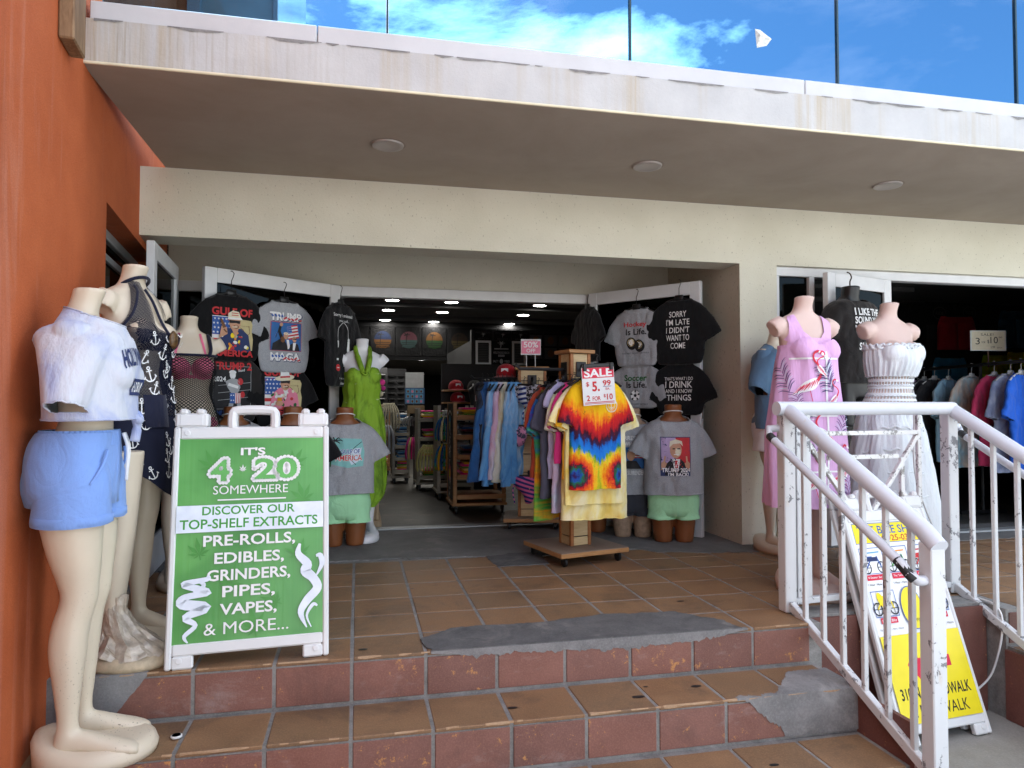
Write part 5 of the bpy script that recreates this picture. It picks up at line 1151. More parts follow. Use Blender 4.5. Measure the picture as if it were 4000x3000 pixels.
# ================================================================ mannequins
GM = 'dressed display mannequins'
def mannequin(label, loc, rz, sc, skin, base=True, w=1.0, arm=.13, arm_ang=72, stance=.0, group=GM, base_mat=None, bw=.17, bl=.23, bust=1.0, wd=.94, butt=0.0):
    o = thing('mannequin', label, 'mannequin', loc, rz, group); o.scale = (sc * wd, sc * wd, sc)
    me = fbody(arm=arm, arm_ang=arm_ang, stance=stance, bust=bust, w=w, butt=butt)
    put('body', me, o, skin, (0, 0, .028))
    if base: base_mb(bw, bl).build('base', base_mat or skin, o, True)
    return o, me
def on_body(o, me, pic, mats, name='print', off=.004, lift=.028, base=.002, yaw=0.0):
    q = MB(); b = bvh_of(me); R = Matrix.Rotation(yaw, 4, 'Z')
    pic.wrap(q, b, R @ frameM((0, 0, 0), (1, 0, 0), (0, 0, 1)), base=base); q.v = [(x, y, z + lift) for x, y, z in q.v]
    return q.build(name, mats, o, True)
def addprint(o, objs, pic, mats, org, yaw=0.0, name='print', base=.003):
    vs = []; fs = []
    for ob in objs:
        k = len(vs); vs += [ob.matrix_basis @ v.co for v in ob.data.vertices]; fs += [tuple(k + i for i in p.vertices) for p in ob.data.polygons]
    R = Matrix.Rotation(yaw, 4, 'Z'); q = MB()
    pic.wrap(q, BVHTree.FromPolygons(vs, fs), Matrix.Translation(V(org)) @ R @ frameM((0, 0, 0), (1, 0, 0), (0, 0, 1)), base=base); return q.build(name, mats, objs[0])

# --- 1: crop tee and blue shorts, on the upper step
D_crop = m_dye('lilac_cloud_dye', [(.20, .26, .50), (.38, .43, .62), (.54, .57, .64), (.57, .585, .64), (.56, .53, .61)], 4.2, .8); C_short = cloth('cornflower_fleece', (.20, .34, .70), .06)
o, me = mannequin('headless cream mannequin in cropped lilac tee and blue shorts on the step', (-.902, 2.655, -.178), radians(93), 1.032, M_skin1, bw=.15, bl=.185, wd=.97, arm=.02, arm_ang=84, w=.84, butt=.022, bust=1.05)
b = worn_tee_mb(1.448, .38, .352, .155, .115, 31, sl=.15, sa=62, sw=.074, neck=.075, fold=.0045, me=me, slope=.075); t1 = b.build('crop_tee', D_crop, o, True)
p = Pic(); p.text('HOLLYWOOD', 0, .0, .22, .06, K['navy'], .035, arc=.015); p.rect(-.07, -.115, .07, -.06, K['navy'], 5); p.text('FLORIDA', 0, -.087, .12, .035, K['white'], .02); addprint(o, [t1], p, PM, (0, 0, 1.29), 0)
b = MB(); b.tube(crom([(.02, -.125, 1.075), (.045, -.15, 1.06), (.02, -.16, 1.04), (.0, -.145, 1.06), (.025, -.13, 1.075)], 4), .014, 8); b.tube(crom([(.02, -.14, 1.06), (.03, -.15, 1.02), (.025, -.145, .97)], 4), [.012] * 5 + [.016] * 4, 8); b.tube(crom([(.025, -.14, 1.06), (.05, -.15, 1.03), (.055, -.14, .99)], 4), .012, 8); b.v = [(x, y, z + .05) for x, y, z in b.v]; b.build('knot', D_crop, o, True)
b = fit(shorts_mb(1.055, .865, .765, .182, .102, .158, .104, .086, 1.05, .006, 3.0), me, .008); b.build('shorts', C_short, o, True)
def wband(th, z, t): return .004 * sin(th * 46) + .002
fit(tube_garment([(1.012, 0, .004, .158, .100, .140), (1.035, 0, .004, .152, .100, .130), (1.062, 0, .003, .148, .098, .124)], 140, wband), me, .012).build('waistband', C_short, o, True)
for s in (-1, 1):
    b = MB(); b.loft([zring(z, s * .086, .006, r * .98, r * 1.02, r * 1.08, 0, 1, 32) for z, r in ((.768, .108), (.770, .1125), (.795, .112), (.797, .1075))], 0); b.build('turn_up', C_short, o, True)
b = MB()
b.tube(crom([(.012, -.112, 1.05), (.02, -.125, 1.0), (.016, -.125, .94), (.02, -.122, .89)], 4), .0055, 8); b.tube(crom([(.03, -.112, 1.05), (.035, -.125, 1.01), (.032, -.125, .96), (.034, -.12, .91)], 4), .0055, 8); b.build('drawstring', M_white_tee, o, True)
for s in (-1, 1):
    b = MB(); b.tube(crom([(s * .105, -.095, 1.0), (s * .14, -.088, .95), (s * .165, -.06, .895)], 5), .0045, 6); b.build('pocket_seam', C_short, o, True)

# --- 2: navy anchor cover-up
def m_knit():
    t = NT('navy_open_knit'); uv = t.sep(t.tc.outputs['UV']); z = t.sep(t.tc.outputs['Object'])[2]
    u = t.math('MULTIPLY', uv[0], 80.0); w = t.math('ADD', t.math('MULTIPLY', uv[1], 120.0), t.math('MULTIPLY', t.math('PINGPONG', u, .5), 1.6))
    fw = t.math('ABSOLUTE', t.math('SUBTRACT', t.math('FRACT', w), .5)); up = t.ramp(z, [(.0, 0.0), (.86, 0.0), (.96, 1.0)])
    al = t.math('MAXIMUM', t.math('GREATER_THAN', fw, .17), t.math('LESS_THAN', up, .5)); t.link(al, t.b.inputs['Alpha']); return t.done((.010, .012, .028), .85, .2)
M_knit = m_knit(); C_navy = cloth('navy_knit', (.010, .012, .03), .2)
o, me = mannequin('headless cream mannequin in a navy anchor print halter cover-up', (-.932, 3.27, 0), radians(66), 1.045, M_skin, arm=.04, arm_ang=62, bw=.15)
def f2(th, z, t): return .010 * sin(th * 7 + 1) * (1 - t) + .012 * fbm(th * 1.5, z * 3, 2) * (1 - t * .6)
rows = [(.70, 0, 0, .215, .165, .17), (.80, 0, 0, .21, .155, .172), (.92, 0, 0, .196, .140, .160), (1.04, 0, 0, .168, .128, .128), (1.12, 0, 0, .158, .130, .110), (1.20, 0, 0, .158, .145, .105), (1.25, 0, 0, .15, .15, .10)]
g2 = fit(tube_garment(rows, 72, f2), me, .010)
g2.v = [(x, y, z - (.13 * max(0, (x * .6 - y) / .2) ** 2 if z < .78 else .13 * max(0, (x * .6 - y) / .2) ** 2 * max(0, 1 - (z - .78) / .12)) + (-.0 if z > 1.19 else 0)) for x, y, z in g2.v]
dr = g2.build('cover_up', M_knit, o, True)
fp = Pic(); fp.poly([(-.155, 1.20), (-.11, 1.30), (-.075, 1.385), (-.055, 1.43), (-.02, 1.43), (.0, 1.40), (.005, 1.34), (.0, 1.26), (.03, 1.22), (.155, 1.19), (.155, 1.15), (-.155, 1.15)], 0); fp.poly([(.155, 1.19), (.10, 1.30), (.075, 1.385), (.055, 1.43), (.085, 1.40), (.125, 1.30), (.165, 1.21)], 0)
on_body(o, me, fp, [M_knit], 'halter_front', base=.008)
b = MB(); b.tube([V((.060 * cos(a), .008 + .062 * sin(a), 1.448 - .03 * sin(a))) for a in [2 * pi * k / 24 for k in range(25)]], .007, 8); b.tube(crom([(-.16, -.02, 1.21), (-.12, -.09, 1.315), (-.08, -.08, 1.40), (-.05, -.04, 1.44)], 6), .006, 6); b.tube(crom([(.035, -.155, 1.235), (.03, -.11, 1.30), (.02, -.075, 1.38), (.0, -.05, 1.43)], 6), .006, 6); b.build('knit_edge', C_navy, o, True)
b = MB(); b.lathe([(.0, -.012), (.02, -.01), (.027, 0), (.02, .01), (0, .012)], 16); b.v = [(.04 + x, -.165 + z * .8, 1.225 + y * 1.4) for x, y, z in b.v]; b.build('ring_brooch', plain('tortoise', (.10, .055, .02), .3, .6, 80), o, True)
def anchor(k):
    p = Pic(); p.stroke([(0, -.5 * k), (0, .38 * k)], .09 * k, 0); p.ring(0, .46 * k, .15 * k, .15 * k, .08 * k, 0, 8); p.stroke([(-.22 * k, .24 * k), (.22 * k, .24 * k)], .07 * k, 0); p.stroke([(-.42 * k, -.2 * k), (-.25 * k, -.45 * k), (0, -.52 * k), (.25 * k, -.45 * k), (.42 * k, -.2 * k)], [.06 * k, .09 * k, .11 * k, .09 * k, .06 * k], 0, 2); p.stroke([(-.5 * k, -.3 * k), (-.36 * k, -.1 * k)], .09 * k, 0); p.stroke([(.5 * k, -.3 * k), (.36 * k, -.1 * k)], .09 * k, 0); return p
r2 = random.Random(5)
for yaw in (-1.25, -.65, -.05, .55, 1.15):
    pa = Pic()
    for i in range(9): pa.merge(anchor(.052 * r2.uniform(.85, 1.1)), r2.uniform(-.045, .045), .70 + i * .068 + r2.uniform(-.015, .015) + .02 * yaw, 1, r2.uniform(-.5, .5))
    vs = [v.co.copy() for v in dr.data.vertices]
    q = MB(); pa.wrap(q, bvh_of(dr.data), Matrix.Rotation(yaw, 4, 'Z') @ frameM((0, 0, 0), (1, 0, 0), (0, 0, 1)), base=.003); q.build('anchor_print', [PM[K['white']]], o)['kind'] = 'stuff'
pk = Pic(); pk.poly([(-.075, .87), (.05, .87), (.05, 1.0), (-.075, 1.0)], 0)
addprint(o, [dr], pk, [C_navy], (0, 0, 0), -.1, 'pocket', .010)
# taped foot of a further mannequin behind the first
M_tape = plain('packing_tape', (.45, .38, .30), .15, .3, 25, .5, 30, spec=.7)
o = thing('taped_mannequin', 'tape wrapped mannequin foot on a chipped base behind the sandwich board', 'mannequin', (-.915, 3.05, 0), radians(72))
b = MB(); b.loft([zring(z, 0, y, a_, f_, k_, 0, 1, 20) for z, y, a_, f_, k_ in crom([(.05, .01, .036, .05, .044), (.10, .012, .032, .036, .04), (.22, .012, .042, .038, .05), (.36, .005, .056, .05, .068), (.52, -.006, .058, .062, .058), (.68, 0, .078, .08, .084), (.82, 0, .09, .09, .1)], 4)], 0, True, True); b.loft([[V((a_ * cos(2 * pi * k / 16), y, zc + (h_ if sin(2 * pi * k / 16) > 0 else .02) * sin(2 * pi * k / 16))) for k in range(16)] for y, a_, h_, zc in [(.05, .03, .05, .06), (.0, .036, .05, .065), (-.06, .04, .04, .058), (-.13, .042, .026, .05), (-.18, .03, .016, .045), (-.19, .01, .006, .04)]], 0, True, True)
mobj('leg', remesh(b, 'leg', M_skin, .007, 4), o)
base_mb(.13, .17, .05).build('base', plain('chipped_base', (.50, .40, .27), .6, .3, 18), o, True)
b = MB(); rr_ = [(.26, .043, .0), (.20, .045, .005), (.15, .060, -.01), (.11, .085, -.03), (.085, .11, -.045), (.06, .135, -.05), (.045, .15, -.05)]
b.loft([[V((r * (1 + .16 * fbm(cos(t) * 2.5, sin(t) * 2.5, z * 30)) * cos(t) * .85, yc + r * (1 + .16 * fbm(cos(t) * 2.5 + 7, sin(t) * 2.5, z * 30)) * sin(t), z + .02 * noise.noise(V((cos(t) * 3, sin(t) * 3, z * 12))))) for t in [2 * pi * k / 40 for k in range(40)]] for z, r, yc in crom(rr_, 4)], 0)
b.build('tape_wrap', M_tape, o)

# --- 3: fishnet dress over pink bikini
M_fish = m_net('black_fishnet', (.010, .010, .011), 44, 44, .33); C_bik = cloth('pink_bikini', (.72, .16, .27), .1)
o, me = mannequin('headless cream mannequin in a black fishnet dress over a pink bikini', (-.935, 4.28, 0), radians(20), .985, M_skin, arm=.06, arm_ang=60, bw=.16, stance=.01)
bk_ = Pic(); bk_.ell(-.07, 1.195, .07, .062, 0); bk_.ell(.07, 1.195, .07, .062, 0); bk_.rect(-.17, 1.14, .17, 1.16, 0, 8); bk_.stroke([(-.09, 1.25), (-.075, 1.32), (-.058, 1.40)], .014, 0); bk_.stroke([(.09, 1.25), (.075, 1.32), (.058, 1.40)], .014, 0)
on_body(o, me, bk_, [C_bik], 'bikini_top', base=.004)
bk_ = Pic(); bk_.poly([(-.17, .92), (.17, .92), (.17, .88), (.03, .79), (-.03, .79), (-.17, .88)], 0); on_body(o, me, bk_, [C_bik], 'bikini_bottom', base=.004)
def f3(th, z, t): return .004 * fbm(th * 2, z * 4, 4)
rows = [(.70, 0, .01, .192, .125, .150), (.80, 0, .012, .198, .120, .156), (.93, 0, .010, .190, .118, .150), (1.06, 0, .002, .150, .110, .105), (1.14, 0, 0, .156, .128, .105), (1.22, 0, 0, .166, .162, .106), (1.30, 0, 0, .158, .118, .100)]
dr = fit(tube_garment([(a, b_, c, d_ * .97, e_, f_, .0) for a, b_, c, d_, e_, f_ in rows], 72, f3), me, .010).build('fishnet_dress', M_fish, o, True)
b = MB()
b.tube([V((.158 * cos(a), (.122 if sin(a) < 0 else .102) * sin(a), 1.30)) for a in [2 * pi * k / 40 for k in range(41)]], .008, 6)
for s in (-1, 1): b.tube(crom([(s * .10, -.112, 1.295), (s * .112, -.085, 1.34), (s * .105, -.01, 1.42), (s * .10, .08, 1.34), (s * .11, .10, 1.26)], 6), .012, 6)
b.tube([V((.187 * cos(a), .01 + (.125 if sin(a) < 0 else .15) * sin(a), .70)) for a in [2 * pi * k / 40 for k in range(41)]], .006, 6); b.build('dress_trim', C_navy, o, True)

# --- green sarong on a white mannequin inside the porch
def m_sarong():
    t = NT('green_batik'); n = t.noise(t.map((1, 1, .45)), 7, 6, .65, .8); col = t.mix(t.ramp(n, [(.40, 0.0), (.52, 1.0)]), (.10, .19, .015), (.24, .42, .03))
    s_ = t.noise(t.map((3, 3, 14)), 3.2, 5, .7); col = t.mix(t.math('MULTIPLY', t.ramp(s_, [(.64, 0.0), (.68, 1.0)]), .7), col, (.55, .65, .35)); t.bump(t.noise(t.map((14, 14, 1.5)), 1.6, 3), .6, .03); return t.done(col, .7, .25)
M_sar = m_sarong()
o, me = mannequin('white mannequin wrapped in a long green batik sarong by the left door', (.035, 5.46, 0), radians(8), .985, M_skinw, arm=.05, arm_ang=45, base=True, bw=.13)
def f4(th, z, t): return .012 * sin(th * 9 + z * 5) * (1 - t * .5) + .012 * fbm(th * 2, z * 3, 9)
dr = fit(tube_garment([(.24, .02, 0, .09, .09, .1), (.34, .03, 0, .15, .13, .13), (.55, .01, 0, .178, .15, .15), (.80, 0, .005, .19, .135, .155), (.95, 0, .004, .172, .125, .135), (1.06, 0, 0, .142, .115, .10), (1.15, 0, 0, .150, .145, .10), (1.23, -.01, 0, .135, .155, .09), (1.27, -.015, 0, .10, .13, .07)], 72, f4), me, .010).build('sarong', M_sar, o, True)
b = MB()
for s in (-1, 1): b.tube(crom([(s * .012, -.15, 1.255), (s * .035, -.125, 1.33), (s * .052, -.07, 1.40), (s * .056, -.01, 1.455), (s * .03, .05, 1.47)], 5), [.022] * 10 + [.018] * 11, 8)
b.tube([V((.018 * cos(a), -.155 + .01 * sin(a), 1.258 + .014 * sin(a))) for a in [2 * pi * k / 12 for k in range(13)]], .008, 6); b.build('halter_tie', M_sar, o, True)
bb_ = Pic(); bb_.poly([(-.17, 1.14), (.17, 1.14), (.165, 1.29), (-.165, 1.29)], 0); on_body(o, me, bb_, [M_white_tee], 'bandeau', base=.005)

# --- brown male torsos
C_mint = cloth('mint_swim_cloth', (.42, .80, .46), .06); C_dkshort = cloth('slate_short_cloth', (.05, .055, .07), .1); M_string = plain('white_string', (.75, .75, .72), .7)
def torso(label, loc, rz, sc, pic=None, tee=None, shorts=None, skin=None, po=(0, .66), long=False, h=.52):
    o = thing('torso_mannequin', label, 'mannequin', loc, rz, 'torso mannequins standing in the porch'); o.scale = (sc, sc, sc); put('body', mbody(), o, skin or M_skinb)
    b = worn_tee_mb(.895, .42, h, .135, .12, loc[0] * 9, sl=.13, sa=60, sw=.084, neck=.08, fold=.010); t = b.build('t_shirt', tee or M_grey_tee, o, True)
    if pic: addprint(o, [t], pic, PM, (po[0], 0, po[1]), 0)
    if shorts: fit(shorts_mb(.44, .235, .165, .178, .112, .128, .098, .08, 1.10, .010, loc[1]), mbody(), .008, 0).build('shorts', shorts, o, True)
    b = MB(); b.tube([V((.068 * cos(a), .002 + .066 * sin(a), .925 - .015 * sin(a))) for a in [2 * pi * k / 24 for k in range(25)]], .004, 6); b.build('neck_string', M_string, o, True); return o
p = Pic(); p.poly([(-.12, -.08), (-.13, .06), (-.09, .10), (.10, .09), (.12, .0), (.11, -.10), (.0, -.11)], K['teal']); p.poly([(.02, .02), (.10, .03), (.09, -.06), (.03, -.09), (.0, -.04)], K['pale']); p.stroke([(.10, .07), (.04, .02), (.02, -.04), (.06, -.09)], .004, K['black'], 4)
p.stroke([(-.115, -.10), (-.105, .0), (-.085, .08)], .008, K['dgreen'], 3)
for a in range(7): p.stroke([(-.085, .08), (-.085 + .04 * cos(a * .9), .085 + .02 * sin(a * .9)), (-.085 + .055 * cos(a * .9), .075 + .02 * sin(a * .9))], [.008, .008, .002], K['black'], 2)
p.text('GULF OF', .02, .005, .14, .034, K['white'], .06); p.text('GULF OF', .02, .005, .135, .030, K['blue'], .02); p.text('AMERICA', .01, -.04, .19, .045, K['white'], .06); p.text('AMERICA', .01, -.04, .185, .040, K['red'], .02)
torso('brown torso in grey palm tree tee and mint shorts by the green board', (-.085, 5.20, .004), radians(4), 1.0, p, None, C_mint, po=(.01, .67))
torso('brown torso in a heather grey tee behind the left of the green board', (-.80, 4.95, .004), radians(12), 1.005, None, None, C_dkshort)
torso('brown torso in a black tee behind the right of the green board', (-.425, 4.97, .004), radians(8), 1.005, None, M_black_tee, C_dkshort)
p = Pic(); p.rect(-.105, -.14, .105, .135, K['navy'], 6); p.rect(-.1, -.08, 0, .13, K['lilac'], 3); p.rect(0, -.08, .1, .13, K['red'], 3)
p.poly([(-.075, -.135), (-.07, -.06), (-.03, -.02), (.035, -.02), (.075, -.06), (.08, -.135)], K['black']); p.poly([(-.025, -.02), (.03, -.02), (.015, -.11), (-.008, -.11)], K['white']); p.poly([(-.006, -.03), (.012, -.03), (.014, -.11), (-.006, -.11)], K['red']); p.ell(0, .045, .042, .06, K['skin']); p.ell(.015, .03, .02, .03, K['cream'], 10); p.poly([(-.046, .06), (-.04, .105), (.0, .118), (.045, .105), (.05, .07), (.03, .09), (-.02, .085)], K['cream']); p.stroke([(-.024, .052), (-.006, .052)], .008, K['black']); p.stroke([(.01, .052), (.03, .052)], .008, K['black']); p.stroke([(-.015, .012), (.02, .012)], .005, K['white'])
for s in (-1, 1): p.poly([(s * .10, -.10), (s * .075, -.09), (s * .06, -.05), (s * .085, -.035), (s * .1, -.05)], K['skin']); p.stroke([(s * .078, -.04), (s * .074, .0)], .011, K['skin'])
p.text('TRUMP 2024', .004, -.098, .205, .032, K['navy'], .07); p.text('TRUMP 2024', .003, -.098, .20, .030, K['white'], .03); p.text("I'M BACK!", .02, -.128, .15, .028, K['navy'], .07); p.text("I'M BACK!", .02, -.128, .145, .025, K['white'], .03)
torso('brown torso in grey tee with a red and blue portrait at the right door', (2.28, 4.83, .004), radians(-14), 1.02, p, None, C_mint, po=(-.01, .62), h=.55)
p = Pic(); p.text('ARRESTED.', .0, .12, .20, .032, K['white'], .02); p.text('SO WHAT. NOT.', 0, .075, .22, .032, K['white'], .02); p.rect(-.08, -.11, .08, .05, K['sky'], 4); flag(p, 0, -.03, .075, .045); p.ell(-.02, -.01, .03, .04, K['skin']); p.poly([(-.07, -.11), (-.05, -.05), (.02, -.05), (.06, -.11)], K['black']); p.text('NEVER SURRENDERING', 0, -.14, .24, .034, K['white'], .02)
torso('worn brown torso in a grey slogan tee and slate shorts behind the stand', (2.06, 5.08, .004), radians(-18), .99, p, None, C_dkshort, M_skinworn, po=(0, .64), h=.56)
torso('brown torso mostly hidden behind the yellow tie dye tees', (1.80, 5.36, .004), radians(-20), .98, None, M_grey_tee, C_dkshort)

# --- right-hand group
def m_dress():
    t = NT('pink_jersey'); n = t.noise(t.map(), 3, 3); col = t.mix(n, (.62, .36, .62), (.69, .43, .68)); t.bump(t.noise(t.map((12, 12, 2)), 1.8, 3), .5, .03); return t.done(col, .75, .2)
M_pink = m_dress()
o, me = mannequin('headless pink mannequin in a lilac flamingo print dress behind the railing', (2.395, 3.42, 0), radians(2), 1.045, M_skinp, arm=.05, arm_ang=30, bw=.17)
def f5(th, z, t): return (.014 * sin(th * 6 + .7) + .010 * sin(th * 11 + z * 4)) * (1 - t) ** 1.2 + .006 * fbm(th * 2, z * 3, 3)
dr = fit(tube_garment([(.44, 0, 0, .235, .165, .18), (.60, 0, 0, .236, .165, .18), (.80, 0, 0, .226, .16, .175), (1.0, 0, 0, .196, .15, .15), (1.12, 0, 0, .178, .15, .125), (1.20, 0, 0, .166, .158, .108), (1.25, 0, 0, .152, .145, .10), (1.27, 0, 0, .14, .13, .096)], 80, f5), me, .012).build('dress', M_pink, o, True)
yk = Pic(); yk.poly([(-.165, 1.22), (-.135, 1.30), (-.13, 1.40), (-.085, 1.415), (-.08, 1.37), (-.065, 1.31), (-.03, 1.275), (.03, 1.275), (.065, 1.31), (.08, 1.37), (.085, 1.415), (.13, 1.40), (.135, 1.30), (.165, 1.22)], 0)
yo = on_body(o, me, yk, [M_pink], 'dress_yoke', base=.010, lift=.028)
def flamingo(k):
    p = Pic(); p.poly(crom([(-.085 * k, -.045 * k), (-.03 * k, -.03 * k), (.04 * k, -.01 * k), (.075 * k, .035 * k), (.05 * k, .05 * k), (-.01 * k, .03 * k), (-.05 * k, -.01 * k), (-.085 * k, -.045 * k)], 3)[:-1], Wh)
    for i in range(8): p.stroke([(-.075 * k + i * .018 * k, -.04 * k + i * .007 * k), (-.045 * k + i * .016 * k, -.012 * k + i * .008 * k), (-.03 * k + i * .014 * k, .006 * k + i * .006 * k)], [.002 * k, .008 * k, .003 * k], K['hotred' if i % 2 else 'pink'], 2)
    p.stroke([(.06 * k, .035 * k), (.085 * k, .075 * k), (.07 * k, .11 * k), (.035 * k, .14 * k), (.03 * k, .175 * k), (.055 * k, .19 * k), (.08 * k, .18 * k)], [.018 * k, .015 * k, .011 * k, .010 * k, .011 * k, .014 * k, .014 * k], K['hotred'], 6); p.stroke([(.08 * k, .18 * k), (.098 * k, .165 * k), (.1 * k, .15 * k)], [.014 * k, .011 * k, .002 * k], Wh, 3); p.stroke([(.097 * k, .162 * k), (.1 * k, .148 * k)], [.008 * k, .002 * k], K['black'])
    p.stroke([(.01 * k, -.02 * k), (.025 * k, -.09 * k), (.05 * k, -.15 * k)], .0035 * k, K['hotred'], 3); return p
def frond(k):
    p = Pic()
    for i in range(10):
        t = (i + .5) / 10; x, y = .03 * k * t, .16 * k * t
        for s in (-1, 1): p.stroke([(x, y), (x + s * .035 * k, y + .03 * k), (x + s * .06 * k, y + .035 * k)], [.003 * k, .0045 * k, .001], K['navy' if (i + s) % 3 else 'pale'], 2)
    return p
for yaw, fl in ((-.95, 0), (-.25, 1), (.6, 0)):
    pf = Pic()
    if fl:
        for z in (1.19, .90, .62): pf.rect(-.13, z, .13, z + .009, Wh, 8)
        pf.stroke([(.06, .46), (.065, .8), (.055, 1.23)], .010, Wh, 6)
        pf.merge(flamingo(.95), -.05, 1.05, 1, .0); pf.merge(flamingo(.85), .05, .80, 1, -.1, True); pf.merge(flamingo(.85), -.04, .56, 1, .1); pf.merge(frond(.8), .09, 1.02, 1, .5); pf.merge(frond(.7), -.05, .70, 1, -.4); pf.merge(frond(.6), -.10, .92, 1, .3); pf.merge(flamingo(.55), .09, .98, 1, .2); pf.merge(flamingo(.5), .02, 1.13, 1, -.3, True)
    else:
        pf.merge(frond(.9), -.02, 1.02, 1, .6); pf.merge(frond(.9), .0, .80, 1, -.3); pf.merge(flamingo(.8), -.01, .60, 1, .1); pf.merge(frond(.8), .02, .46, 1, .2)
    addprint(o, [dr], pf, PMB, (0, 0, 0), yaw, 'flamingo_print', .003)['kind'] = 'stuff'
D_white = m_dye('white_voile', [(.56, .61, .65), (.66, .69, .71), (.69, .71, .73)], 6, .3, (2, 2, .3))
o, me = mannequin('headless pink mannequin in a strapless white tiered dress behind the railing', (3.11, 3.62, 0), radians(6), 1.055, M_skinp, arm=.06, arm_ang=25, bw=.15, bust=1.08)
def f6(th, z, t): return (.006 * sin(th * 38 + 2 * sin(z * 30)) + .010 * sin(th * 9)) * (1 - .3 * t)
dr = tube_garment([(.06, 0, 0, .30, .27, .27), (.4, 0, 0, .265, .225, .235), (.7, 0, .005, .225, .175, .19), (.86, 0, .008, .195, .135, .160), (.96, 0, .006, .166, .118, .130)], 120, f6).build('skirt', D_white, o, True)
for z, s in ((.93, .0), (.82, .0), (.70, 0), (.58, 0), (.46, 0), (.34, 0)):
    a_, f_, k_ = (.30 - (z - .06) * .128 - max(0, z - .7) * .07, .27 - (z - .06) * .15 - max(0, z - .7) * .06, .27 - (z - .06) * .13 - max(0, z - .7) * .04)
    b = MB(); b.tube([V((a_ * cos(q), (f_ if sin(q) < 0 else k_) * sin(q), z + .006 * sin(q * 17) + .01 * cos(q * 3))) for q in [2 * pi * k / 120 for k in range(121)]], .006, 5); b.build('ruffle_band', D_white, o, True)
M_croc = m_net('white_crochet', (.68, .70, .71), 46, 5, .31, 'grid')
def f7(th, z, t): return .004 * sin(th * 30)
fit(tube_garment([(.955, 0, .006, .172, .124, .138), (1.0, 0, .002, .148, .112, .112), (1.06, 0, 0, .134, .106, .096), (1.12, 0, 0, .142, .122, .098)], 96, None), me, .006).build('crochet_waist', M_croc, o, True)
def f8(th, z, t): return .005 * sin(th * 34) * (1 - .4 * t) + .003 * sin(th * 13)
fit(tube_garment([(1.11, 0, 0, .148, .128, .104), (1.17, 0, 0, .160, .160, .108), (1.22, 0, 0, .165, .166, .108), (1.265, 0, 0, .162, .150, .106)], 120, f8), me, .010).build('bodice', D_white, o, True)
b = MB()
for j in range(2): b.tube([V(((.164 + .006 * sin(q * 23 + j)) * cos(q), ((.152 if sin(q) < 0 else .107) + .006 * sin(q * 31)) * sin(q), 1.268 + .012 * j + .006 * sin(q * 27 + 2 * j))) for q in [2 * pi * k / 120 for k in range(121)]], .0085, 6)
for z in (.958, 1.002, 1.06, 1.112): b.tube([V(((.173 if z < .97 else .150 if z < 1.02 else .137 if z < 1.1 else .146) * cos(q), ((.126 if z < .97 else .114 if z < 1.02 else .109 if z < 1.1 else .125) if sin(q) < 0 else (.14 if z < .97 else .114 if z < 1.02 else .1)) * sin(q), z + .003 * sin(q * 40))) for q in [2 * pi * k / 120 for k in range(121)]], .005, 5)
b.build('ruffle_trim', D_white, o, True)
o, me = mannequin('cream mannequin in faded blue tee and white shorts against the pillar', (2.83, 4.36, 0), radians(28), .985, M_skin, arm=.10, bw=.16)
worn_tee_mb(1.42, .42, .56, .15, .12, 44, sl=.15, sa=58, sw=.09, fold=.010, me=me).build('t_shirt', M_blue_tee, o, True); fit(shorts_mb(.98, .80, .70, .188, .108, .15, .108, .086, 1.08, .006, 5), me).build('shorts', M_white_tee, o, True)
o = thing('torso_form', 'black hanging torso form in a charcoal slogan tee on the right-hand door', 'mannequin', (3.395, 4.32, .875), radians(12)); put('body', mbody(), o, M_black, (0, 0, -.02))
t = worn_tee_mb(.88, .43, .60, .135, .10, 8, sl=.13, sa=66, sw=.085, fold=.008, me=mbody(), lift=-.02).build('t_shirt', M_char_tee, o, True)
addprint(o, [t], pic_lines([('I LIKE THE', .0, .11, .24, .05, .03), ('SOUND YOU', .0, .05, .245, .05, .03), ('MAKE WHEN', 0, -.01, .245, .05, .03), ('YOU', 0, -.07, .10, .05, .03), ('SHUT UP', .0, -.13, .20, .05, .03)], K['white']), PM, (.02, 0, .66))
b = MB(); b.tube(crom([(0, 0, .96), (0, 0, 1.0), (.015, 0, 1.03), (.012, .01, 1.06), (-.006, .02, 1.07)], 4), .005, 6); b.build('hook', plain('rusty_hook', (.05, .03, .02), .6), o, True)
# ================================================================ hoodie tower in the doorway
D_blue = m_dye('blue_cloud_dye', [(.03, .15, .45), (.10, .32, .66), (.16, .40, .70), (.42, .58, .76), (.60, .68, .78)], 4.0, 1.2, (1, 1, .5)); D_navy = m_dye('navy_swirl_dye', [(.01, .03, .10), (.02, .09, .26), (.10, .28, .52)], 3, 1.5, (1, 1, .5)); D_blk = m_dye('black_swirl_dye', [(.008, .008, .012), (.012, .013, .02), (.05, .07, .12)], 4, 2.0); D_lil = m_dye('lilac_dye', [(.50, .50, .68), (.60, .58, .70), (.70, .42, .58), (.66, .62, .68)], 3, .6, (1, 1, .6)); D_cream = m_dye('cream_pastel_dye', [(.52, .56, .42), (.66, .66, .60), (.62, .50, .30), (.66, .52, .58)], 4, .8)
tower('display_stand', 'wooden tower stand with tie dye hoodies just inside the doorway', (1.43, 5.72, 0), radians(-14), .235, 0, 1.295, .46, arms=[(0, -.118, 1.20, .16, 0), (-.118, 0, 1.225, .40, -pi / 2), (0, -.118, .83, .12, 0), (0, -.118, .42, .12, 0)])
GH = 'tie dye hoodies on the tower stand'
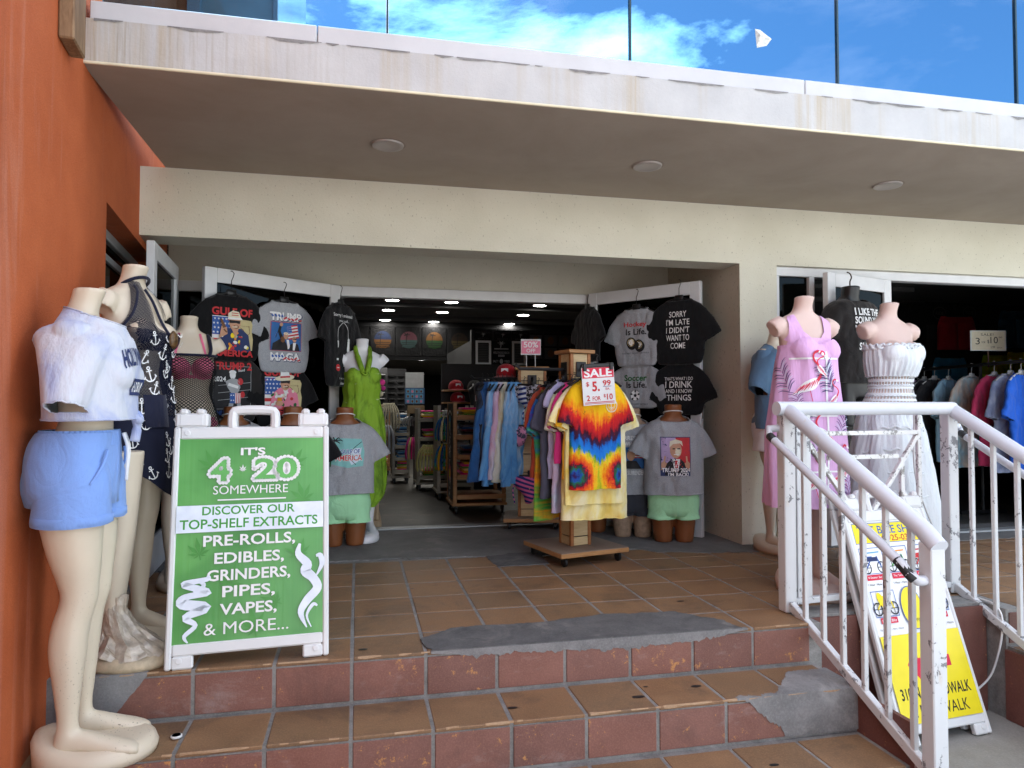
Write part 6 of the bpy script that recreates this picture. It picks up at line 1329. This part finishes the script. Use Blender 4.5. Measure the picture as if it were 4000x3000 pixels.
for i, (mt, lab, x) in enumerate([(D_blk, 'black swirl hoodie at the far left of the tower stand', .99), (D_navy, 'navy swirl hoodie second from the left on the tower', 1.03), (D_blue, 'light blue hoodie beside the navy one', 1.075), (D_blue, 'light blue hoodie left of the lilac one', 1.115), (D_lil, 'lilac hoodie between the blue and cream ones', 1.15), (D_cream, 'cream pastel hoodie in the middle of the tower rail', 1.185), (D_blue, 'light blue hoodie right of the cream one', 1.23), (D_blue, 'light blue hoodie nearest the wooden tower', 1.275)]):
    o = thing('hoodie', lab, 'hoodie', (x, 5.60, 1.175), radians(62 + rnd.uniform(-6, 6)), GH)
    b = tee_mb(vox=.010, w=.36, h=.78 + rnd.uniform(-.04, .04), d=.032, neck=.07, nd=.03, sl=.74 + rnd.uniform(-.06, .08), sa=72, sw=.058, fold=.012, wave=.010, seed=50 + i, slope=.07); b.build('fabric', mt, o, True)
    b = MB(); b.loft([zring(z, 0, .01, a, c, d_, 0, .9, 24) for z, a, c, d_ in ((-.09, .085, .045, .05), (-.04, .10, .055, .06), (.0, .085, .05, .05), (.015, .05, .03, .03))], 0); b.build('hood', mt, o, True)
    hanger_mb(hk=.07).build('hanger', M_black, o, True)
# swimwear
def swim(label, loc, rz, mat, kind):
    o = thing('bikini', label, 'swimwear', loc, rz, 'bikinis on the tower stand'); b = MB()
    def pad(pts, th, z0=0):
        n = len(pts); cx = sum(p[0] for p in pts) / n; cz = sum(p[1] for p in pts) / n
        rings = [[V((cx + (x - cx) * s_, -.005 + y, cz + (z - cz) * s_)) for x, z in pts] for s_, y in ((1, 0), (.9, -th * .7), (.55, -th), (.05, -th))]; b.loft(rings, 0)
    if kind == 'top':
        pad(crom([(-.15, .02), (-.02, .0), (-.03, -.12), (-.10, -.15), (-.17, -.08), (-.15, .02)], 3)[:-1], .05); pad(crom([(.02, 0), (.15, .02), (.17, -.08), (.10, -.15), (.03, -.12), (.02, 0)], 3)[:-1], .05)
        b.tube(crom([(-.16, -.01, .01), (0, -.02, -.02), (.16, -.01, .01)], 4), .008, 6); b.tube(crom([(-.1, -.02, -.14), (-.13, -.03, -.22), (-.10, -.02, -.30)], 4), .006, 5)
    else:
        pad(crom([(-.13, .02), (0, .01), (.13, .02), (.12, -.06), (.04, -.13), (.01, -.2), (-.04, -.2), (-.06, -.13), (-.13, -.06), (-.13, .02)], 3)[:-1], .05)
        for s in (-1, 1): b.tube(crom([(s * .12, -.01, -.02), (s * .14, -.03, -.10), (s * .125, -.02, -.2)], 4), .005, 5)
    displace(b, 0, lambda p: (0, .008 * fbm(p[0] * 20, p[2] * 20, 1), 0)); b.build('fabric', mat, o, True)
    b = MB(); b.bx(-.09, .09, -.012, .004, .0, .025, 0, .004); b.tube([(0, -.004, .02), (0, -.004, .06), (.012, -.004, .075), (0, 0, .085)], .003, 5); b.build('clip_hanger', M_black, o); return o
def stripe(name, c1, c2, k, rot=0.0):
    t = NT(name); z = t.sep(t.map((1, 1, 1), rot=(0, rot, 0)))[2]; s_ = t.math('GREATER_THAN', t.math('FRACT', t.math('ADD', t.math('MULTIPLY', z, k), t.math('MULTIPLY', t.noise(t.map(), 6, 2), .5))), .5); return t.done(t.mix(s_, c1, c2), .6, .3)
def speck(name, c1, c2, sc):
    t = NT(name); n = t.noise(t.map(), sc, 2, .5, 1.0); return t.done(t.mix(t.ramp(n, [(.50, 0.0), (.53, 1.0)]), c1, c2), .6, .3)
B1 = stripe('blue_white_stripe', (.62, .66, .72), (.015, .03, .16), 26, .2); B2 = speck('leopard_print', (.02, .02, .02), (.55, .55, .62), 40); B3 = stripe('pink_navy_stripe', (.75, .16, .40), (.03, .04, .22), 30, -.3); B4 = speck('pink_floral', (.62, .25, .40), (.05, .05, .09), 34)
swim('blue and white striped bikini top high on the tower', (1.42, 5.48, 1.14), radians(-6), B1, 'top'); swim('black and white leopard bikini top left of the striped one', (1.31, 5.50, 1.15), radians(-40), B2, 'top'); swim('pink floral bikini in the middle of the tower', (1.345, 5.50, .82), radians(-14), B4, 'top'); swim('pink and navy striped bikini bottom low on the tower', (1.36, 5.50, .42), radians(-14), B3, 'bottom')
p = Pic(); p.rect(-.078, -.055, .078, .05, K['pink']); p.text('OCEAN WAVE', 0, .056, .11, .010, K['red'], .003); p.text('50%', 0, .02, .12, .05, K['white'], .02); p.text('OFF', 0, -.03, .075, .032, K['white'], .02)
card('price_sign', 'small pink half price sign on wire legs above the tower', (1.405, 5.66, 1.42), radians(-8), .165, .13, p, legs=.10)
def cap_hat(label, loc, rz, mat, tilt=0.0, k=1.0):
    o = thing('cap', label, 'cap', loc, rz, 'baseball caps in the shop'); o.rotation_euler = (tilt, 0, rz); o.scale = (k, k, k)
    b = MB(); b.loft([zring(z, 0, 0, a, a * 1.1, a * 1.1, 0, 1, 20) for z, a in crom([(0, .085), (.04, .087), (.08, .07), (.105, .035), (.11, .002)], 3)], 0); b.build('crown', mat, o, True)
    b = MB(); n = 12; top = []; 
    for r in (.086, .12, .15): top.append([V((r * .95 * sin(-1.0 + 2.0 * k_ / n) * (1 if r < .1 else .92), -r * 1.12 * cos(-1.0 + 2.0 * k_ / n), .004 - (r - .086) * .25)) for k_ in range(n + 1)])
    for i in range(2): b.add(top[i] + top[i + 1], [(k_, k_ + 1, n + 2 + k_, n + 1 + k_) for k_ in range(n)])
    b.build('brim', mat, o, True)
    q = MB(); q.box((0, -.088, .05), (.06, .008, .03), 0, .002); q.build('badge', M_plw, o); return o
C_red = cloth('red_cap_cloth', (.38, .012, .02))
cap_hat('red cap hanging above the tie dye hoodies', (1.25, 5.92, 1.25), radians(-20), C_red); cap_hat('red cap on the upper shelf far inside the shop', (1.13, 8.2, 1.19), radians(10), C_red); cap_hat('red cap on the lower shelf far inside the shop', (1.15, 8.2, 1.05), radians(10), C_red); cap_hat('dark cap beside the upper red cap inside the shop', (1.36, 8.25, 1.19), radians(-8), M_black_tee)
b = MB(); b.bx(.98, 1.75, 8.15, 8.4, 1.165, 1.185, 0, .003); b.bx(.98, 1.75, 8.15, 8.4, 1.02, 1.04, 0, .003); b.bx(.98, 1.75, 8.38, 8.42, .0, 1.5, 1); tag(b.build('wall_shelf', [M_oak, M_dark]), 'dim wall shelf holding caps deep inside the shop', 'shelf')

# ================================================================ shelf units with folded stacks
M_greywood = m_wood('pale_grey_wood', (.30, .26, .20), (.42, .37, .29)); M_darkply = m_wood('dark_side_panel', (.03, .028, .025), (.05, .045, .04))
def fold_stack(label, loc, mats, n, w=.24, d=.2, th=.018, rz=0.0):
    o = thing('folded_stack', label, 'folded shirts', loc, rz, 'folded shirts on the shop shelves')
    for i in range(n):
        b = MB(); b.box((rnd.uniform(-.012, .012), rnd.uniform(-.012, .012), th * (i + .5)), (w * rnd.uniform(.9, 1.05), d, th * .95), 0, th * .42); b.build('folded_shirt', mats[i % len(mats)], o, True)
    return o
MIX = {'rainbow': [M_tiedye, D_rain, D_org, C_pink], 'dark': [C_slate, M_black_tee, C_maroon, D_navy], 'white': [M_white_tee, M_grey_tee, D_white], 'blue': [D_blue, D_white, D_navy], 'bright': [C_pink, D_org, D_yel, D_rain]}
ORD = ['top', 'second', 'third', 'fourth', 'lowest']
def shelf_unit(uname, label, x0, x1, y0, y1, h, wood, kinds, side=None, zb=.10):
    o = thing('shelf_unit', label, 'shelf', (0, 0, 0)); pw = .035
    for x in (x0 + pw / 2, x1 - pw / 2):
        for y in (y0 + pw / 2, y1 - pw / 2):
            b = MB(); b.box((x, y, (zb + h) / 2), (pw, pw, h - zb), 0, .003); b.build('post', wood, o)
    b = MB(); b.bx(x0 + .004, x0 + .016, y0 + pw, y1 - pw, zb + .02, h - .01); b.build('end_panel', side or wood, o)
    b = MB(); b.bx(x0 - .01, x1 + .01, y0 - .01, y1 + .01, zb - .025, zb, 0, .003); b.build('base', wood, o)
    for x in (x0 + .03, x1 - .03):
        for y in (y0 + .03, y1 - .03): caster(o, x, y, .032)
    n = len(kinds); zs = [zb + .03 + (h - zb - .20) * (n - 1 - i) / (n - 1) + .04 for i in range(n)]
    for i, (z, k) in enumerate(zip(zs, kinds)):
        b = MB(); b.bx(x0 + .02, x1 - .0, y0 - .012, y1 - pw, z - .02, z, 0, .003); b.build('shelf_board', wood, o)
        b = MB(); b.bx(x0 + pw, x1 - .002, y0 - .026, y0 - .013, z - .032, z + .012, 0, .002); b.build('shelf_lip', wood, o)
        if k:
            fold_stack('%s folded shirts on the %s shelf of the %s' % (k, ORD[min(i, 4)], uname), (x0 + pw + (x1 - x0 - pw) * .52, (y0 + y1) / 2 - .02, z + .001), MIX[k], rnd.randint(4, 6), (x1 - x0 - 2 * pw) * .88, (y1 - y0) * .75, .02, rnd.uniform(-.05, .05))
    return o
shelf_unit('nearest wooden unit', 'wooden shelf unit with a black painted end, nearest the doorway', .865, 1.36, 6.45, 6.90, 1.03, M_oak, ['rainbow', 'dark', 'dark', 'bright', None], M_darkply)
q = Pic()
q.stroke([(-.12, .36), (0, .40), (.12, .36)], .02, K['white'], 3); q.ell(0, .28, .07, .08, K['cyan']); q.ell(0, .26, .03, .04, K['yellow']); q.text('SURF', 0, .10, .26, .07, K['white'], .03, 0, 1, 1.2); q.text('BEACH', 0, -.06, .28, .07, K['white'], .03, 0, 1, 1.2); q.ell(0, -.19, .09, .08, K['pink']); q.ell(0, -.2, .05, .05, K['yellow']); q.text('CLUB', 0, -.34, .26, .08, K['white'], .03, 0, 1, 1.2)
m_ = MB(); q.flat(m_, Matrix.Translation((.8635, 6.675, .55)) @ frameM((0, 0, 0), (0, -1, 0), (0, 0, 1))); tag(m_.build('painted_panel', PM), 'white surf lettering painted on the black shelf end', 'painted sign')
shelf_unit('second pale unit', 'pale wooden shelf unit second from the doorway', .83, 1.22, 7.45, 7.85, 1.0, M_greywood, ['white', 'white', 'white', 'white', None])
shelf_unit('third pale unit', 'pale wooden shelf unit third from the doorway', .69, 1.05, 8.3, 8.7, .97, M_greywood, ['bright', 'bright', 'bright', 'rainbow'])
shelf_unit('fourth grey unit', 'grey shelf unit fourth from the doorway with striped stacks', .44, .66, 9.1, 9.5, .93, M_greywood, ['blue', 'blue', 'blue', 'blue', 'bright'])
shelf_unit('rearmost brown unit', 'brown shelf unit rearmost in the row', .22, .46, 10.2, 10.6, .92, M_oak, ['dark', None, 'dark', 'bright'])
def bundle(label, loc, cols, n, L, w, hook=True):
    o = thing('hanging_bundle', label, 'hanging goods', loc, 0, 'bundles hanging from shelf hooks')
    for i in range(n):
        b = MB(); x = (i - n / 2) * w * 1.15; b.tube(crom([(x * .5, 0, 0), (x, -.01, -L * .3), (x * 1.2, rnd.uniform(-.02, .02), -L * .7), (x * 1.1, 0, -L)], 3), [w * .3] * 2 + [w * .5] * 7 + [w * .25], 6); b.build('strip', cols[i % len(cols)], o, True)
    b = MB(); b.tube([(0, .12, .02), (0, 0, .02), (0, -.02, .03)], .004, 5); b.build('hook', M_black, o); return o
C_crm = cloth('cream_cord', (.50, .45, .33)); C_yel = cloth('butter_yellow', (.62, .55, .22)); C_mag = cloth('magenta', (.5, .03, .22))
bundle('pale yellow tassels hanging on the third shelf unit', (.80, 8.05, .55), [C_yel], 7, .30, .028); bundle('multicoloured wristbands hanging beside the second unit', (.905, 7.35, .88), [D_rain, D_navy, D_yel], 7, .25, .022); bundle('multicoloured wristbands lower beside the second unit', (.905, 7.35, .60), [D_rain, D_org, D_navy], 7, .28, .022); bundle('cream cords hanging at the back of the aisle', (.40, 9.05, 1.03), [C_crm], 9, .33, .026); bundle('grey cords hanging under the cream ones', (.37, 9.04, .75), [M_grey_tee], 5, .35, .04); bundle('magenta and yellow strips hanging by the fourth unit', (.69, 8.95, .60), [C_mag, C_yel, C_pink], 5, .28, .026); bundle('silver charms hanging by the fourth unit', (.66, 9.0, .86), [M_alugrey], 6, .12, .024)
# whiteboard and poster on an easel
o = thing('notice_stand', 'grey notice sheet above a blue product poster inside the shop', 'notice board', (.71, 8.98, 0)); b = MB(); b.bx(-.115, .115, 0, .01, 1.225, 1.42); b.build('white_sheet', plain('grey_sheet', (.42, .45, .45), .5), o); b = MB(); b.bx(-.12, .125, .002, .012, 1.02, 1.222); b.build('blue_poster', plain('poster_blue', (.05, .14, .30), .5, .3, 30), o)
q = Pic()
for r in range(3):
    for c in range(4): q.rect(-.105 + c * .055, 1.03 + r * .063, -.06 + c * .055, 1.082 + r * .063, K['cyan']); q.ell(-.083 + c * .055, 1.052 + r * .063, .014, .018, K['brown' if (r + c) % 3 else 'pink'], 8)
m_ = MB(); q.flat(m_, frameM((0, .0, 0), (1, 0, 0), (0, 0, 1))); m_.build('print', PM, o); b = MB(); b.bx(-.012, .012, .013, .03, .0, 1.3); b.build('stand', M_black, o); b = MB(); b.bx(-.09, .12, -.06, .06, .90, 1.0, 0, .004); b.build('carton', plain('carton', (.28, .20, .11), .8), o)
# sunglasses racks, dim
for i, (x, y) in enumerate(((.30, 11.3), (.62, 11.6), (-.05, 10.9))):
    o = thing('sunglasses_rack', ['dark rack of sunglasses at the back left', 'dark rack of sunglasses behind the notice stand', 'dark rack of sunglasses beside the sarong mannequin'][i], 'rack', (x, y, 0)); b = MB(); b.bx(-.16, .16, 0, .1, 0, 1.6); b.build('frame', M_dark, o)
    b = MB()
    for r in range(15):
        for c in range(2): b.box((-.075 + c * .15, -.03, .15 + r * .095), (.12, .05, .03), 0, .01)
    g_ = b.build('sunglasses', M_black, o); g_['kind'] = 'stuff'
# sample shirts above: round sunset graphics on the bulkhead
PMD = [plain('shaded_print_' + k, mul(c, .12), .8, .06, 30) for k, c in PAL.items()]  # print colours darkened to stand in for the dim interior
GP = 'dark sample shirts pinned above the aisle'
for i, (c1, c2, t) in enumerate([('dgrey', 'grey', 'SURF'), ('blue', 'orange', 'BEACH'), ('pink', 'teal', 'Hollywood'), ('orange', 'green', 'Hollywood'), ('brown', 'gold', 'HOLLYWOOD'), ('navy', 'gold', 'BEACH'), ('red', 'green', 'BEACH'), ('dgrey', 'grey', 'BEACH'), ('dgrey', 'grey', 'FLORIDA')]):
    x = -.02 + i * .395; o = thing('sample_shirt', 'sample shirt number %s from the left above the aisle' % ['one', 'two', 'three', 'four', 'five', 'six', 'seven', 'eight', 'nine'][i], 'sample shirt', (x, 10.93, 1.76), 0, GP); o['label'] = ['faint grey disc', 'blue and orange disc', 'pink and teal sunset disc', 'orange and green palm disc', 'brown and gold disc', 'navy and gold wave disc', 'red and green disc', 'faint grey disc by the shutters', 'faint grey disc at the far right'][i] + ' on a black sample shirt above the aisle'
    b = MB(); b.bx(-.19, .19, -.012, 0, 0, .46, 0, .004); b.build('fabric', M_black_tee, o); q = Pic(); q.ell(0, .25, .13, .13, K[c1]); q.poly([(.13 * cos(a), .25 + .13 * sin(a)) for a in [pi + pi * k / 14 for k in range(15)]], K[c2])
    for k in range(3): q.rect(-.11, .20 - k * .03, .11, .21 - k * .03, K['black'])
    q.stroke([(-.04, .18), (-.03, .33)], .01, K['black'])
    for k in range(5): q.stroke([(-.03, .33), (-.03 + .05 * cos(k * 1.2), .33 + .03 * sin(k * 1.2))], .012, K['black'])
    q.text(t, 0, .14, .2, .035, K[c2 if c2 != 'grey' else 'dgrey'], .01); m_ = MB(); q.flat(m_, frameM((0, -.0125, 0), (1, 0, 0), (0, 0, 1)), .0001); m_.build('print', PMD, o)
# bulkhead with shutters and banner shirts
b = MB(); b.bx(1.36, 2.84, 8.5, 8.6, 1.46, 1.93); b.bx(1.36, 1.46, 8.6, 10.9, 1.46, 1.8); bu = tag(b.build('shop_bulkhead', M_dark), 'dark bulkhead carrying shutters and banner shirts inside the shop', 'bulkhead')
for i, (x0, x1) in enumerate(((1.41, 1.60), (1.865, 2.04))):
    o = thing('shutter', ['white louvred shutter left of the beach banner', 'white louvred shutter right of the beach banner'][i], 'shutter', ((x0 + x1) / 2, 8.49, 1.50)); w = x1 - x0
    b = MB(); b.bx(-w / 2, w / 2, -.02, 0, 0, .025); b.bx(-w / 2, w / 2, -.02, 0, .27, .295); b.bx(-w / 2, -w / 2 + .025, -.02, 0, .025, .27); b.bx(w / 2 - .025, w / 2, -.02, 0, .025, .27); b.build('shutter_frame', M_alu, o)
    for k in range(11):
        b = MB(); b.box((0, -.008, .04 + k * .021), (w - .05, .014, .010), 0, .001); b.build('louvre', plain('louvre_dark', (.05, .05, .05), .5) if k == 0 and i == 0 else bpy.data.materials['louvre_dark'], o)
W_ = K['grey']
def banner(label, x, z0, w, h, rows, y=8.488):
    o = thing('banner_shirt', label, 'sample shirt', (x, y, z0), 0, 'black banner shirts on the bulkhead'); b = MB(); b.bx(-w / 2, w / 2, -.008, 0, 0, h); b.build('fabric', M_black_tee, o); q = Pic()
    for r in rows: r(q)
    m_ = MB(); q.flat(m_, frameM((0, -.0085, 0), (1, 0, 0), (0, 0, 1)), .0001); m_.build('print', PM, o)
def palm(q, x, y, k):
    q.stroke([(x, y), (x + .01 * k, y + .06 * k)], .012 * k, W_)
    for a in range(6): q.stroke([(x + .01 * k, y + .06 * k), (x + .01 * k + .05 * k * cos(a * 1.05), y + .06 * k + .03 * k * sin(a * 1.05))], [.012 * k, .004 * k], W_)
banner('black beach banner with palm and turtle between the shutters', 1.73, 1.475, .24, .32, [lambda q: palm(q, -.01, .235, 1.0), lambda q: q.rect(-.09, .215, .09, .23, W_), lambda q: q.text('HOLLYWOOD BEACH', 0, .175, .20, .03, W_, .02), lambda q: q.rect(-.04, .125, .04, .15, W_), lambda q: q.text('FLORIDA', 0, .1375, .06, .016, K['black'], .01), lambda q: q.ell(0, .07, .022, .03, W_), lambda q: q.text('SALTY', -.07, .07, .07, .03, W_, .02), lambda q: q.text('VIBES', .07, .07, .07, .03, W_, .02)])
for i, (x, l) in enumerate(((1.50, 'black palm banner above the left shutter'), (1.745, 'black palm banner above the beach banner'), (1.97, 'black palm banner above the right shutter'))):
    banner(l, x, 1.80, .22, .125, [lambda q: palm(q, 0, .04, .6), lambda q: q.text('HOLLYWOOD', 0, .095, .18, .022, K['dgrey'], .01), lambda q: q.text('BEACH', 0, .02, .13, .02, K['dgrey'], .01)])
for i, x in enumerate((2.17, 2.36, 2.55)): banner('dark pop art face banner, %s of three right of the shutters' % ['left', 'middle', 'right'][i], x, 1.56, .17, .34, [lambda q: q.rect(-.08, .18, .08, .32, K['dgrey']), lambda q: q.rect(-.08, .02, .08, .16, K['dgrey']), lambda q: q.ell(0, .25, .04, .05, K['brown']), lambda q: q.ell(0, .09, .04, .05, K['brown'])])
# black shop torso, card and wooden cabinet by the sarong
o = thing('torso_form', 'dim black torso form deep inside the shop', 'mannequin', (1.30, 7.75, .82), radians(-10)); o.scale = (.5, .5, .45); put('body', mbody(), o, M_black)
p = Pic(); p.rect(-.055, -.03, .055, .012, K['hotred']); p.text('OCEAN WAVE', 0, .022, .09, .010, K['red'], .004); p.text('$10', 0, -.009, .06, .026, K['white'], .02)
card('price_sign', 'small red price card on the nearest shelf unit', (1.12, 6.40, 1.04), 0, .12, .075, p)
M_weath = m_wood('weathered_crate', (.33, .22, .13), (.50, .38, .25), (30, 30, 4), .8); o = thing('wooden_cabinet', 'pale weathered cabinet edge behind the sarong mannequin', 'cabinet', (0, 0, 0))
for i in range(3): b = MB(); b.bx(.10 + .028 * i, .125 + .028 * i, 5.90 + .012 * i, 6.5, .06, .985, 0, .004); b.build('plank', M_weath, o)
b = MB(); b.bx(.09, .21, 5.88, 6.52, .985, 1.01, 0, .004); b.build('top_board', M_weath, o); b = MB(); b.bx(.09, .20, 5.88, 6.52, .0, .06, 0, .004); b.build('plinth', M_weath, o)
o = thing('toy_bundle', 'small pink and white plush toy hanging by the sarong', 'toy', (.205, 6.15, 1.15))
for (x, z, r, mt) in ((0, .05, .03, C_pink), (.012, .0, .022, C_mag), (-.01, -.05, .026, D_cream)): b = MB(); b.lathe([(0.001, -r), (r * .8, -r * .6), (r, 0), (r * .8, r * .6), (.001, r)], 12, (x, 0, z)); b.build('ball', mt, o, True)

# ================================================================ right-hand shop: rail of shirts, dim wall of shorts
o = thing('clothes_rail', 'black pipe clothes rail inside the right-hand doorway', 'clothes rail', (0, 0, 0)); rx = lambda y: 5.5 + (y - 4.89) * .21
b = MB(); b.tube([(rx(6.5), 6.5, 1.375), (rx(4.75), 4.75, 1.375)], .016, 10); b.build('rail', M_black, o, True)
for y in (5.40, 6.4): b = MB(); b.tube([(rx(y), y, 1.375), (rx(y), y, .03)], .014, 8); b.bar((rx(y) - .25, y, .03), (rx(y) + .25, y, .03), .03, .03); b.build('upright', M_black, o)
GR = 't-shirts on the right-hand clothes rail'; M_hw = plain('white_hanger', (.62, .63, .64), .3)
D_sky = m_dye('sky_peach_dye', [(.22, .52, .80), (.32, .62, .84), (.46, .70, .86), (.78, .62, .52)], 2.6, .6); D_pas2 = m_dye('peach_aqua_dye', [(.30, .66, .82), (.40, .72, .84), (.80, .62, .48), (.62, .44, .84)], 2.4, .5, (1.6, 1, .7)); C_crim = cloth('crimson_cotton', (.60, .05, .14)); D_den = m_dye('denim_splatter_dye', [(.20, .26, .48), (.36, .43, .62), (.62, .66, .76)], 9, .4); C_roy = cloth('royal_blue', (.02, .12, .60)); C_gr = cloth('mid_grey', (.10, .10, .11)); C_gr2 = cloth('dark_grey', (.05, .05, .055)); C_lil = cloth('soft_lilac', (.70, .45, .72))
for i, (mt, lab, y, z, h, w) in enumerate([(C_lil, 'lilac tee at the far end of the right-hand rail', 6.42, 1.28, .70, .40), (C_gr, 'mid grey tee near the far end of the right-hand rail', 6.25, 1.27, .72, .42), (C_gr2, 'dark grey tee behind the sky blue dyed one', 6.08, 1.27, .74, .42), (D_sky, 'sky blue dyed tee with a peach patch on the right-hand rail', 5.86, 1.26, .80, .46), (D_pas2, 'aqua and peach dyed tee in the middle of the right-hand rail', 5.52, 1.27, .84, .46), (C_crim, 'crimson tee on the right-hand rail', 5.22, 1.27, .80, .44), (D_den, 'denim splatter dyed tee near the right edge', 5.02, 1.27, .84, .40), (C_roy, 'royal blue tee at the right edge of the picture', 4.90, 1.27, .80, .40)]):
    shirt('t_shirt', lab, mt, (rx(y), y, z), radians(12 + rnd.uniform(-8, 8)), None, None, GR, w=w, h=h, d=.04, seed=70 + i, fold=.014, wave=.012, sl=.20, sa=66, sw=.10, hmat=M_hw, hk=.115)
p = Pic(); p.rect(-.155, -.085, .155, .085, K['cream']); bx_ = K['black']; p.text('SALE!', -.01, .055, .12, .022, bx_, -.003); p.text('3', -.10, -.005, .04, .06, bx_, -.002); p.text('FOR', -.045, -.015, .035, .018, bx_, -.004); p.text('$', .0, -.01, .018, .035, bx_, 0); p.text('10', .055, .005, .07, .06, bx_, -.002); p.text('00', .115, .03, .03, .014, bx_, 0); p.text('3.99', .04, -.06, .04, .02, bx_, -.002); p.text('EACH', .105, -.065, .045, .011, bx_, -.004)
o = card('sale_card', 'pale handwritten three for ten sale sign on the right-hand rail', (rx(5.35) + .03, 5.33, 1.50), radians(-10), .335, .185, p, mat=M_plw); b = MB(); b.tube([(0, .004, .0), (0, .004, -.15)], .006, 6); b.build('stick', plain('rusty_stick', (.10, .05, .03), .6), o)
def hung_shorts(label, x, z, w, h, mat, y=7.42):
    o = thing('shorts', label, 'shorts', (x, y, z), radians(-8), 'shorts on the dim wall of the right-hand shop'); b = shorts_mb(0, -h * .45, -h, w / 2, .03, .03, w * .27, w * .25, 1.06, .008, x); b.v = [(a, max(-.06, min(.05, b_ * .5)), c) for a, b_, c in b.v]; b.build('fabric', mat, o, True); b = MB(); b.bx(-w * .3, w * .3, -.03, .03, -.01, .02, 0, .004); b.build('clip_hanger', M_black, o)
C_lime = cloth('lime_cloth', (.55, .75, .02)); C_teal = cloth('dusk_blue_cloth', (.05, .26, .46)); C_dred = cloth('deep_red_cloth', (.42, .015, .03))
hung_shorts('dark red shorts high on the dim wall', 7.36, 2.12, .48, .42, C_dred); hung_shorts('lime green shorts left of the price tag on the dim wall', 7.80, 1.64, .34, .40, C_lime, 7.30); hung_shorts('lime green shorts nearest the right edge', 8.2, 1.68, .40, .40, C_lime, 7.30); hung_shorts('dusk blue shorts low behind the grey tees', 7.25, 1.60, .44, .42, C_teal); hung_shorts('dusk blue shorts high at the right edge', 8.25, 2.22, .42, .48, C_teal)
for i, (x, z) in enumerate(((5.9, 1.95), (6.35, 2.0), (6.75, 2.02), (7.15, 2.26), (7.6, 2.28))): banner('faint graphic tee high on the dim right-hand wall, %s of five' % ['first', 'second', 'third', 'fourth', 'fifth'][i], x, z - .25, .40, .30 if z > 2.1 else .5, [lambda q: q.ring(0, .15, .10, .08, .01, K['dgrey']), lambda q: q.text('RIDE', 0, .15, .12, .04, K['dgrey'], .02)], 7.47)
# slat wall lines in the right-hand shop, floor litter
for i, (x, y, z, c, lab) in enumerate(((-.62, 2.735, -.1775, 'navy', 'blue and white bottle cap lying on the upper step'),)):
    o = thing('bottle_cap', lab, 'bottle cap', (x, y, z), .3); b = MB(); b.lathe([(.0195, 0), (.0195, .006), (.015, .0075)], 18); b.build('rim', M_plw, o, True); b = MB(); b.lathe([(.0152, .0078), (.0, .0078)], 18); b.build('top', PM[K['navy']], o)
